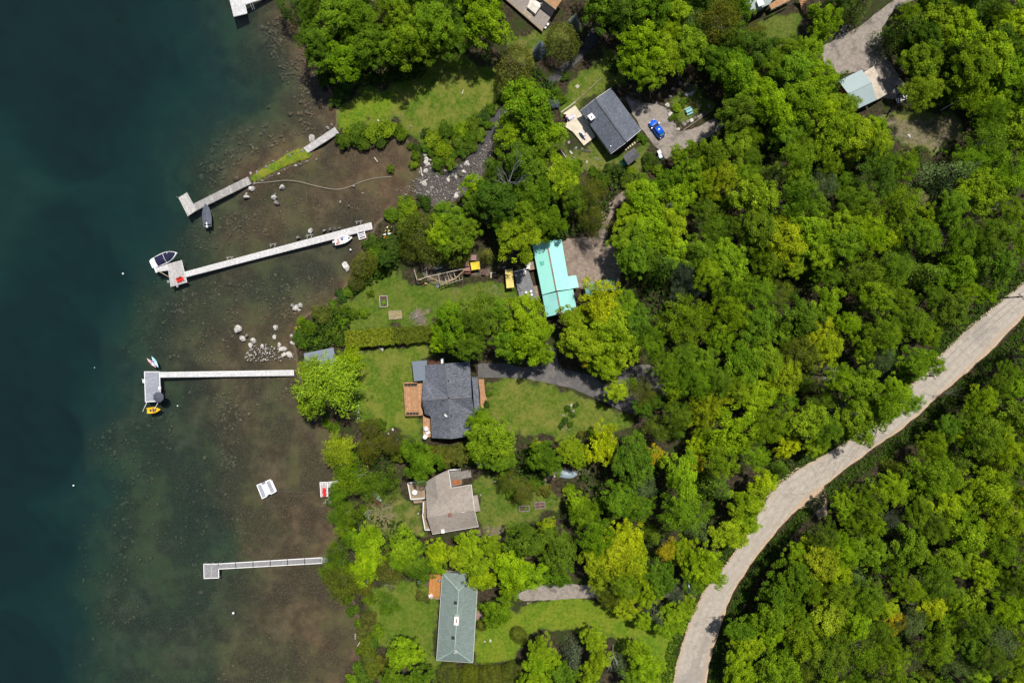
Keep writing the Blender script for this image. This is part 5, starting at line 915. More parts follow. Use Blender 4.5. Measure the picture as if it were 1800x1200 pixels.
def water_things():
    pale = planks('silver_dock_boards', (.58,.555,.54), .2); pale2 = planks('bleached_dock_boards', (.74,.72,.71), .12); old = planks('grey_dock_boards', (.42,.40,.38), .34); white = planks('white_dock_boards', (.78,.77,.765), .06)
    comp = planks('blue_grey_decking', (.40,.42,.47), .06); mesh = planks('grey_grating', (.34,.335,.335), .12); wp = plain('white_paint', (.82,.81,.80), .5, .06, 2); al = plain('aluminium', (.55,.56,.57), .35, .1, 3, .5, .7)
    MAT['post'] = plain('dock_post', (.40,.38,.36), .7, .25, 3); MAT['dark'] = plain('dark_rubber', (.025,.025,.027), .6, .2, 3); redp = plain('red_plastic', (.72,.03,.025), .4, .1, 2)
    navy = plain('navy_canvas', (.012,.012,.045), .8, .35, 2.5); gcan = plain('slate_canvas', (.085,.095,.12), .8, .25, 1.5)
    # top dock, cut by the picture's edge
    d, b = dock('white L-shaped dock at the top edge above the deep water', [('walkway', [(428,9),(505,-16),(501,-25),(425,1)], .28, None), ('head', [(398,-22),(411,29),(434,23.5),(422,-27)], .3, None)], .45, white, wp)
    x = W3(440,8,.4)-b; MB().beam(x+Vector((-.2,.5,0)), x+Vector((.3,-.9,-.6)), .06).build('ladder', al, d); MB().beam(x+Vector((.25,.6,0)), x+Vector((.75,-.8,-.6)), .06).build('ladder', al, d)
    # footbridge and grey L dock
    d, b = dock('short plank footbridge joining the lawn to the grass spit', [('walkway', [(533.5,260),(588,224),(595,234),(541,268.5)], .2, None)], .75, pale, pale, 6, 'plank_bridge')
    d, b = dock('weathered grey L-shaped dock at the tip of the grass spit', [('walkway', [(435,311),(336.5,360),(342,371),(441,323)], .22, old), ('head', [(313.7,347.5),(328,338.7),(345.5,369.5),(330,379.5)], .22, planks('light_dock_boards', (.58,.55,.52), .2))], .5, old, old)
    x = W3(312,346.5,.5)-b; MB().tube([x, x+Vector((0,0,.5))], .05, 6).build('mooring_post', MAT['post'], d)
    # long white dock
    d, b = dock('long white dock with a square head and a boat slip finger', [('walkway', [(322.5,478.5),(652,391),(654,402.5),(325.5,487)], .2, pale2), ('head', [(294,464.5),(318.5,457.5),(328,496),(300,503.5)], .2, pale), ('finger', [(272.5,471),(296,464),(297.5,474.5),(275,478)], .2, pale2)], .5, pale2, wp)
    fr = MB(); fr.beam(W3(276,475,.5)-b, W3(297,486.5,.5)-b, .12); fr.build('brace', planks('new_timber', (.52,.42,.28), .15), d); fr = MB(); fr.beam(W3(272,470,.62)-b, W3(275.5,479,.62)-b, .3, .15); fr.build('end_beam', wp, d)
    for i, (px, py) in enumerate(((404,455),(480,432),(544,416),(631,392))):
        q = W3(px, py, .6)-b; m = MB()
        for s in (-.45, .45): m.beam(q+Vector((s,.5,0)), q+Vector((s-.05,-.3,0)), .09); m.tube([q+Vector((s,.45,.6)), q+Vector((s,.45,-.6))], .05, 6)
        m.beam(q+Vector((-.8,.2,.05)), q+Vector((.8,.5,.05)), .09); m.build('side_bracket', MAT['post'], d)
    for px, py in ((297,494),(313,502)): q = W3(px, py, .5)-b; m = MB(); m.beam(q+Vector((-.4,0,.1)), q+Vector((.1,0,.1)), .08); m.beam(q+Vector((-.3,-.3,.1)), q+Vector((.1,-.25,.1)), .08); m.build('cleat', wp, d)
    rdeg = math.atan2(-1, 4); chair(316, 493.5, .5, rad(-70), redp, 'left red chair of the pair on the long white dock', 'red chairs on the docks'); chair(321, 491.5, .5, rad(-70), redp, 'right red chair of the pair on the long white dock', 'red chairs on the docks')
    # umbrella dock
    d, b = dock('white dock with a blue-grey head under a dark umbrella', [('walkway', [(280.5,654.3),(516,650.5),(516,659.8),(280.5,663)], .22, white), ('head', [(254,653.2),(280.3,653.2),(282.5,705),(255.8,706)], .18, comp)], .5, white, wp)
    rim = MB(); Q = [W3(x, y, .56)-b for x, y in ((254,653.2),(280.3,653.2),(282.5,705),(255.8,706))]
    for a, c in zip(Q, Q[1:]+Q[:1]): rim.beam(a, c, .13, .1)
    rim.build('rim', wp, d); st = MB().box(W3(252.8,669.5,.45)-b, (.5,.75,.12)); st.beam(W3(249,666.5,.6)-b, W3(254,666.5,.6)-b, .07); st.build('step', wp, d); MB().box(W3(281,682,.72)-b, (.45,.7,.35)).build('dock_box', wp, d)
    for a, c in (((258.5,706),(250.5,723.5)), ((279,705.5),(271,719))):
        MB().tube([W3(*a,.6)-b, W3(*c,1.2)-b], .055, 6, .03).build('mooring_whip', wp, d)
    x, y = P(279.5, 697.5, .5); um = thing('umbrella', 'dark slate octagonal umbrella on the blue-grey dock head', 'umbrella', (x, y, .5)); um.location = (*P(283, 697, 1.5), .5)
    m = MB(); m.add([(0,0,2.55)]+[(1.18*math.cos(PI/8+k*PI/4), 1.18*math.sin(PI/8+k*PI/4), 2.1) for k in range(8)]+[(0,0,2.5)]+[(1.16*math.cos(PI/8+k*PI/4), 1.16*math.sin(PI/8+k*PI/4), 2.05) for k in range(8)], [[0,1+k,1+(k+1)%8] for k in range(8)]+[[9,10+(k+1)%8,10+k] for k in range(8)]+[[1+k,10+k,10+(k+1)%8,1+(k+1)%8] for k in range(8)])
    can = m.build('canopy', plain('slate_cloth', (.075,.08,.105), .85, .12, 2), um); MB().tube([(0,0,0),(0,0,2.6)], .03, 8).build('pole', al, um); MB().lathe([(.3,0),(.3,.06),(.08,.1)], (0,0,0), 14).build('base', MAT['dark'], um)
    for k in range(8): a = PI/8+k*PI/4; MB().beam((0,0,2.45), (1.12*math.cos(a), 1.12*math.sin(a), 2.06), .02).build('rib', al, can)
    # paddle boards and the yellow boat
    for (p0, p1, w, mt, lab) in (((257.5,629.5),(274,646),.72,plain('pink_board',(.80,.42,.50),.4,.08,2),'pink kayak floating beside the blue board'), ((266,626),(278,646),.78,plain('sky_blue_board',(.42,.72,.85),.4,.06,2),'pale blue paddle board floating beside the pink kayak')):
        a, L = heading(p0, p1); cx, cy = P((p0[0]+p1[0])/2, (p0[1]+p1[1])/2, .15); k = thing('kayak' if 'pink' in lab else 'paddle_board', lab, 'kayak' if 'pink' in lab else 'paddle board', (cx, cy, .02), a)
        MB().loft(pod(L, w, .26 if 'pink' in lab else .14)).build('hull', mt, k, True)
        if 'pink' in lab:
            MB().lathe([(.24,.20),(.27,.25),(.24,.28),(.2,.24)], (-.1,0,0), 14).build('cockpit', MAT['dark'], k); MB().box((.55,0,.25),(.3,.2,.03)).build('hatch', wp, k)
        else:
            MB().box((-.1,0,.13),(1.1,.42,.02)).build('deck_pad', plain('pale_pad',(.55,.78,.86),.8,.08,3), k); MB().box((-L*.42,0,-.12),(.25,.02,.2)).build('fin', MAT['dark'], k)
    a, L = heading((258.5,721.5), (283,719)); yb = thing('pedal_boat', 'yellow pedal boat moored below the umbrella dock', 'boat', (*P(270.5,720.5,.2), .04), a); yel = plain('yellow_plastic', (.85,.50,.015), .4, .08, 2)
    MB().loft(hull_rings(3.0, 1.35, .34, stern=.9, n=13, wall=.2, deckz=.2)).build('hull', yel, yb, True); MB().box((-.65,0,.3),(.35,.4,.3),0).build('cooler', MAT['dark'], yb); s = MB().box((.3,0,.38),(.5,.8,.1)); s.box((.05,0,.55),(.1,.8,.4),0,0,rad(-15)); s.build('seat', plain('faded_brown_seat',(.20,.11,.09),.7,.2,4), yb); MB().box((-.1,0,.26),(.5,.75,.06)).build('bench', plain('orange_yellow',(.75,.36,.01),.5,.1,2), yb)
    # segmented dock
    parts = []; N = 6; A0, A1 = (384,990.5), (566,979.5); B0, B1 = (384.5,999.5), (566,989.3)
    for i in range(N):
        t0, t1 = i/N+.0, (i+1)/N; q = lambda p, r, t: (p[0]+(r[0]-p[0])*t, p[1]+(r[1]-p[1])*t); parts.append(('walkway', [q(A0,A1,t0), q(A0,A1,t1), q(B0,B1,t1), q(B0,B1,t0)], .14, mesh))
    parts += [('head', [(358.2,991),(371,990.8),(371.4,1015.6),(358.8,1016)], .14, mesh), ('head', [(371.3,990.8),(384,990.5),(384.6,1015),(371.7,1015.6)], .14, mesh)]
    d, b = dock('white-framed segmented dock with a square grey head', parts, .45, mesh, wp, 3.2)
    rim = MB()
    for nm, q, _, _ in parts:
        V = [W3(x, y, .5)-b for x, y in q]
        for a, c in zip(V, V[1:]+V[:1]): rim.beam(a, c, .13, .08)
    rim.build('rim', wp, d); tail = [(566,979.5),(590,978),(590,987),(566,989.3)]; boards([W3(x, y, .45) for x, y in tail], b, .07, .2).build('gangway', mesh, d)
    # red chair dock
    d, b = dock('small L-shaped dock holding two red chairs beside the birch', [('head', [(562.5,847.5),(575.5,847),(576.5,871.5),(564,872.5)], .18, pale), ('walkway', [(576,847.2),(600,844),(600,853.5),(576,856.3)], .18, pale)], .45, pale, wp)
    rim = MB(); V = [W3(x, y, .5)-b for x, y in ((562.5,847.5),(575.5,847),(576.5,871.5),(564,872.5))]
    for a, c in zip(V, V[1:]+V[:1]): rim.beam(a, c, .12, .1)
    rim.build('rim', wp, d)
    chair(570, 859.8, .5, rad(180), redp, 'upper red chair on the small dock beside the birch', 'red chairs on the docks'); chair(570.3, 867.5, .5, rad(180), redp, 'lower red chair on the small dock beside the birch', 'red chairs on the docks')
    d, b = dock('tiny square dock stub at the shrubs near the bottom edge', [('head', [(623.5,1114.5),(638,1114),(638,1122),(624,1122.5)], .18, planks('pinkish_boards',(.40,.33,.29),.2))], .4, pale, pale, 2)
    # swim raft
    C0 = [(450.5,852.3),(474.5,842),(484.5,864.5),(460.5,877)]; ctr = W3(467.5,859,.5); ctr.z = 0; d = thing('swim_raft', 'white swim raft with two grey deck strips floating off shore', 'raft', ctr); U = [W3(x, y, .5)-ctr for x, y in C0]
    def quad(u0, u1, v0, v1, z): return [Vector((*(U[0].lerp(U[1],u).lerp(U[3].lerp(U[2],u),v)).xy, z)) for u, v in ((u0,v0),(u1,v0),(u1,v1),(u0,v1))]
    def slab(q, t, nm, mt): b_ = MB(); b_.add(q+[p-Vector((0,0,t)) for p in q], [[0,1,2,3],[7,6,5,4],[0,4,5,1],[1,5,6,2],[2,6,7,3],[3,7,4,0]]); return b_.build(nm, mt, d)
    slab(quad(0,.36,0,1,.45), .55, 'pontoon', wp); slab(quad(.64,1,0,1,.45), .55, 'pontoon', wp); slab(quad(.36,.64,.16,.93,.36), .2, 'centre_deck', wp); slab(quad(.06,.31,.05,.95,.48), .04, 'deck_strip', comp); slab(quad(.69,.94,.05,.95,.48), .04, 'deck_strip', comp)
    slab(quad(1.0,1.06,.12,.97,.3), .3, 'side_step', wp); slab(quad(.35,.65,.0,.16,.3), .3, 'ladder_well', plain('grey_well',(.20,.20,.26),.6,.1,3)); slab(quad(.44,.50,.93,.97,.5), .1, 'handle', MAT['dark']); slab(quad(.54,.60,.93,.97,.5), .1, 'handle', MAT['dark'])
    tag(MB().tube([W3(484.5,862.5,.03), W3(505,863.5,.03), W3(530,865,.03), W3(563,866,.1)], .014, 5).build('mooring_line', plain('pale_rope',(.22,.19,.13),.9,.2,3)), 'thin mooring line from the swim raft to the red-chair dock', 'rope')
    # boats
    a, L = heading((365,398), (362,357)); o = thing('fishing_boat', 'slate-covered fishing boat moored below the grey L-shaped dock', 'boat', (*P(363.6,378,.5), .02), a)
    MB().loft(hull_rings(5.0, 2.0, .6, n=15)).build('hull', plain('grey_hull',(.20,.21,.23),.5,.15,2), o, True); r = []
    for i in range(12):
        t = i/11; x = -2.1+4.55*t; w = .95*(.9+.1*min(1,t/.3))*(1-max(0,(t-.4)/.6)**2.2)+.03; r.append([(x,w,.62+.1*t),(x,w*.5,.78+.05*t),(x,0,.86+.04*math.sin(t*7)),(x,-w*.5,.78+.05*t),(x,-w,.62+.1*t)])
    MB().loft(r, False).build('canvas_cover', gcan, o); outboard(o, -2.55, .55, wp); MB().box((-1.9,0,.9),(.5,.22,.08)).build('tiller', wp, o)
    a, L = heading((268,462), (313,441.5)); o = thing('motor_boat', 'white motor boat under a navy cover at the end of the long dock', 'boat', (*P(289.5,454,.6), .02), a); hb = hull_rings(6.0, 2.45, .75, n=17, stern=.84, deckz=.3, wall=.14, p=2.6); MB().loft(hb).build('hull', wp, o, True); r = []
    for i in range(14):
        t = i/13; x = -1.95+4.6*t; w = 1.06*(1-max(0,(t-.45)/.57)**2.5)+.02; r.append([(x,w,.77+.16*t),(x,w*.55,1.02+.12*math.sin(t*3)),(x,0,1.1+.14*math.sin(t*3)),(x,-w*.55,1.02+.12*math.sin(t*3)),(x,-w,.77+.16*t)])
    MB().loft(r, False).build('canvas_cover', navy, o); MB().loft([[(-3.35,-.85,.45),(-3.35,.85,.45),(-3.35,.85,.62),(-3.35,-.85,.62)],[(-2.0,-1.08,.5),(-2.0,1.08,.5),(-2.0,1.08,.86),(-2.0,-1.08,.86)]]).build('swim_platform', wp, o, bevel=.05)
    MB().tube([(.2,-1.25,.9),(.2,-.4,1.35),(.2,1.05,1.15)], .035, 6).build('cover_strap', wp, o); MB().tube([(1.25,1.0,1.0),(1.1,.55,1.2)], .05, 6).build('cover_strap', wp, o)
    a, L = heading((588,424.5), (619.5,416)); o = thing('runabout', 'small white open boat with outboard moored under the long dock', 'boat', (*P(603.5,421.5,.4), .02), a); MB().loft(hull_rings(4.1, 1.65, .5, n=15, stern=.9, deckz=.2, wall=.12, p=2.4)).build('hull', wp, o, True)
    f = MB(); f.loft([[(.65,-.66,.5),(.65,.66,.5),(.65,.66,.58),(.65,-.66,.58)],[(1.5,-.25,.6),(1.5,.25,.6),(1.5,.25,.66),(1.5,-.25,.66)]]); f.build('foredeck', wp, o); MB().box((-.2,.35,.5),(.5,.5,.5)).build('console', plain('blue_grey_console',(.16,.18,.38),.4,.1,2), o); MB().box((-1.1,0,.38),(.4,.9,.3)).build('seat', plain('tan_seat',(.40,.24,.18),.6,.2,4), o); MB().box((-1.55,-.4,.42),(.35,.3,.3)).build('fuel_tank', plain('red_tank',(.45,.05,.04),.5,.1,2), o); MB().lathe([(.2,.5),(.24,.58),(.12,.6)],(1.35,0,.06),12).build('anchor_locker', MAT['dark'], o); outboard(o, -2.1, .5, wp)
    # slatted ramp by the long dock
    q = [W3(628,406.5,.4), W3(639.5,404,.4), W3(643.5,418,.2), W3(632,421.5,.2)]; bb = Vector((q[0].x, q[0].y, 0)); o = thing('boat_lift', 'white slatted watercraft ramp beside the shore end of the long dock', 'boat ramp', bb); V = [p-bb for p in q]; m = MB()
    for a_, c_ in ((0,3),(1,2)): m.beam(V[a_], V[c_], .14, .14)
    m.build('frame', wp, o)
    for t in (.08,.38,.55,.72,.95): MB().beam(V[0].lerp(V[3],t), V[1].lerp(V[2],t), .15, .1).build('slat', wp, o)
    MB().box((V[0].lerp(V[2],.47))-Vector((0,0,.05)), (1.3,.75,.06), rad(15)).build('pad', navy, o)
    # kayaks drawn up on the shore
    for p0, p1, w, h_, c, lab in (((676,408),(682,397.5),.55,.22,(.80,.66,.25),'left pale yellow kayak of two upright in the shore shrubs'), ((682,408),(688,398.5),.55,.22,(.80,.68,.30),'right pale yellow kayak of two upright in the shore shrubs'), ((671,413.5),(690,409.5),.6,.3,(.74,.73,.71),'white kayak lying above the orange one in the shore shrubs'), ((673,418),(687,415.5),.6,.26,(.80,.26,.03),'orange kayak lying under the white one in the shore shrubs'), ((643.5,811),(646,821),.45,.2,(.80,.28,.02),'small orange kayak in the shade under the hedge near the shore')):
        a, L = heading(p0, p1); x, y, z = PG((p0[0]+p1[0])/2, (p0[1]+p1[1])/2, .9 if p0[0] > 660 else .3); k = thing('kayak', lab, 'kayak', (x, y, z+(.85 if p0[0] > 660 else .2)), a, 'kayaks on the shore'); L = max(L, 1.6)
        MB().loft(pod(L, w, h_)).build('hull', plain('kayak_plastic', c, .45, .08, 2), k, True); MB().lathe([(.2,h_*.85),(.23,h_+.02),(.2,h_+.04)], (0,0,0), 12).build('cockpit', MAT['dark'], k)
        if p0[0] > 660: MB().box((-.3,0,-.55),(.08,w*.8,1.0)).build('stand', MAT['post'], k); MB().box((.4,0,-.55),(.08,w*.8,1.0)).build('stand', MAT['post'], k)
    a, L = heading((651,868), (668,887)); x, y, z = PG(659, 878, .3); k = thing('canoe', 'long red canoe lying on the worn bank beside the birch', 'canoe', (x, y, z+.2), a); MB().loft(pod(4.2, .95, .42, 15, 10)).build('hull', plain('faded_red_hull',(.30,.09,.06),.6,.2,2), k, True); MB().box((0,0,.38),(3.2,.06,.06)).build('keel', plain('dull_red',(.2,.06,.05),.6), k)
    a, L = heading((656,867.5), (667.5,880)); x, y, z = PG(662, 874, .3); k = thing('rowing_boat', 'small white rowing boat lying against the red canoe', 'boat', (x+.25, y+.15, z+.25), a); MB().loft(hull_rings(2.6, .95, .36, n=11, stern=.7)).build('hull', wp, k, True); MB().box((-.3,0,.3),(.25,.8,.05)).build('seat', tanmat(), k)
    # buoys
    for px, py, s, lab in ((216,481,.22,'white buoy left of the long white dock'),(129,853,.2,'lone white buoy far out in the deep water'),(410,1077,.28,'white buoy below the segmented dock'),(312,713,.16,'small white buoy right of the yellow pedal boat'),(616,439,.24,'white ball buoy below the small white boat'),(166,646,.1,'tiny white float in the deep water left of the umbrella dock')):
        x, y = P(px, py, .05); o = thing('buoy', lab, 'buoy', (x, y, .02)); MB().lathe([(.02,-s),(s*.7,-s*.7),(s,0),(s*.7,s*.7),(s*.2,s)], (0,0,0), 14).build('float', wp, o, True); MB().tube([(0,0,s*.9),(0,0,s*1.25)], s*.14, 6).build('ring', MAT['dark'], o)
    # floating hose across the shallows
    pts = catmull([P(x, y, .04) for x, y in ((444,322),(462,321),(482,319),(503,317),(525,319),(548,325),(570,330),(592,333),(612,329),(634,320),(660,313),(688,311))], 6)
    tag(MB().tube([(p.x, p.y, .04) for p in pts], .045, 6).build('floating_hose', plain('pale_hose', (.42,.38,.30), .7, .2, 2)), 'long pale hose curving across the shallows below the grass spit', 'hose')
    o = tag(MB().tube([W3(497,386,-.35), W3(501,368,-.3)], .06, 6, .03).build('sunken_pole', plain('waterlogged_wood',(.30,.20,.08),.8)), 'slender sunken pole in the shallows above the long dock', 'pole')
def tanmat(): return planks('tan_seat_boards', (.36,.27,.18), .2)
# ---------------------------------------------------------------- things on land
def land_things():
    wood = planks('play_timber', (.50,.43,.34), .25); cedar = planks('garden_cedar', (.52,.29,.15), .22); grey = planks('old_grey_boards', (.30,.28,.25), .25); wp = plain('white_plastic', (.72,.71,.70), .5, .08, 2)
    # blue car
    bl = plain('blue_car_paint', (.012,.10,.62), .22, .05, 1, .6); gl = MAT['glass']; a, L = heading((1165,240), (1145,211.5)); x, y, z = PG(1155, 226.5, .7)
    c = thing('car', 'bright blue hatchback parked on the gravel drive', 'car', (x, y, z+.03), a); L = 4.3; r = []
    for t, w, zl, zh in ((0,.70,.42,.80),(.03,.80,.32,.95),(.12,.87,.25,1.00),(.3,.90,.22,1.0),(.6,.90,.22,.98),(.78,.88,.24,.92),(.92,.80,.28,.80),(.985,.66,.34,.68),(1,.5,.40,.6)):
        xx = -L/2+L*t; r.append([(xx,-w,zl+.1),(xx,-w*1.02,(zl+zh)/2),(xx,-w*.93,zh-.04),(xx,-w*.6,zh),(xx,w*.6,zh),(xx,w*.93,zh-.04),(xx,w*1.02,(zl+zh)/2),(xx,w,zl+.1),(xx,w*.8,zl),(xx,-w*.8,zl)])
    MB().loft(r).build('body', bl, c, True)
    def ring(xx, w, z0, z1, k=.8): return [(xx,-w,z0),(xx,-w*k,z1),(xx,w*k,z1),(xx,w,z0)]
    MB().loft([ring(-2.0,.74,.97,1.0),ring(-1.45,.78,.97,1.40),ring(-.3,.80,.97,1.46),ring(.35,.80,.97,1.38),ring(1.0,.78,.94,1.0)]).build('cabin_glass', gl, c)
    rf = MB().loft([[(-1.5,-.60,1.41),(-1.5,.60,1.41),(-1.5,.56,1.45),(-1.5,-.56,1.45)],[(-.4,-.66,1.46),(-.4,.66,1.46),(-.4,.6,1.51),(-.4,-.6,1.51)],[(.3,-.64,1.40),(.3,.64,1.40),(.3,.58,1.44),(.3,-.58,1.44)]]).build('roof', bl, c, True)
    for s in (-1, 1):
        for xx in (-.45,.35,1.02): MB().beam((xx,s*.64,1.42 if xx < .9 else 1.0),(xx+(.05 if xx < 0 else .5 if xx < .9 else 0),s*.82,.96),.05).build('pillar', bl, c)
        MB().box((.72,s*.98,1.02),(.12,.18,.12)).build('mirror', bl, c); MB().box((2.0,s*.55,.70),(.16,.32,.14),0,0,rad(20)).build('headlight', wp, c); MB().box((-2.1,s*.62,.82),(.1,.26,.16)).build('taillight', plain('red_lens',(.5,.01,.01),.3), c)
        for xx in (-1.3,1.32):
            w = MB().tube([(xx,s*.74,.30),(xx,s*.92,.30)], .31, 18).build('wheel', MAT['dark'], c); MB().tube([(xx,s*.90,.30),(xx,s*.93,.30)], .2, 12).build('rim', plain('silver_rim',(.5,.5,.52),.3,.1,3,.5,.8), w)
    MB().box((-1.72,0,1.20),(.3,1.1,.03),0,0,rad(-38)).build('rear_window', plain('teal_glass',(.10,.30,.30),.1,.2,2,.6), c)
    # boxes, table, chairs
    for px, py, m, lab in ((1159,267.5,wp,'white bin lid, upper of the two at the foot of the gravel drive'),(1161,274.5,plain('pale_blue_bin',(.50,.55,.78),.5,.1,2),'pale blue bin, lower of the two at the foot of the gravel drive')):
        x, y, z = PG(px, py, 1); o = thing('bin', lab, 'bin', (x, y, z), rad(25)); MB().loft([[(-.28,-.3,0),(.28,-.3,0),(.28,.3,0),(-.28,.3,0)],[(-.34,-.38,1.0),(.34,-.38,1.0),(.34,.38,1.0),(-.34,.38,1.0)]]).build('body', plain('bin_body',(.06,.06,.09),.5), o); MB().box((0,0,1.03),(.74,.82,.07)).build('lid', m, o, bevel=.02)
    def table(px, py, rz, mat, lab, L=1.5, W=.8, up=0.0, bench=True):
        x, y, z = PG(px, py, .7+up); o = thing('picnic_table' if bench else 'table', lab, 'table', (x, y, z+up), rz); s = MB(); n = 5
        for i in range(n): s.box((0, -W/2+W*(i+.5)/n, .74), (L, W/n*.9, .04))
        s.build('tabletop', mat, o)
        for k in (-1, 1):
            MB().beam((k*L*.35,-W*.4,.72),(k*L*.35,-W*.7,0),.08).build('leg', mat, o); MB().beam((k*L*.35,W*.4,.72),(k*L*.35,W*.7,0),.08).build('leg', mat, o)
            if bench: MB().box((0,k*(W/2+.32),.44),(L,.26,.04)).build('bench', mat, o)
        return o
    table(1211.5, 194.5, rad(25), plain('sky_blue_paint',(.22,.46,.52),.6,.15,2), 'sky blue picnic table on the flower bed island', 1.35, .6)
    def sling(px, py, up, rz, mat, lab, grp):
        x, y, z = PG(px, py, up+.4); o = thing('lounge_chair', lab, 'chair', (x, y, z+up), rz, grp); MB().box((.25,0,.36),(1.0,.62,.05)).build('seat', mat, o); MB().box((-.5,0,.58),(.75,.62,.05),0,0,rad(40)).build('backrest', mat, o)
        for sx in (-.2,.65):
            for sy in (-.28,.28): MB().beam((sx,sy,0),(sx,sy,.36),.045).build('leg', MAT['post'], o)
    lilac = plain('lilac_cloth',(.50,.50,.68),.7,.15,3)
    sling(1004.5, 206.5, .35, rad(35), lilac, 'white and lilac lounger on the upper end of the beige patio', 'patio loungers')
    x, y, z = PG(1024.5, 237, .9); o = thing('barbecue', 'grey covered barbecue on the lower end of the beige patio', 'barbecue', (x, y, z+.35), rad(-50)); MB().loft([[(-.6,-.3,.55),(.6,-.3,.55),(.6,.3,.55),(-.6,.3,.55)],[(-.55,-.28,.95),(.55,-.28,.95),(.55,.25,1.0),(-.55,.25,1.0)],[(-.45,-.1,1.15),(.45,-.1,1.15),(.45,.12,1.15),(-.45,.12,1.15)]]).build('hood', plain('steel_grey',(.25,.27,.32),.35,.2,3,.5,.5), o, bevel=.03); MB().box((0,0,.28),(.9,.5,.5)).build('cabinet', MAT['dark'], o); MB().box((.8,0,.72),(.4,.45,.04)).build('side_shelf', lilac, o); MB().box((-.8,0,.72),(.4,.45,.04)).build('side_shelf', lilac, o)
    for px, py in ((993,203.5),(996,208.5)):
        x, y, z = PG(px, py, .6); o = thing('flower_pot', 'dark pot with purple flowers at the upper corner of the beige patio', 'flower pot', (x, y, z+.35), 0, 'flower pots on the beige patio'); MB().lathe([(.2,0),(.28,.4),(.25,.4),(.2,.3)],(0,0,0),12).build('pot', MAT['dark'], o); m = link(bpy.data.objects.new('flowers', PROTO['bush'][0])); m.parent = o; m.location = (0,0,.55); m.scale = (.32,.32,.25); m.color = (.16,.05,.10,1)
    # tarp-covered heap
    def heap(name, px, py, sx, sy, h, rz, mat, lab, cat, seed, sub=3, rough=.5):
        V, F = rock_verts(sub, seed, rough); V = V*np.array([sx, sy, h]); V[:,2] = np.maximum(V[:,2], -.15); x, y, z = PG(px, py, h*.6); me = np_faces_mesh(name, V, F, mat, True); o = link(bpy.data.objects.new(name, me)); o.location = (x, y, z); o.rotation_euler = (0,0,rz); return tag(o, lab, cat)
    heap('tarpaulin_heap', 1094.5, 287, .75, .65, .75, .4, plain('turquoise_tarp',(.05,.42,.36),.5,.3,2), 'turquoise tarpaulin heap beside the small grey shed', 'tarp', 31)
    heap('tarpaulin_heap', 847.5, 815, 1.35, .85, .9, .1, plain('silver_tarp',(.36,.36,.42),.5,.45,2.2), 'crumpled silver tarpaulin heap beside the tan-roofed house', 'tarp', 33)
    # brush pile: loose sticks
    x, y, z = PG(732, 557, .4); rr = random.Random(4); b = MB()
    for i in range(90):
        aa = rr.uniform(0, 6.28); q = rr.uniform(0,1.3); hh = max(.05, .75-.3*q); p = Vector((q*math.cos(aa)*1.3, q*math.sin(aa), hh*rr.random())); d = Vector((rr.uniform(-1,1), rr.uniform(-1,1), rr.uniform(-.2,.2))).normalized()*rr.uniform(.3,1.1); b.tube([p-d, p+d*.2+Vector((0,0,.05)), p+d], rr.uniform(.015,.04), 4)
    o = b.build('brush_pile', plain('pale_sticks',(.30,.26,.22),.9,.4,3)); o.location = (x, y, z); tag(o, 'loose pile of pale cut sticks on the lawn above the clipped hedge', 'brush pile')
    # upturned boat
    a, L = heading((982,834), (1015,835)); x, y, z = PG(998.5, 834, .5); o = thing('upturned_boat', 'pale blue-grey upturned boat lying on the shaded dirt', 'boat', (x, y, z-.05), a); MB().loft(pod(4.3, 2.0, .75, 17, 14, sharp=2.4, stern=.55)).build('hull', plain('pale_blue_hull',(.27,.34,.38),.45,.1,1.5), o, True); MB().box((0,0,.74),(3.4,.06,.06)).build('keel', plain('grey_keel',(.22,.26,.28),.6), o)
    # raised beds
    def raised(px, py, w, d, rz, lab, mat, cross=False, plants=None, inner=(.09,.06,.04)):
        x, y, z = PG(px, py, .3); o = thing('raised_bed', lab, 'raised bed', (x, y, z), rz, 'raised garden beds'); m = MB()
        for s in (-1, 1): m.box((0,s*d/2,.2),(w+.1,.12,.5)); m.box((s*w/2,0,.2),(.12,d-.13,.5))
        if cross: m.box((0,0,.42),(.08,d-.13,.06)); m.box((0,0,.425),(w-.13,.08,.055))
        m.build('frame', mat, o); MB().box((0,0,.12),(w-.14,d-.14,.4)).build('soil', plain('bed_soil', inner, .95, .4, 3), o)
        if plants: f = link(bpy.data.objects.new('greens', PROTO['bush'][1])); f.parent = o; f.location = (plants[0],plants[1],.5); f.scale = (plants[2],plants[3],.4); f.color = (.13,.30,.02,1)
    raised(674.5, 529.5, 1.65, 2.4, rad(4), 'pale raised bed with bright green plants on the garden lawn', planks('whitish_boards',(.52,.48,.42),.15), False, (.05,-.3,.6,.8))
    raised(695, 553.5, 2.7, 1.7, rad(5), 'divided straw-filled raised bed on the garden lawn', planks('tan_bed_boards',(.46,.38,.28),.2), True, None, (.28,.22,.11))
    raised(921.5, 893.5, 2.1, 1.1, rad(5), 'left of two weathered garden frames right of the tan roof', grey, False, (.2,.0,.5,.3)); raised(949, 887.5, 2.2, 1.3, rad(5), 'right of two weathered garden frames right of the tan roof', grey, True, None, (.12,.06,.05))
    # wooden play set
    x, y, z = PG(790, 484, 1.5); B0 = Vector((x, y, z)); o = thing('play_set', 'large wooden climbing frame with swings below the cedars', 'play set', B0)
    def Q(px, py, up): v = P(px, py, z+up); return Vector((v[0]-x, v[1]-y, up))
    def bm_(name, segs, w, mat=wood, par=o):
        m = MB()
        for p, q in segs: m.beam(Q(*p), Q(*q), w)
        return m.build(name, mat, par)
    T = 2.6
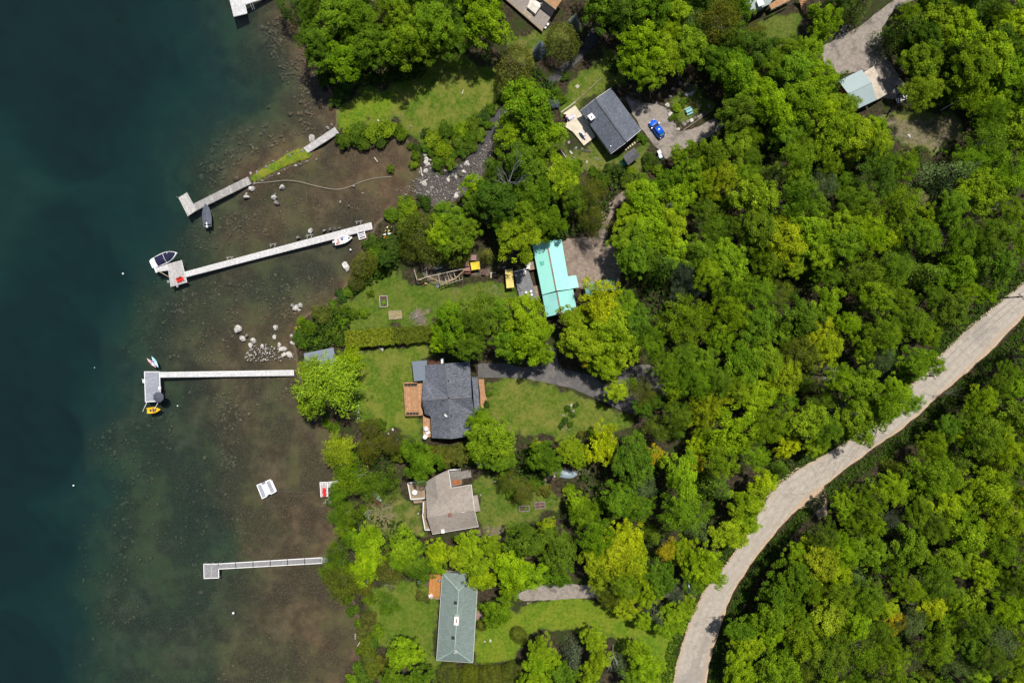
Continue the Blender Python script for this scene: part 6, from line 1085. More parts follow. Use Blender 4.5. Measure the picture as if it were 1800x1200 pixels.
    bm_('top_beam', [((735,492,T),(752,486,T)),((752,486,T),(812,473,T)),((812,473,T),(822,474,T))], .16); bm_('top_beam', [((752,486,T),(772,494,T)),((775,501,T),(800,490,T)),((800,490,T),(817,474,T))], .14, planks('yellow_timber',(.52,.36,.20),.2))
    for p in (((728,474,.0),(733,491,T)),((735,500,.0),(733,491,T)),((749,470,.0),(751,486,T)),((769,480,.0),(774,498,T)),((795,468,.0),(800,487,T))): bm_('leg', [p], .15)
    bm_('monkey_bars', [((776,502,2.0),(813,491,2.0)),((776,497,2.0),(800,489,2.0))]+[((778+6*i,501.5-1.8*i,2.0),(777+6*i,494-2.2*i,2.0)) for i in range(6)], .09)
    bm_('ladder', [((779,480,.2),(786,497,2.1)),((784,477,.2),(791,494,2.1)),((789,478,.2),(795,492,2.1)),((812,484,.1),(813,491,2.0))], .09)
    bm_('climbing_net', [((741+2.6*i,473,.1),(747+1.5*i,487,1.6)) for i in range(3)]+[((740+i,474+3*i,.15+.3*i),(748+i,472.5+3*i,.15+.3*i)) for i in range(4)], .05, plain('net_rope',(.32,.30,.26),.9))
    for px, py, m, up in ((738.5,491,plain('orange_swing',(.62,.30,.08),.5),.9),(748.5,498,plain('orange_swing2',(.60,.34,.16),.5),.6)): s = MB().box(Q(px,py,up), (.5,.25,.06)); s.tube([Q(px,py,up)+Vector((-.2,0,0)), Q(px,py-3,T)], .015, 4); s.tube([Q(px,py,up)+Vector((.2,0,0)), Q(px+2,py-3,T)], .015, 4); s.build('swing', m, o)
    s = MB(); s.loft([[Q(766,503,.15)+Vector((0,0,k)) for k in (0,.08)]+[Q(770,507,.15)+Vector((0,0,k)) for k in (.08,0)], [Q(771,496,1.3)+Vector((0,0,k)) for k in (0,.08)]+[Q(775,500,1.3)+Vector((0,0,k)) for k in (.08,0)]]); s.build('slide', plain('grey_slide',(.33,.38,.38),.4,.1,3), o)
    s = MB().beam(Q(765,472,1.0), Q(778,469.5,1.0), .45, .06); s.beam(Q(765,472,1.0), Q(765,473,0), .08); s.beam(Q(778,469.5,1.0), Q(778,470.5,0), .08); s.build('bench', plain('green_grey_bench',(.30,.36,.31),.6), o)
    redb = planks('rust_red_boards', (.30,.11,.07), .2); o2 = thing('play_tower', 'rust red roofed play tower at the right end of the climbing frame', 'play tower', PG(822, 469, 1.5))
    bb = o2.location[:]; zz = bb[2]
    def V2(px, py, up): v = P(px, py, zz+up); return Vector((v[0]-bb[0], v[1]-bb[1], up))
    for q in ([(815,458,3.0),(824,457.5,3.0),(824.5,467.5,2.6),(816,468,2.6)], [(817,470.5,2.9),(826,470,2.9),(827,476,2.6),(818,476.5,2.6)]):
        m = MB(); a4 = [V2(*p) for p in q]; m.add(a4+[p-Vector((0,0,.08)) for p in a4], [[0,1,2,3],[7,6,5,4],[0,4,5,1],[1,5,6,2],[2,6,7,3],[3,7,4,0]]); m.build('roof', plain('faded_red_roof',(.36,.17,.14),.8,.15,3), o2)
    MB().box(V2(822.5,478,.9), (1.15,.9,1.8)).build('cabin', redb, o2)
    for p in ((816,459),(824,458.5),(825.5,476),(817.5,477)): MB().beam(V2(*p,0), V2(*p,2.7), .1).build('post', redb, o2)
    o3 = thing('play_tower', 'small pinkish roofed play hut tucked under the cedars', 'play hut', PG(832, 453.5, 1)); MB().box((0,0,.75),(1.15,.95,1.5)).build('cabin', redb, o3); MB().loft([[(-.7,-.6,1.5),(.7,-.6,1.5),(.7,.6,1.6),(-.7,.6,1.6)],[(-.66,-.56,1.58),(.66,-.56,1.58),(.66,.56,1.68),(-.66,.56,1.68)]]).build('roof', plain('faded_pink_roof',(.28,.16,.15),.8,.2,3), o3)
    ys = plain('yellow_canvas',(.62,.47,.035),.8,.22,1.6)
    def canopy(px4, up, lab, mat):
        cx = sum(p[0] for p in px4)/4; cy = sum(p[1] for p in px4)/4; b_ = PG(cx, cy, up); o = thing('canopy', lab, 'canopy', b_); q = [Vector((*P(px, py, b_[2]+up), b_[2]+up))-Vector(b_) for px, py in px4]; n = 8; m = MB(); vs = []
        for i in range(n+1):
            for j in range(n+1): u, v = i/n, j/n; p = q[0].lerp(q[1],u).lerp(q[3].lerp(q[2],u),v); p.z += -.22*math.sin(PI*u)*math.sin(PI*v)+.03*mnoise.noise(p*1.4); vs.append(p)
        F = [[i*(n+1)+j,(i+1)*(n+1)+j,(i+1)*(n+1)+j+1,i*(n+1)+j+1] for i in range(n) for j in range(n)]; k = len(vs); m.add(vs+[p-Vector((0,0,.03)) for p in vs], F+[[x+k for x in f[::-1]] for f in F]); m.build('canvas', mat, o)
        for p in q: MB().beam((p.x,p.y,-.2),(p.x,p.y,p.z),.09).build('post', wood, o)
    canopy([(827,461.5),(842.5,459.5),(844,472.5),(829,475)], 1.7, 'square yellow canopy beside the play tower', ys); canopy([(887.7,474),(900.9,472.5),(903.7,505),(890.5,506.5)], 2.2, 'long straw-yellow canopy at the edge of the grey deck', plain('straw_canvas',(.66,.52,.16),.8,.28,1.8))
    x, y, z = PG(850, 479, .5); o = thing('wooden_box', 'small dark brown wooden box on the worn lawn', 'box', (x, y, z)); MB().box((0,0,.35),(.6,.95,.7)).build('body', planks('dark_box',(.12,.06,.05),.2), o); MB().box((0,0,.72),(.7,1.05,.06)).build('lid', planks('dark_lid',(.14,.08,.07),.2), o)
    x, y, z = PG(864, 484, .2); o = thing('timber_corner', 'pale L of new timber lying on the lawn left of the yellow canopy', 'timber', (x, y, z)); MB().box((.35,.55,.12),(1.15,.28,.2)).build('beam', planks('fresh_timber',(.60,.50,.38),.1), o); MB().box((-.1,-.1,.12),(.28,.98,.2)).build('beam', planks('fresh_timber2',(.58,.47,.35),.1), o)
    x, y, z = PG(886, 470, 1.2); o = thing('solar_panel', 'small tilted solar panel beside the yellow canopy', 'solar panel', (x, y, z), rad(35)); MB().box((0,0,1.2),(.75,.55,.05),0,rad(20)).build('panel', plain('panel_blue_grey',(.16,.18,.20),.3,.3,6), o); MB().beam((0,0,0),(0,0,1.18),.07).build('post', MAT['post'], o)
    # round chairs and table on the turquoise house deck
    G2 = PG(928, 515)[2]
    for i, (px, py, lab) in enumerate(((907,484,'lone white round stool at the upper corner of the grey deck'),(925,514,'white round stool at the left of the deck table'),(933.5,512,'white round stool above the deck table'),(934.5,518,'white round stool at the right of the deck table'),(934,524.5,'white round stool at the foot of the deck table'),(923,521,'white round stool at the lower left of the deck table'))):
        x, y = P(px, py, G2+1.2); o = thing('stool', lab, 'stool', (x, y, G2+.75), 0, 'white stools on the grey deck'); MB().lathe([(.2,.40),(.27,.42),(.28,.5),(.2,.53),(.02,.54)],(0,0,0),14).build('seat', wp, o)
        for k in range(3): MB().beam((.16*math.cos(k*2.1),.16*math.sin(k*2.1),.42),(.22*math.cos(k*2.1),.22*math.sin(k*2.1),0),.04).build('leg', MAT['post'], o)
    x, y = P(928.5, 518, G2+1.5); o = thing('table', 'round glass-grey table among the white stools on the deck', 'table', (x, y, G2+.75)); MB().lathe([(.52,.68),(.55,.70),(.55,.73),(.02,.735)],(0,0,0),20).build('tabletop', plain('table_grey',(.14,.14,.15),.3), o); MB().tube([(0,0,0),(0,0,.7)],.05,8).build('pedestal', MAT['post'], o)
    x, y = P(922.5, 479, G2+1.2); o = thing('garden_cart', 'white and grey garden cart on the upper edge of the grey deck', 'cart', (x, y, G2+.75), rad(80)); MB().box((0,0,.5),(.9,.55,.4)).build('tray', wp, o); MB().box((0,.0,.72),(.5,.4,.05)).build('lid', MAT['post'], o)
    for s in (-1,1): MB().tube([(.3,s*.3,.2),(.3,s*.36,.2)],.2,12).build('wheel', MAT['dark'], o)
    x, y = P(909.5, 506.5, G2+1.0); o = thing('stair_rail', 'dark handrail of the steps at the lower left of the grey deck', 'handrail', (x, y, G2), rad(-48)); m = MB()
    for s in (-.35,.35): m.beam((-1.2,s,.5),(.9,s,1.5),.08)
    m.build('rail', MAT['dark'], o)
    for xx in (-1.1,-.1,.8):
        for s in (-.35,.35): MB().beam((xx,s,-.2),(xx,s,1.0+.45*xx),.06).build('post', MAT['dark'], o)
    # chairs on the other decks
    g3 = PG(755, 760)[2]
    for px, py, rz, lab in ((750.5,752,20,'white chair at the upper end of the narrow cedar deck'),(753,760,-60,'white chair at the middle of the narrow cedar deck'),(748.5,766,60,'white chair at the lower end of the narrow cedar deck')): chair(px, py, g3+.9, rad(rz), wp, lab, 'white chairs on the narrow cedar deck')
    g4 = PG(729, 865)[2]; x, y = P(729, 865, g4+1.7); o = thing('table', 'white round table on the tan-roofed house deck', 'table', (x, y, g4+1)); MB().lathe([(.5,.70),(.55,.72),(.55,.75),(.02,.76)],(0,0,0),20).build('tabletop', wp, o); MB().tube([(0,0,0),(0,0,.7)],.05,8).build('pedestal', MAT['post'], o); MB().lathe([(.3,0),(.3,.05)],(0,0,0),12).build('foot', MAT['dark'], o)
    g5 = PG(760, 1040)[2]; chair(757.5, 1044.5, g5+.8, rad(125), plain('pink_white_plastic',(.68,.55,.52),.5), 'pale pink chair on the orange deck'); x, y = P(772.5, 1020.5, g5+1.6); o = thing('barbecue', 'small grey kettle barbecue on the orange deck', 'barbecue', (x, y, g5+.8)); MB().lathe([(.1,.5),(.3,.6),(.34,.75),(.25,.92),(.05,.98)],(0,0,0),16).build('kettle', plain('kettle_grey',(.22,.22,.22),.4), o, True)
    for k in range(3): MB().beam((.15*math.cos(k*2.1),.15*math.sin(k*2.1),.6),(.3*math.cos(k*2.1),.3*math.sin(k*2.1),0),.03).build('leg', MAT['dark'], o)
    g6 = PG(800, 845)[2]; x, y = P(802, 847, g6+1.5); VV = []
    rs = np.random.default_rng(3); C = np.column_stack([rs.normal(0,.5,700), rs.normal(0,.3,700), rs.uniform(0,.12,700)]); me = np_mesh('leaf_litter', cards(C, np.tile([0,0,1.],(700,1)), rs.uniform(.08,.16,700), .6, rs, .5), 4, plain('rust_leaves',(.42,.14,.04),.9,.4,8)); o = link(bpy.data.objects.new('leaf_litter', me)); o.location = (x, y, g6+1.42); tag(o, 'rust red dead leaves swept into the deck corner', None, None, 'stuff')
    # boat trailer
    x, y, z = PG(1583, 166, .5); o = thing('boat_trailer', 'empty steel boat trailer on the grass beside the garage', 'trailer', (x, y, z)); st = plain('galvanised',(.42,.43,.44),.4,.2,3,.5,.6)
    def TQ(px, py, up=.5): v = P(px, py, z+up); return Vector((v[0]-x, v[1]-y, up))
    m = MB()
    for p, q in (((1570,145),(1573,162)),((1573,162),(1577,183)),((1570,145),(1580,158)),((1580,158),(1590,172)),((1578,170),(1588,167)),((1579,178),(1590,175)),((1583,169),(1585,184))): m.beam(TQ(*p), TQ(*q), .1)
    m.build('frame', st, o); MB().box(TQ(1577,152,.75), (.35,.3,.4)).build('winch', MAT['dark'], o)
    for px, py in ((1577.5,178),(1592,173.5)):
        c0 = TQ(px, py, .34); w = MB().tube([c0+Vector((-.1,0,0)), c0+Vector((.1,0,0))], .32, 16).build('wheel', MAT['dark'], o); MB().box(c0+Vector((0,0,.36)), (.3,1.1,.05)).build('mudguard', plain('white_guard',(.62,.64,.70),.4), o)
    # utility poles and line
    tops = []
    for px, py, lab in ((1632,660.5,'tall wooden utility pole leaning out over the road bank'),(1529,742,'wooden utility pole half hidden by leaves at the middle of the road'),(1786,522,'wooden utility pole at the right end of the road')):
        x, y, z = PG(px, py, 7); H = 9.0 if px > 1600 else 8.6; o = thing('utility_pole', lab, 'utility pole', (x, y, z), 0, 'utility poles along the road'); pm = plain('pole_wood',(.13,.10,.08),.9,.25,3); MB().tube([(0,0,-.3),(0,0,H)], .16, 8, .11).build('pole', pm, o); MB().box((0,0,H-.5),(.12,1.7,.12), rad(40)).build('crossarm', pm, o)
        for s in (-.7,.7): MB().lathe([(.05,0),(.08,.1),(.03,.16)],(s*-math.sin(rad(40)),s*math.cos(rad(40)),H-.43),8).build('insulator', plain('insulator',(.3,.3,.32),.3), o)
        MB().lathe([(.18,0),(.18,.7),(.1,.75)],(.3,0,H-2.2),10).build('transformer', plain('transformer_grey',(.25,.26,.27),.5), o); tops.append((px, Vector((x, y, z+H-.42))))
    tops.sort(key=lambda t: t[0]); T3 = [t[1] for t in tops]; T3 = [T3[0]+Vector((-22,-34,-.5))]+T3+[T3[-1]+Vector((34,28,.4))]; cm = plain('cable',(.03,.03,.03),.6)
    for s, lab in ((-.6,'overhead cable along the road, the one on the lake side'),(.6,'overhead cable along the road, the one on the forest side')):
        pts = []; of = Vector((-s*math.sin(rad(40)), s*math.cos(rad(40)), 0))
        for p, q in zip(T3, T3[1:]):
            for i in range(10): t = i/10; pts.append(p.lerp(q,t)+of-Vector((0,0,3.2*t*(1-t))))
        tag(MB().tube(pts, .016, 5).build('power_line', cm), lab, 'power line', 'overhead cables along the road')
    # timber edges, logs, posts
    def log(px0, py0, px1, py1, r, mat, name, lab, cat, up=.1, n=7):
        p = Vector(PG(px0, py0, up)); q = Vector(PG(px1, py1, up)); b = MB().tube([p+Vector((0,0,up)), p.lerp(q,.5)+Vector((0,0,up+.03)), q+Vector((0,0,up))], r, n, r*.8); tag(b.build(name, mat, off=(p.x,p.y,p.z)), lab, cat).location = p
    pale = plain('bleached_log',(.50,.45,.38),.85,.25,3); tim = planks('edge_timber',(.30,.25,.18),.25)
    log(1201,229,1252,193.5,.12,tim,'timber_edging','long timber edging below the flower bed island','edging'); log(986,198,1012,179,.14,pale,'timber_edging','pale timber edging beside the beige patio','edging'); log(1012,179,1058,137,.14,tim,'timber_edging','dark timber edging above the slate-roofed cottage','edging',.12); log(986,264,1010,298,.1,pale,'log','pale straight log on the grass below the beige patio','log')
    log(658,277,664,285,.14,pale,'driftwood','short bleached driftwood on the mud below the shore shrubs','driftwood'); log(739.5,294,741.5,308,.16,pale,'driftwood','upright bleached driftwood trunk at the stream mouth','driftwood',.15); log(738,322,752,315.5,.15,pale,'driftwood','slanting bleached driftwood trunk at the stream mouth','driftwood',.3); log(785,315,791,309,.12,pale,'driftwood','small bleached driftwood on the right of the cobble bar','driftwood',.3); log(812,165,815,158,.12,pale,'driftwood','lone white branch lying on the upper lawn','branch',.05)
    log(627,1137,633,1127,.1,pale,'driftwood','thin bleached trunk over the water near the bottom shrubs','driftwood',.3); log(629,1146,634,1143.5,.08,pale,'driftwood','short bleached stick over the water near the bottom shrubs','driftwood',.3); log(644,912,652,900,.09,pale,'driftwood','pale driftwood on the worn bank below the red canoe','driftwood',.1); log(1555,200,1600,184,.14,plain('black_edging',(.02,.02,.02),.9),'timber_edging','dark edging between the garage grass and the dirt clearing','edging',.1)
    for i in range(7): 
        px, py = 1100+3.9*i, 263-2.9*i; x, y, z = PG(px, py); o = MB().box((0,0,.04),(.36,.36,.1), rad(35)).build('stepping_stone', plain('yellow_paver',(.48,.44,.26),.9,.15,3)); o.location = (x, y, z); tag(o, 'yellowish square paver in the stepping path by the small shed', 'stepping stone', 'stepping stones by the small shed')
    x, y, z = PG(1015, 152); o = MB().box((0,0,.03),(.75,.75,.1), rad(40)).build('paving_slab', plain('pale_slab',(.36,.34,.26),.9,.15,3)); o.location = (x, y, z); tag(o, 'pale square slab on the grass above the beige patio', 'paving slab')
    x, y, z = PG(997, 62); o = thing('lounge_chair', 'dark garden lounger with white cushions below the broad grey deck', 'chair', (*PG(961.5, 45.5)[:2], PG(961.5, 45.5)[2]), rad(52)); MB().box((0,0,.3),(1.7,.6,.06)).build('seat', MAT['dark'], o); MB().box((-.7,0,.4),(.4,.5,.1)).build('cushion', wp, o); MB().box((.2,0,.38),(.5,.5,.1)).build('cushion', wp, o)
    for sx in (-.7,.7):
        for sy in (-.25,.25): MB().beam((sx,sy,0),(sx,sy,.3),.05).build('leg', MAT['dark'], o)
    # parked car just showing under the leaves at the road
    x, y, z = PG(1212, 1040, .7); o = thing('car', 'dark car mostly hidden under leaves at the drive mouth on the road', 'car', (x, y, z+.03), rad(95)); dk = plain('dark_car_paint',(.02,.025,.05),.25,.1,1,.6); r = []
    for t, w, zl, zh in ((0,.70,.42,.80),(.03,.80,.32,.95),(.3,.90,.22,1.0),(.6,.90,.22,.98),(.92,.80,.28,.80),(1,.5,.40,.6)):
        xx = -2.15+4.3*t; r.append([(xx,-w,zl+.1),(xx,-w*1.02,(zl+zh)/2),(xx,-w*.93,zh-.04),(xx,w*.93,zh-.04),(xx,w*1.02,(zl+zh)/2),(xx,w,zl+.1)])
    MB().loft(r).build('body', dk, o, True); MB().loft([ring(-1.9,.74,.95,1.0),ring(-1.35,.78,.95,1.4),ring(.3,.8,.95,1.42),ring(1.0,.78,.92,1.0)]).build('cabin', gl, o)
    for s in (-1,1):
        for xx in (-1.3,1.32): MB().tube([(xx,s*.74,.30),(xx,s*.92,.30)], .31, 14).build('wheel', MAT['dark'], o)
    # clipped hedge in two runs, a round clipped bush bed
    def hedge(p0, p1, w, h, cls, lab, seed):
        a, L = heading(p0, p1); x, y, z = PG((p0[0]+p1[0])/2, (p0[1]+p1[1])/2, h*.8); rs = np.random.default_rng(seed); n = int(L*w*260); u = rs.uniform(-.5,.5,n); v = rs.uniform(-.5,.5,n); edge = rs.random(n) < .4; zz = np.where(edge, rs.uniform(.1,1,n), 1.0)*h
        v = np.where(edge & (rs.random(n) < .8), np.sign(v)*.5, v); bump = np.array([mnoise.noise((a_*L*1.1, b_*w*1.1, seed)) for a_, b_ in zip(u, v)]); yy = v*w*(1+.22*bump)+.35*np.array([mnoise.noise((a_*L*.35, 5, seed)) for a_ in u]); C = np.column_stack([u*L, yy, zz+.28*bump]); N = np.column_stack([rs.normal(0,.3,n), np.where(edge, np.sign(v)*.9, 0), np.where(edge, .3, 1.0)])
        o = thing('hedge', lab, 'hedge', (x, y, z), a); me = np_mesh('hedge_mesh', cards(C, N, rs.uniform(.13,.3,n), .5, rs, .7), 4, MAT['needle']); f = link(bpy.data.objects.new('foliage', me)); f.parent = o; c = LEAF[cls]; f.color = (*c, 1); m = MB()
        for i in range(max(2, int(L/1.1))): m.tube([(-L/2+L*(i+.5)/max(2,int(L/1.1)), 0, -.1), (-L/2+L*(i+.5)/max(2,int(L/1.1)), 0, h*.8)], .05, 5)
        m.build('stems', MAT['bark'], o)
    LEAF['H'] = (.185,.225,.016); LEAF['K'] = (.11,.14,.014)
    hedge((608,597), (692,590), 3.6, 2.4, 'H', 'broad clipped golden-green cedar hedge between the two lawns', 3); hedge((690,590), (765,587), 3.4, 2.4, 'K', 'darker run of the clipped cedar hedge beside the maples', 4); hedge((690,797), (830,800), 3.2, 2.3, 'K', 'dark clipped hedge below the dark grey house', 5); hedge((790,1190), (900,1184), 3.0, 2.0, 'K', 'low dark hedge along the bottom end of the bungalow lawn', 6); hedge((640,1118), (660,1190), 2.6, 2.0, 'K', 'dark hedge between the shore and the bungalow lawn', 7)
# ---------------------------------------------------------------- rocks, stones, grass, undergrowth, dead trees
ROCKS = """438 332 3.5;432 341 2.8 W;442 331 6 W;431.5 345.5 5 W;494.5 328.5 6 W;483 340.5 3 W;480.5 346.5 6 W;485.5 356 5;440 304 2.5 W;414.5 312 2.5;547 242.5 7 W;530.5 265 3;549 259 3;575 224 3 W;583 220 2.5;520 291 2.5 W;489.5 305.5 2.5 W;452 302 3;468 293 3;509 273 3;527 289 3 G;513 270 2.5 G
544.5 406 5 W;523.5 417 3;569 405 3;588 402 2.5;580 403 3;595 401 3;606 467 7 W;610 474 3.5 W;527 536 5 W;519.5 540.5 6 W;514 537 4;525 545 3 W;416.5 578.5 8 W;425 594 6.5 W;433 590 3.5;443.5 598.5 6 W;439 606.5 5 W;460.5 608.5 4.5 W;466.5 613.5 4;483.5 575.5 6 W;482 592.5 4.5 W;490 605.5 5.5 W;496 612.5 6.5 W;498 623.5 5 W;507.5 623 7 W;512 591 4.5 W;513.5 603 5 W;622 327.5 3;597.5 355 2.5 W;637 339.5 2 W;612.5 362 2
747 271 4.5 W;749.5 279 4.5 W;748 284.5 5 W;751.5 288.5 4 W;756 281 3 W;761 289 3.5 W;748.5 300 5 W;746 322 6 W;767 305.5 4.5 G;768 310 4;819.5 286 4.5 W;823.5 288.5 3.5 W;815 301.5 4.5 W;801.5 311 3.5 W;788 316 4.5 W;796 308 3;806 303 3.5 G;809 306 5 O;802 292.5 4;783 300 3;800.5 345 5 W;803 340 3.5 W;742 308 2.5 W;727 290 2;838 290 3;845 288 3;811 293 3.5;756 296 3;779 292 2.5 G;760 330 4;774 327 3.5 G;752 338 4;744 346 3
1196 146 4;1183 156 3;1178 170 3.5;1174 184 4.5 W;1176 196 3.5;1178.5 200 6 W;1182 212 3;1186 220 3;1192 227 3.5 W;1197 225 3.5 G;1203 217.5 4;1208.5 213 4;1215.5 211 4.5 W;1222 207 3.5;1229 205 3.5;1233 201.5 3.5 W;1239 197.5 3.5 G;1247 187 3;1208 166 5 W;1215 164 4.5 W;1221 161 4;1226 178 3;1231 186 3;1162 183 4 G;1155 181 3;1136 143 3
1003 268 3.5 W;1010 277 3;1004.5 269 2.5 W;1012 261 3.5;1024 262 3;1032 285 2.5 W;1047 278 2.5;1037 266 3 G;1051 280 2;1000 250 3;1046 292 2;1066 293 2;1030 265 3.5 G
700 245 2 W;743 235 2.5 W;710 230 2 W;665 212 2 W;673 140 3;640 147 3 W;656 216 1.6;781 217 1.6 W;722 222 2;730 191 1.5;708 205 1.5
1471 54 3;1476 60 3.5;1481 53 4;1487 48 3.5;1470 66 3;1478 66 3.5;1484 60 3;1489 43 3;1495 46 2.5;1466 60 2.5
1165 530 4;1178 522 3;990 730 2.4;1005 712 3 W;1001 730 2.5 G;996 745 2.2 G;1008 722 2.5;845 870 2;870 846 2 W;655 1 2;1001 775 2.5 W;629 712 3 W;629 725 3;630 735 2.5 W;629 718 2.5;644 872 3;1598 239 3.5 W;667 612 2.5;671 613 3 W;672 615 2.5 W;735 902 2 W;975 837 2 W;928 1060 2;852 1127 2 W;862 1126 2.5 W;1018 911 2.5 W;690 755 3 W;683 762 2 W
540 266 2;556 280 2.5;500 298 2;473 309 2.2;461 317 2.2;447 322 2.5;505 267 2.2;480 283 2.4;540 283 2.2"""
def rocks():
    pro = []
    for k in range(8): V, F = rock_verts(2, 10+k, .4); pro.append(np_faces_mesh('boulder_mesh', V, F, MAT['grey_rock'], False))
    used = set()
    for e in ROCKS.replace('\n', ';').split(';'):
        a = e.split(); px, py, r = float(a[0]), float(a[1]), float(a[2])/8*1.02; k = a[3] if len(a) > 3 else ('N'); x, y, z = PG(px, py, r*.4); gzv = gz(x, y)
        o = link(bpy.data.objects.new('boulder', R.choice(pro))); o.location = (x, y, max(gzv+r*.12, (.05-r*.1) if gzv < 0 else -9)); o.scale = (r*R.uniform(.9,1.25), r*R.uniform(.75,1.0), r*R.uniform(.55,.8)); o.rotation_euler = (R.uniform(-.2,.2), R.uniform(-.2,.2), R.uniform(0,6.28))
        if gzv < 0: o.scale.z = max(o.scale.z, (-gzv+.25)*.75); o.location.z = max(.12*r, o.scale.z*.9+gzv)-o.scale.z*.35 if -gzv > r*.6 else o.location.z
        s = o.material_slots[0]; s.link = 'OBJECT'; s.material = MAT['white_rock'] if k == 'W' else (MAT['mossy_rock'] if k in 'GO' else MAT['grey_rock'])
        col = {'W':'pale','N':'grey','G':'mossy dark','O':'mossy olive'}[k]; sz = 'small' if r < .36 else ('mid-sized' if r < .6 else 'large'); wet = 'in the shallows ' if gzv < 0 else ''
        for kk, fine in ((0,False),(0,True),(1,True),(2,True),(3,True)):
            lab = f'{sz} {col} boulder {wet}{where(px, py, kk, fine)}'
            if lab not in used: break
        if lab in used: lab = f'{sz} {col} stone {wet}{where(px, py, 1, True)}'
        used.add(lab); tag(o, lab, 'boulder', 'boulders and stones round the shore')
STONE_FIELDS = [  # outline, how many, smallest, largest radius in metres
 ([(455,50),(500,20),(530,80),(560,150),(575,190),(560,210),(520,200),(500,150),(480,110)], 520, .12, .5),
 ([(395,225),(480,215),(520,190),(570,205),(560,225),(500,250),(430,280),(400,310),(360,335),(335,345),(345,290),(370,245)], 620, .13, .62),
 ([(330,385),(420,370),(480,380),(520,400),(450,425),(380,440),(330,440),(300,425)], 380, .1, .45),
 ([(450,345),(560,335),(680,330),(700,350),(640,385),(560,400),(480,410),(430,390)], 420, .08, .3),
 ([(210,500),(300,480),(420,500),(480,480),(590,490),(560,530),(510,560),(420,570),(400,640),(300,640),(215,630),(205,560)], 820, .1, .5),
 ([(430,660),(520,660),(510,700),(440,720),(400,760),(380,740),(378,700)], 330, .1, .4),
 ([(375,690),(420,690),(425,760),(410,830),(385,820),(375,760)], 170, .15, .45),
 ([(140,760),(210,740),(300,700),(300,780),(280,850),(300,900),(270,1000),(240,1080),(180,1150),(110,1100),(120,960),(150,850)], 620, .13, .6),
 ([(300,860),(360,840),(420,880),(440,960),(420,1040),(350,1060),(300,1000)], 230, .12, .5),
 ([(120,1080),(300,1040),(450,1080),(560,1150),(500,1200),(120,1200)], 260, .1, .4),
 ([(380,900),(520,880),(560,960),(480,980),(380,970)], 130, .08, .3),
 ([(600,330),(720,270),(735,350),(660,370)], 130, .05, .14),
]
BIG_STONES = [(438,727,.9),(357,806,.75),(415,728,.55),(294,790,.5),(418,913,.5),(407,912,.45),(412,943,.55),(350,1043,.9),(228,853,.55),(237,838,.5),(183,818,.5),(184,760,.6),(203,740,.5),(195,798,.7),(336,885,.5),(445,260,.5),(470,185,.6),(349,309,.75),(418,315,.8),(457,235,.5),(512,201,.7),(530,180,.6),(172,3,.8),(460,47,.7),(300,1001,.4),(158,940,.5),(120,972,.55),(340,995,.5),(282,567,.5),(283,545,.5),(315,546,.6),(309,545,.5),(258,612,.45),(206,613,.6),(297,628,.6),(393,598,.6),(258,659,.7),(331,690,.5),(377,497,.45),(140,1038,.45),(340,1008,.5),(317,700,.4),(500,500,.3),(408,550,.4),(487,250,.4),(420,232,.5)]
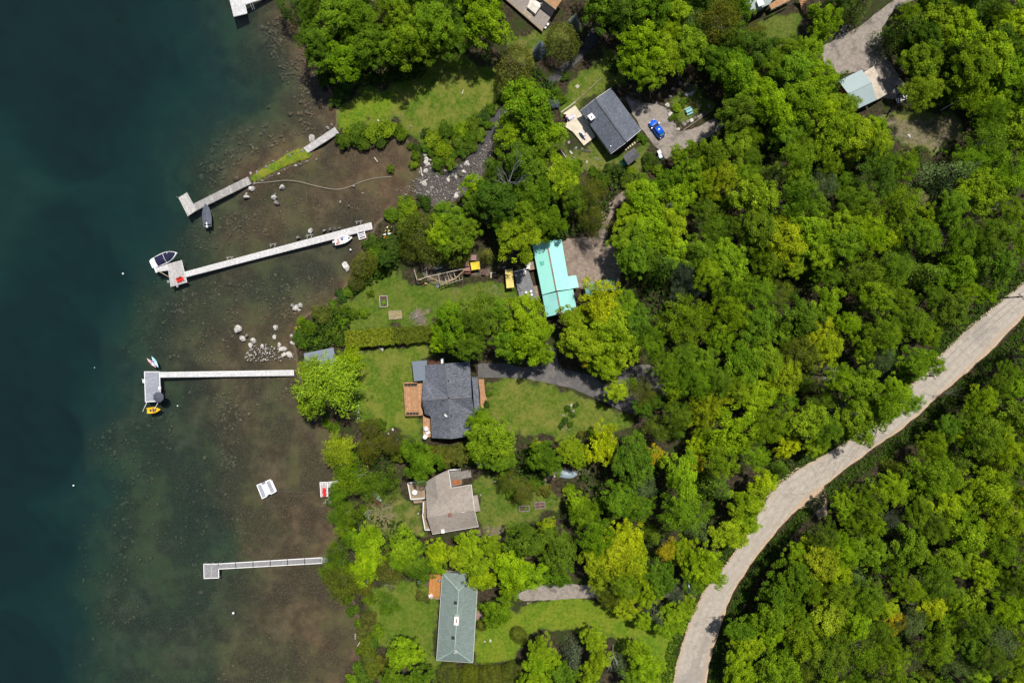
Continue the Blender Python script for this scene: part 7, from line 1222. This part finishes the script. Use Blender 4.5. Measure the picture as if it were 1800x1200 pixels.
def stone_fields():
    rs = np.random.default_rng(9); items = []
    for poly, n, a, b in STONE_FIELDS:
        Pn = poly_np(poly); lo, hi = Pn.min(0), Pn.max(0); C = rs.uniform(lo, hi, size=(n*9,2)); C = C[inside(C, Pn)]; den = vnoise(C, 38, 21)*.65+vnoise(C, 13, 22)*.5; C = C[den > rs.uniform(.25,.95,len(C))][:int(n*1.7)]
        XY = np.array([P(x, y, -.8) for x, y in C]); z = terrain(XY)
        for (x, y), zz in zip(XY, z):
            if zz < -.04: s = a+(b-a)*rs.random()**4.0; items.append((x, y, min(zz+s*.15, -s*.75-.03), s))
    for px, py, s in BIG_STONES: x, y = P(px, py, -1); z = gz(x, y); items.append((x, y, min(z+.2*s, -.62*s), s))
    o = stones_mesh('submerged_stones', items, MAT['bed_rock'], 2); tag(o, 'brown stones scattered over the shallow lake bed', None, None, 'stuff')
    items = []
    for poly, n, a, b in (([(722,318),(740,302),(748,286),(768,306),(790,312),(812,296),(838,272),(858,248),(872,214),(884,214),(862,282),(838,330),(815,345),(790,356),(765,362),(738,354),(716,345)], 1300, .08, .34), ([(438,312),(480,281),(530,256),(536,262),(490,290),(446,318)], 90, .06, .18), ([(444,325),(500,300),(555,276),(552,282),(500,303),(450,327)], 80, .06, .2), ([(470,440),(560,412),(640,398),(640,404),(560,428),(470,450)], 60, .05, .16), ([(560,235),(588,215),(592,228),(570,240)], 30, .06, .16), ([(590,200),(600,180),(606,184),(598,210)], 20, .06, .15), ([(1466,70),(1470,50),(1490,42),(1494,50),(1480,68)], 60, .12, .32)):
        Pn = poly_np(poly); lo, hi = Pn.min(0), Pn.max(0); C = rs.uniform(lo, hi, size=(n*5,2)); C = C[inside(C, Pn)][:n]
        for px, py in C: x, y, z = PG(px, py); s = a+(b-a)*rs.random()**2.5; items.append((x, y, max(z, 0)+s*.25, s))
    o = stones_mesh('loose_stones', items, stone_material('loose_stone', (.09,.085,.08), (.50,.465,.43)), 1); tag(o, 'loose cobbles and pebbles along the shore and stream mouth', None, None, 'stuff')
    items = []
    for poly, n, a, b in (([(448,606),(470,604),(497,614),(500,628),(470,634),(432,634),(428,624)], 150, .08, .24), ([(430,620),(520,616),(520,634),(440,636)], 70, .07, .2), ([(735,296),(760,280),(770,306),(800,312),(836,276),(868,240),(860,284),(838,328),(790,350),(745,345)], 130, .07, .24), ([(690,330),(740,326),(745,356),(700,352)], 60, .05, .16)):
        Pn = poly_np(poly); lo, hi = Pn.min(0), Pn.max(0); C = rs.uniform(lo, hi, size=(n*5,2)); C = C[inside(C, Pn)][:n]
        for px, py in C: x, y, z = PG(px, py); s = a+(b-a)*rs.random()**2.2; items.append((x, y, max(z, .02)+s*.2, s))
    o = stones_mesh('pale_pebbles', items, MAT['white_rock'], 1); tag(o, 'pale pebbles heaped in the shallows and on the cobble bar', None, None, 'stuff')
def ground_cover():
    rs = np.random.default_rng(17)
    # grass tufts over the lawns
    C = []
    for pts, ri, dr in LAWNS+[([(x,y) for x,y in ISLE_PX], .9, .5)]:
        Q = wpoly(pts) if pts[0] != ISLE_PX[0] else ISLE; lo, hi = Q.min(0), Q.max(0); n = int((hi[0]-lo[0])*(hi[1]-lo[1])*3.5); X = rs.uniform(lo, hi, size=(n,2)); d = sdist(X, Q); X = X[(d > .15) & (vnoise(X, 2.2, 31) > rs.uniform(.2,.8,n))]; C.append(X)
    C = np.concatenate(C); z = terrain(C); k = z > .1; C, z = C[k], z[k]; n = len(C)
    V = cards(np.column_stack([C, z+.06]), np.column_stack([rs.normal(0,.6,n), rs.normal(0,.6,n), np.full(n,.6)]), rs.uniform(.14,.34,n), .5, rs, .5)
    o = link(bpy.data.objects.new('lawn_grass', np_mesh('lawn_grass', V, 4, MAT['leaf']))); o.color = (.075,.105,.014,1); tag(o, 'short mown grass over the lawns and the grass spit', None, None, 'stuff')
    # ferns and saplings under the trees
    C = []
    for poly in FOREST:
        Pn = poly_np(poly); X = rs.uniform(Pn.min(0), Pn.max(0), size=(30000,2)); ok = inside(X, Pn)
        for K in KEEP_OUT+[ROAD_POLY]: ok &= ~inside(X, poly_np(K))
        X = X[ok]; X = X[vnoise(X, 30, 41) > .38]; C.append(X[:15000])
    ex = [[(860,400),(990,400),(1000,420),(930,420)],[(960,380),(1060,300),(1100,300),(1060,400),(985,415)],[(1100,480),(1220,500),(1200,600),(1110,560)],[(690,790),(830,780),(830,820),(690,810)],[(840,800),(960,780),(960,850),(850,830)],[(560,780),(690,780),(700,850),(600,860)],[(590,900),(700,910),(760,980),(640,1010)],[(1010,780),(1130,760),(1120,900),(1010,900)],[(800,330),(1000,300),(1000,400),(820,420)],[(620,480),(680,400),(720,390),(700,470),(620,520)],[(530,590),(570,550),(620,540),(610,600),(540,620)],[(600,150),(700,115),(760,100),(740,140),(640,150)],[(865,180),(930,110),(980,150),(930,180)]]
    for poly in ex: Pn = poly_np(poly); X = rs.uniform(Pn.min(0), Pn.max(0), size=(1500,2)); C.append(X[inside(X, Pn)][:700])
    C = np.concatenate(C); XY = np.array([P(x, y, 1.5) for x, y in C]); z = terrain(XY); k = z > .25; XY, z = XY[k], z[k]; n = len(XY)
    for (bx, by, br) in CLEAR: m = np.hypot(XY[:,0]-bx, XY[:,1]-by) > br; XY, z = XY[m], z[m]
    n = len(XY); hgt = rs.uniform(.1,1.0,n)**1.5*2.2
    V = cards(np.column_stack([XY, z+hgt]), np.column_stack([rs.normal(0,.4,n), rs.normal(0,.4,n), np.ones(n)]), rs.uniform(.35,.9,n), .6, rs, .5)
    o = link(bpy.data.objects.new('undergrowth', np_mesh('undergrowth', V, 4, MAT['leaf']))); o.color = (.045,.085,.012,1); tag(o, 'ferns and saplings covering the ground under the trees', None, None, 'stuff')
    # green bank between the road and the right hand wood
    X = []
    for (ax, ay), (bx, by), sd in [(a, b, 1) for a, b in zip(ROAD_R, ROAD_R[1:])]+[(a, b, -1) for a, b in zip(ROAD_L, ROAD_L[1:])]:
        L = math.hypot(bx-ax, by-ay); nx, ny = -(by-ay)/L, (bx-ax)/L
        if nx*sd < 0: nx, ny = -nx, -ny
        for _ in range(int(L*9)): t, q = rs.random(), rs.uniform(3.5,26); X.append((ax+(bx-ax)*t+nx*q, ay+(by-ay)*t+ny*q))
    XY = np.array([P(x, y, 1.5) for x, y in X]); z = terrain(XY); n = len(XY); V = cards(np.column_stack([XY, z+rs.uniform(.05,.7,n)]), np.column_stack([rs.normal(0,.5,n), rs.normal(0,.5,n), np.ones(n)]), rs.uniform(.2,.5,n), .5, rs, .5)
    o = link(bpy.data.objects.new('roadside_weeds', np_mesh('roadside_weeds', V, 4, MAT['leaf']))); o.color = (.06,.12,.012,1); tag(o, 'green weeds on the bank beside the road', None, None, 'stuff')
ROAD_POLY = ROAD_L+ROAD_R[::-1]
CLEAR = []
def dead_trees():
    for a in ((893,325,40,17,'white bare dead tree above the cedars, its limbs spread wide',.15,1),(905,383,22,8,'pale bare dead tree just above the bright maple',.3,2),(862,391,24,6,'grey leaning dead tree among the airy crowns',.5,3),(843,376,16,6,'small tangle of grey dead branches below the stream',.4,4),(1285,48,34,9,'grey bare-branched tree at the top of the wood',.1,0),(1308,62,16,9,'white bare branches right of the grey bare tree at the top',.4,1),(1326,38,12,10,'white forked branches beside the grey-green roof',.4,2),(1302,92,14,9,'white forked branch above the dark crown at the top',.5,3),(1492,676,32,7,'dark bare fallen-looking tree above the road',.6,5),(1570,912,26,9,'grey bare crown in the wood right of the road',.1,1),(1305,395,18,8,'brown bare branches between the central crowns',.6,4),(1680,420,22,8,'pale dead conifer branches near the right wood',.3,1),(1735,357,14,8,'thin white dead branch at the right of the wood',.7,5),(1720,775,26,7,'dark bare tree behind the yellow sapling right of the road',.5,4),(1084,1152,16,7,'white bare dead tree beside the bungalow lawn',.3,1),(614,975,16,7,'white bare limbs over the shore below the tan roof',.5,2),(690,1045,16,5,'white bare limbs lying over the bungalow lawn edge',.6,1),(1205,470,14,9,'pale dead spire inside the drooping conifer',.1,0),(1275,470,18,7,'dark bare limbs in the middle wood',.5,2),(640,834,14,6,'white birch limbs showing through the crown beside the red-chair dock',.4,3),(1190,545,16,7,'dark bare branches in the gap right of the turquoise roof',.4,3),(575,868,12,3,'leaning pale branch reaching over the water by the red-chair dock',.9,3),(630,892,14,4,'pale fallen trunk on the bank below the canoe',1.0,2),(1665,700,10,7,'thin bare twigs at the right wood edge',.4,1)): dead_tree(*a)
def everything():
    MAT['mossy_rock'] = stone_material('mossy_rock', (.10,.10,.07), (.22,.21,.16), (.07,.085,.025))
    buildings(); water_things(); land_things(); rocks(); stone_fields(); ground_cover(); dead_trees()
# ---------------------------------------------------------------- materials used by several things
MAT = {}
def make_materials():
    MAT['ground'] = ground_material(); MAT['leaf'] = leaf_material('leaf'); MAT['needle'] = leaf_material('needle', .12, .03, .6)
    MAT['bark'] = plain('bark', (.10,.075,.055), .9, .3, 4); MAT['birch_bark'] = plain('birch_bark', (.42,.40,.37), .8, .35, 3); MAT['deadwood'] = plain('deadwood', (.42,.40,.37), .85, .25, 2)
    MAT['road'] = road_material()
    MAT['shoulder'] = gravel_material('road_shoulder', (.36,.25,.165), (.50,.38,.27), None)
    MAT['gravel'] = gravel_material('gravel', (.20,.172,.148), (.31,.27,.23), (.115,.10,.088))
    MAT['dirt'] = gravel_material('dirt', (.165,.125,.10), (.30,.24,.195), (.12,.095,.078))
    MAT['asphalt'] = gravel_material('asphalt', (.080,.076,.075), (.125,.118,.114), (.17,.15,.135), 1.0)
    MAT['stream'] = None
    MAT['white_rock'] = stone_material('white_rock', (.52,.48,.43), (.80,.76,.70)); MAT['grey_rock'] = stone_material('grey_rock', (.20,.185,.17), (.44,.41,.38))
    MAT['bed_rock'] = stone_material('bed_rock', (.125,.082,.05), (.27,.185,.115), (.13,.105,.05))
def world_light(el=68, az_from=(.18,.34)):
    w = bpy.data.worlds.new('World'); SC.world = w; w.use_nodes = True; nt = w.node_tree; nt.nodes.clear()
    sky = nt.nodes.new('ShaderNodeTexSky'); sky.sky_type = 'NISHITA'; sky.sun_disc = False; sky.sun_elevation = rad(el)
    d = Vector((az_from[0], az_from[1], 0)).normalized(); sky.sun_rotation = math.atan2(d.x, d.y)
    bg = nt.nodes.new('ShaderNodeBackground'); bg.inputs[1].default_value = .075; out = nt.nodes.new('ShaderNodeOutputWorld'); nt.links.new(sky.outputs[0], bg.inputs[0]); nt.links.new(bg.outputs[0], out.inputs[0])
    s = bpy.data.lights.new('sun', 'SUN'); s.energy = 4.5; s.angle = rad(1.5); s.color = (1,.955,.88); o = link(bpy.data.objects.new('sun', s))
    v = Vector((d.x*math.cos(rad(el)), d.y*math.cos(rad(el)), math.sin(rad(el)))); o.rotation_euler = v.to_track_quat('Z', 'Y').to_euler(); o.location = (0,0,120)
def camera():
    c = bpy.data.cameras.new('camera'); c.lens = 24; c.sensor_width = 36; c.clip_end = 3000; c.clip_start = 1; o = link(bpy.data.objects.new('camera', c)); o.location = (0,0,CAM_H); SC.camera = o
def settings():
    SC.view_settings.view_transform = 'Standard'; SC.view_settings.look = 'None'; SC.view_settings.gamma = 1; SC.view_settings.exposure = EXPOSURE
    cy = SC.cycles; cy.max_bounces = 6; cy.diffuse_bounces = 3; cy.glossy_bounces = 2; cy.transmission_bounces = 3; cy.volume_bounces = 0; cy.transparent_max_bounces = 8
    cy.use_denoising = True; cy.caustics_reflective = False; cy.caustics_refractive = False
EXPOSURE = 0.2
import time as _t
_t0 = _t.time()
make_materials(); camera(); world_light(); settings()
build_ground(); water_objects()
make_protos()
setting()
plant_all(); nf = forest_fill(); label_plants()
everything()
from collections import Counter; print(Counter(t[3] for t in TREES)); print('trees', len(TREES), 'filled', nf, 'seconds', round(_t.time()-_t0, 1))
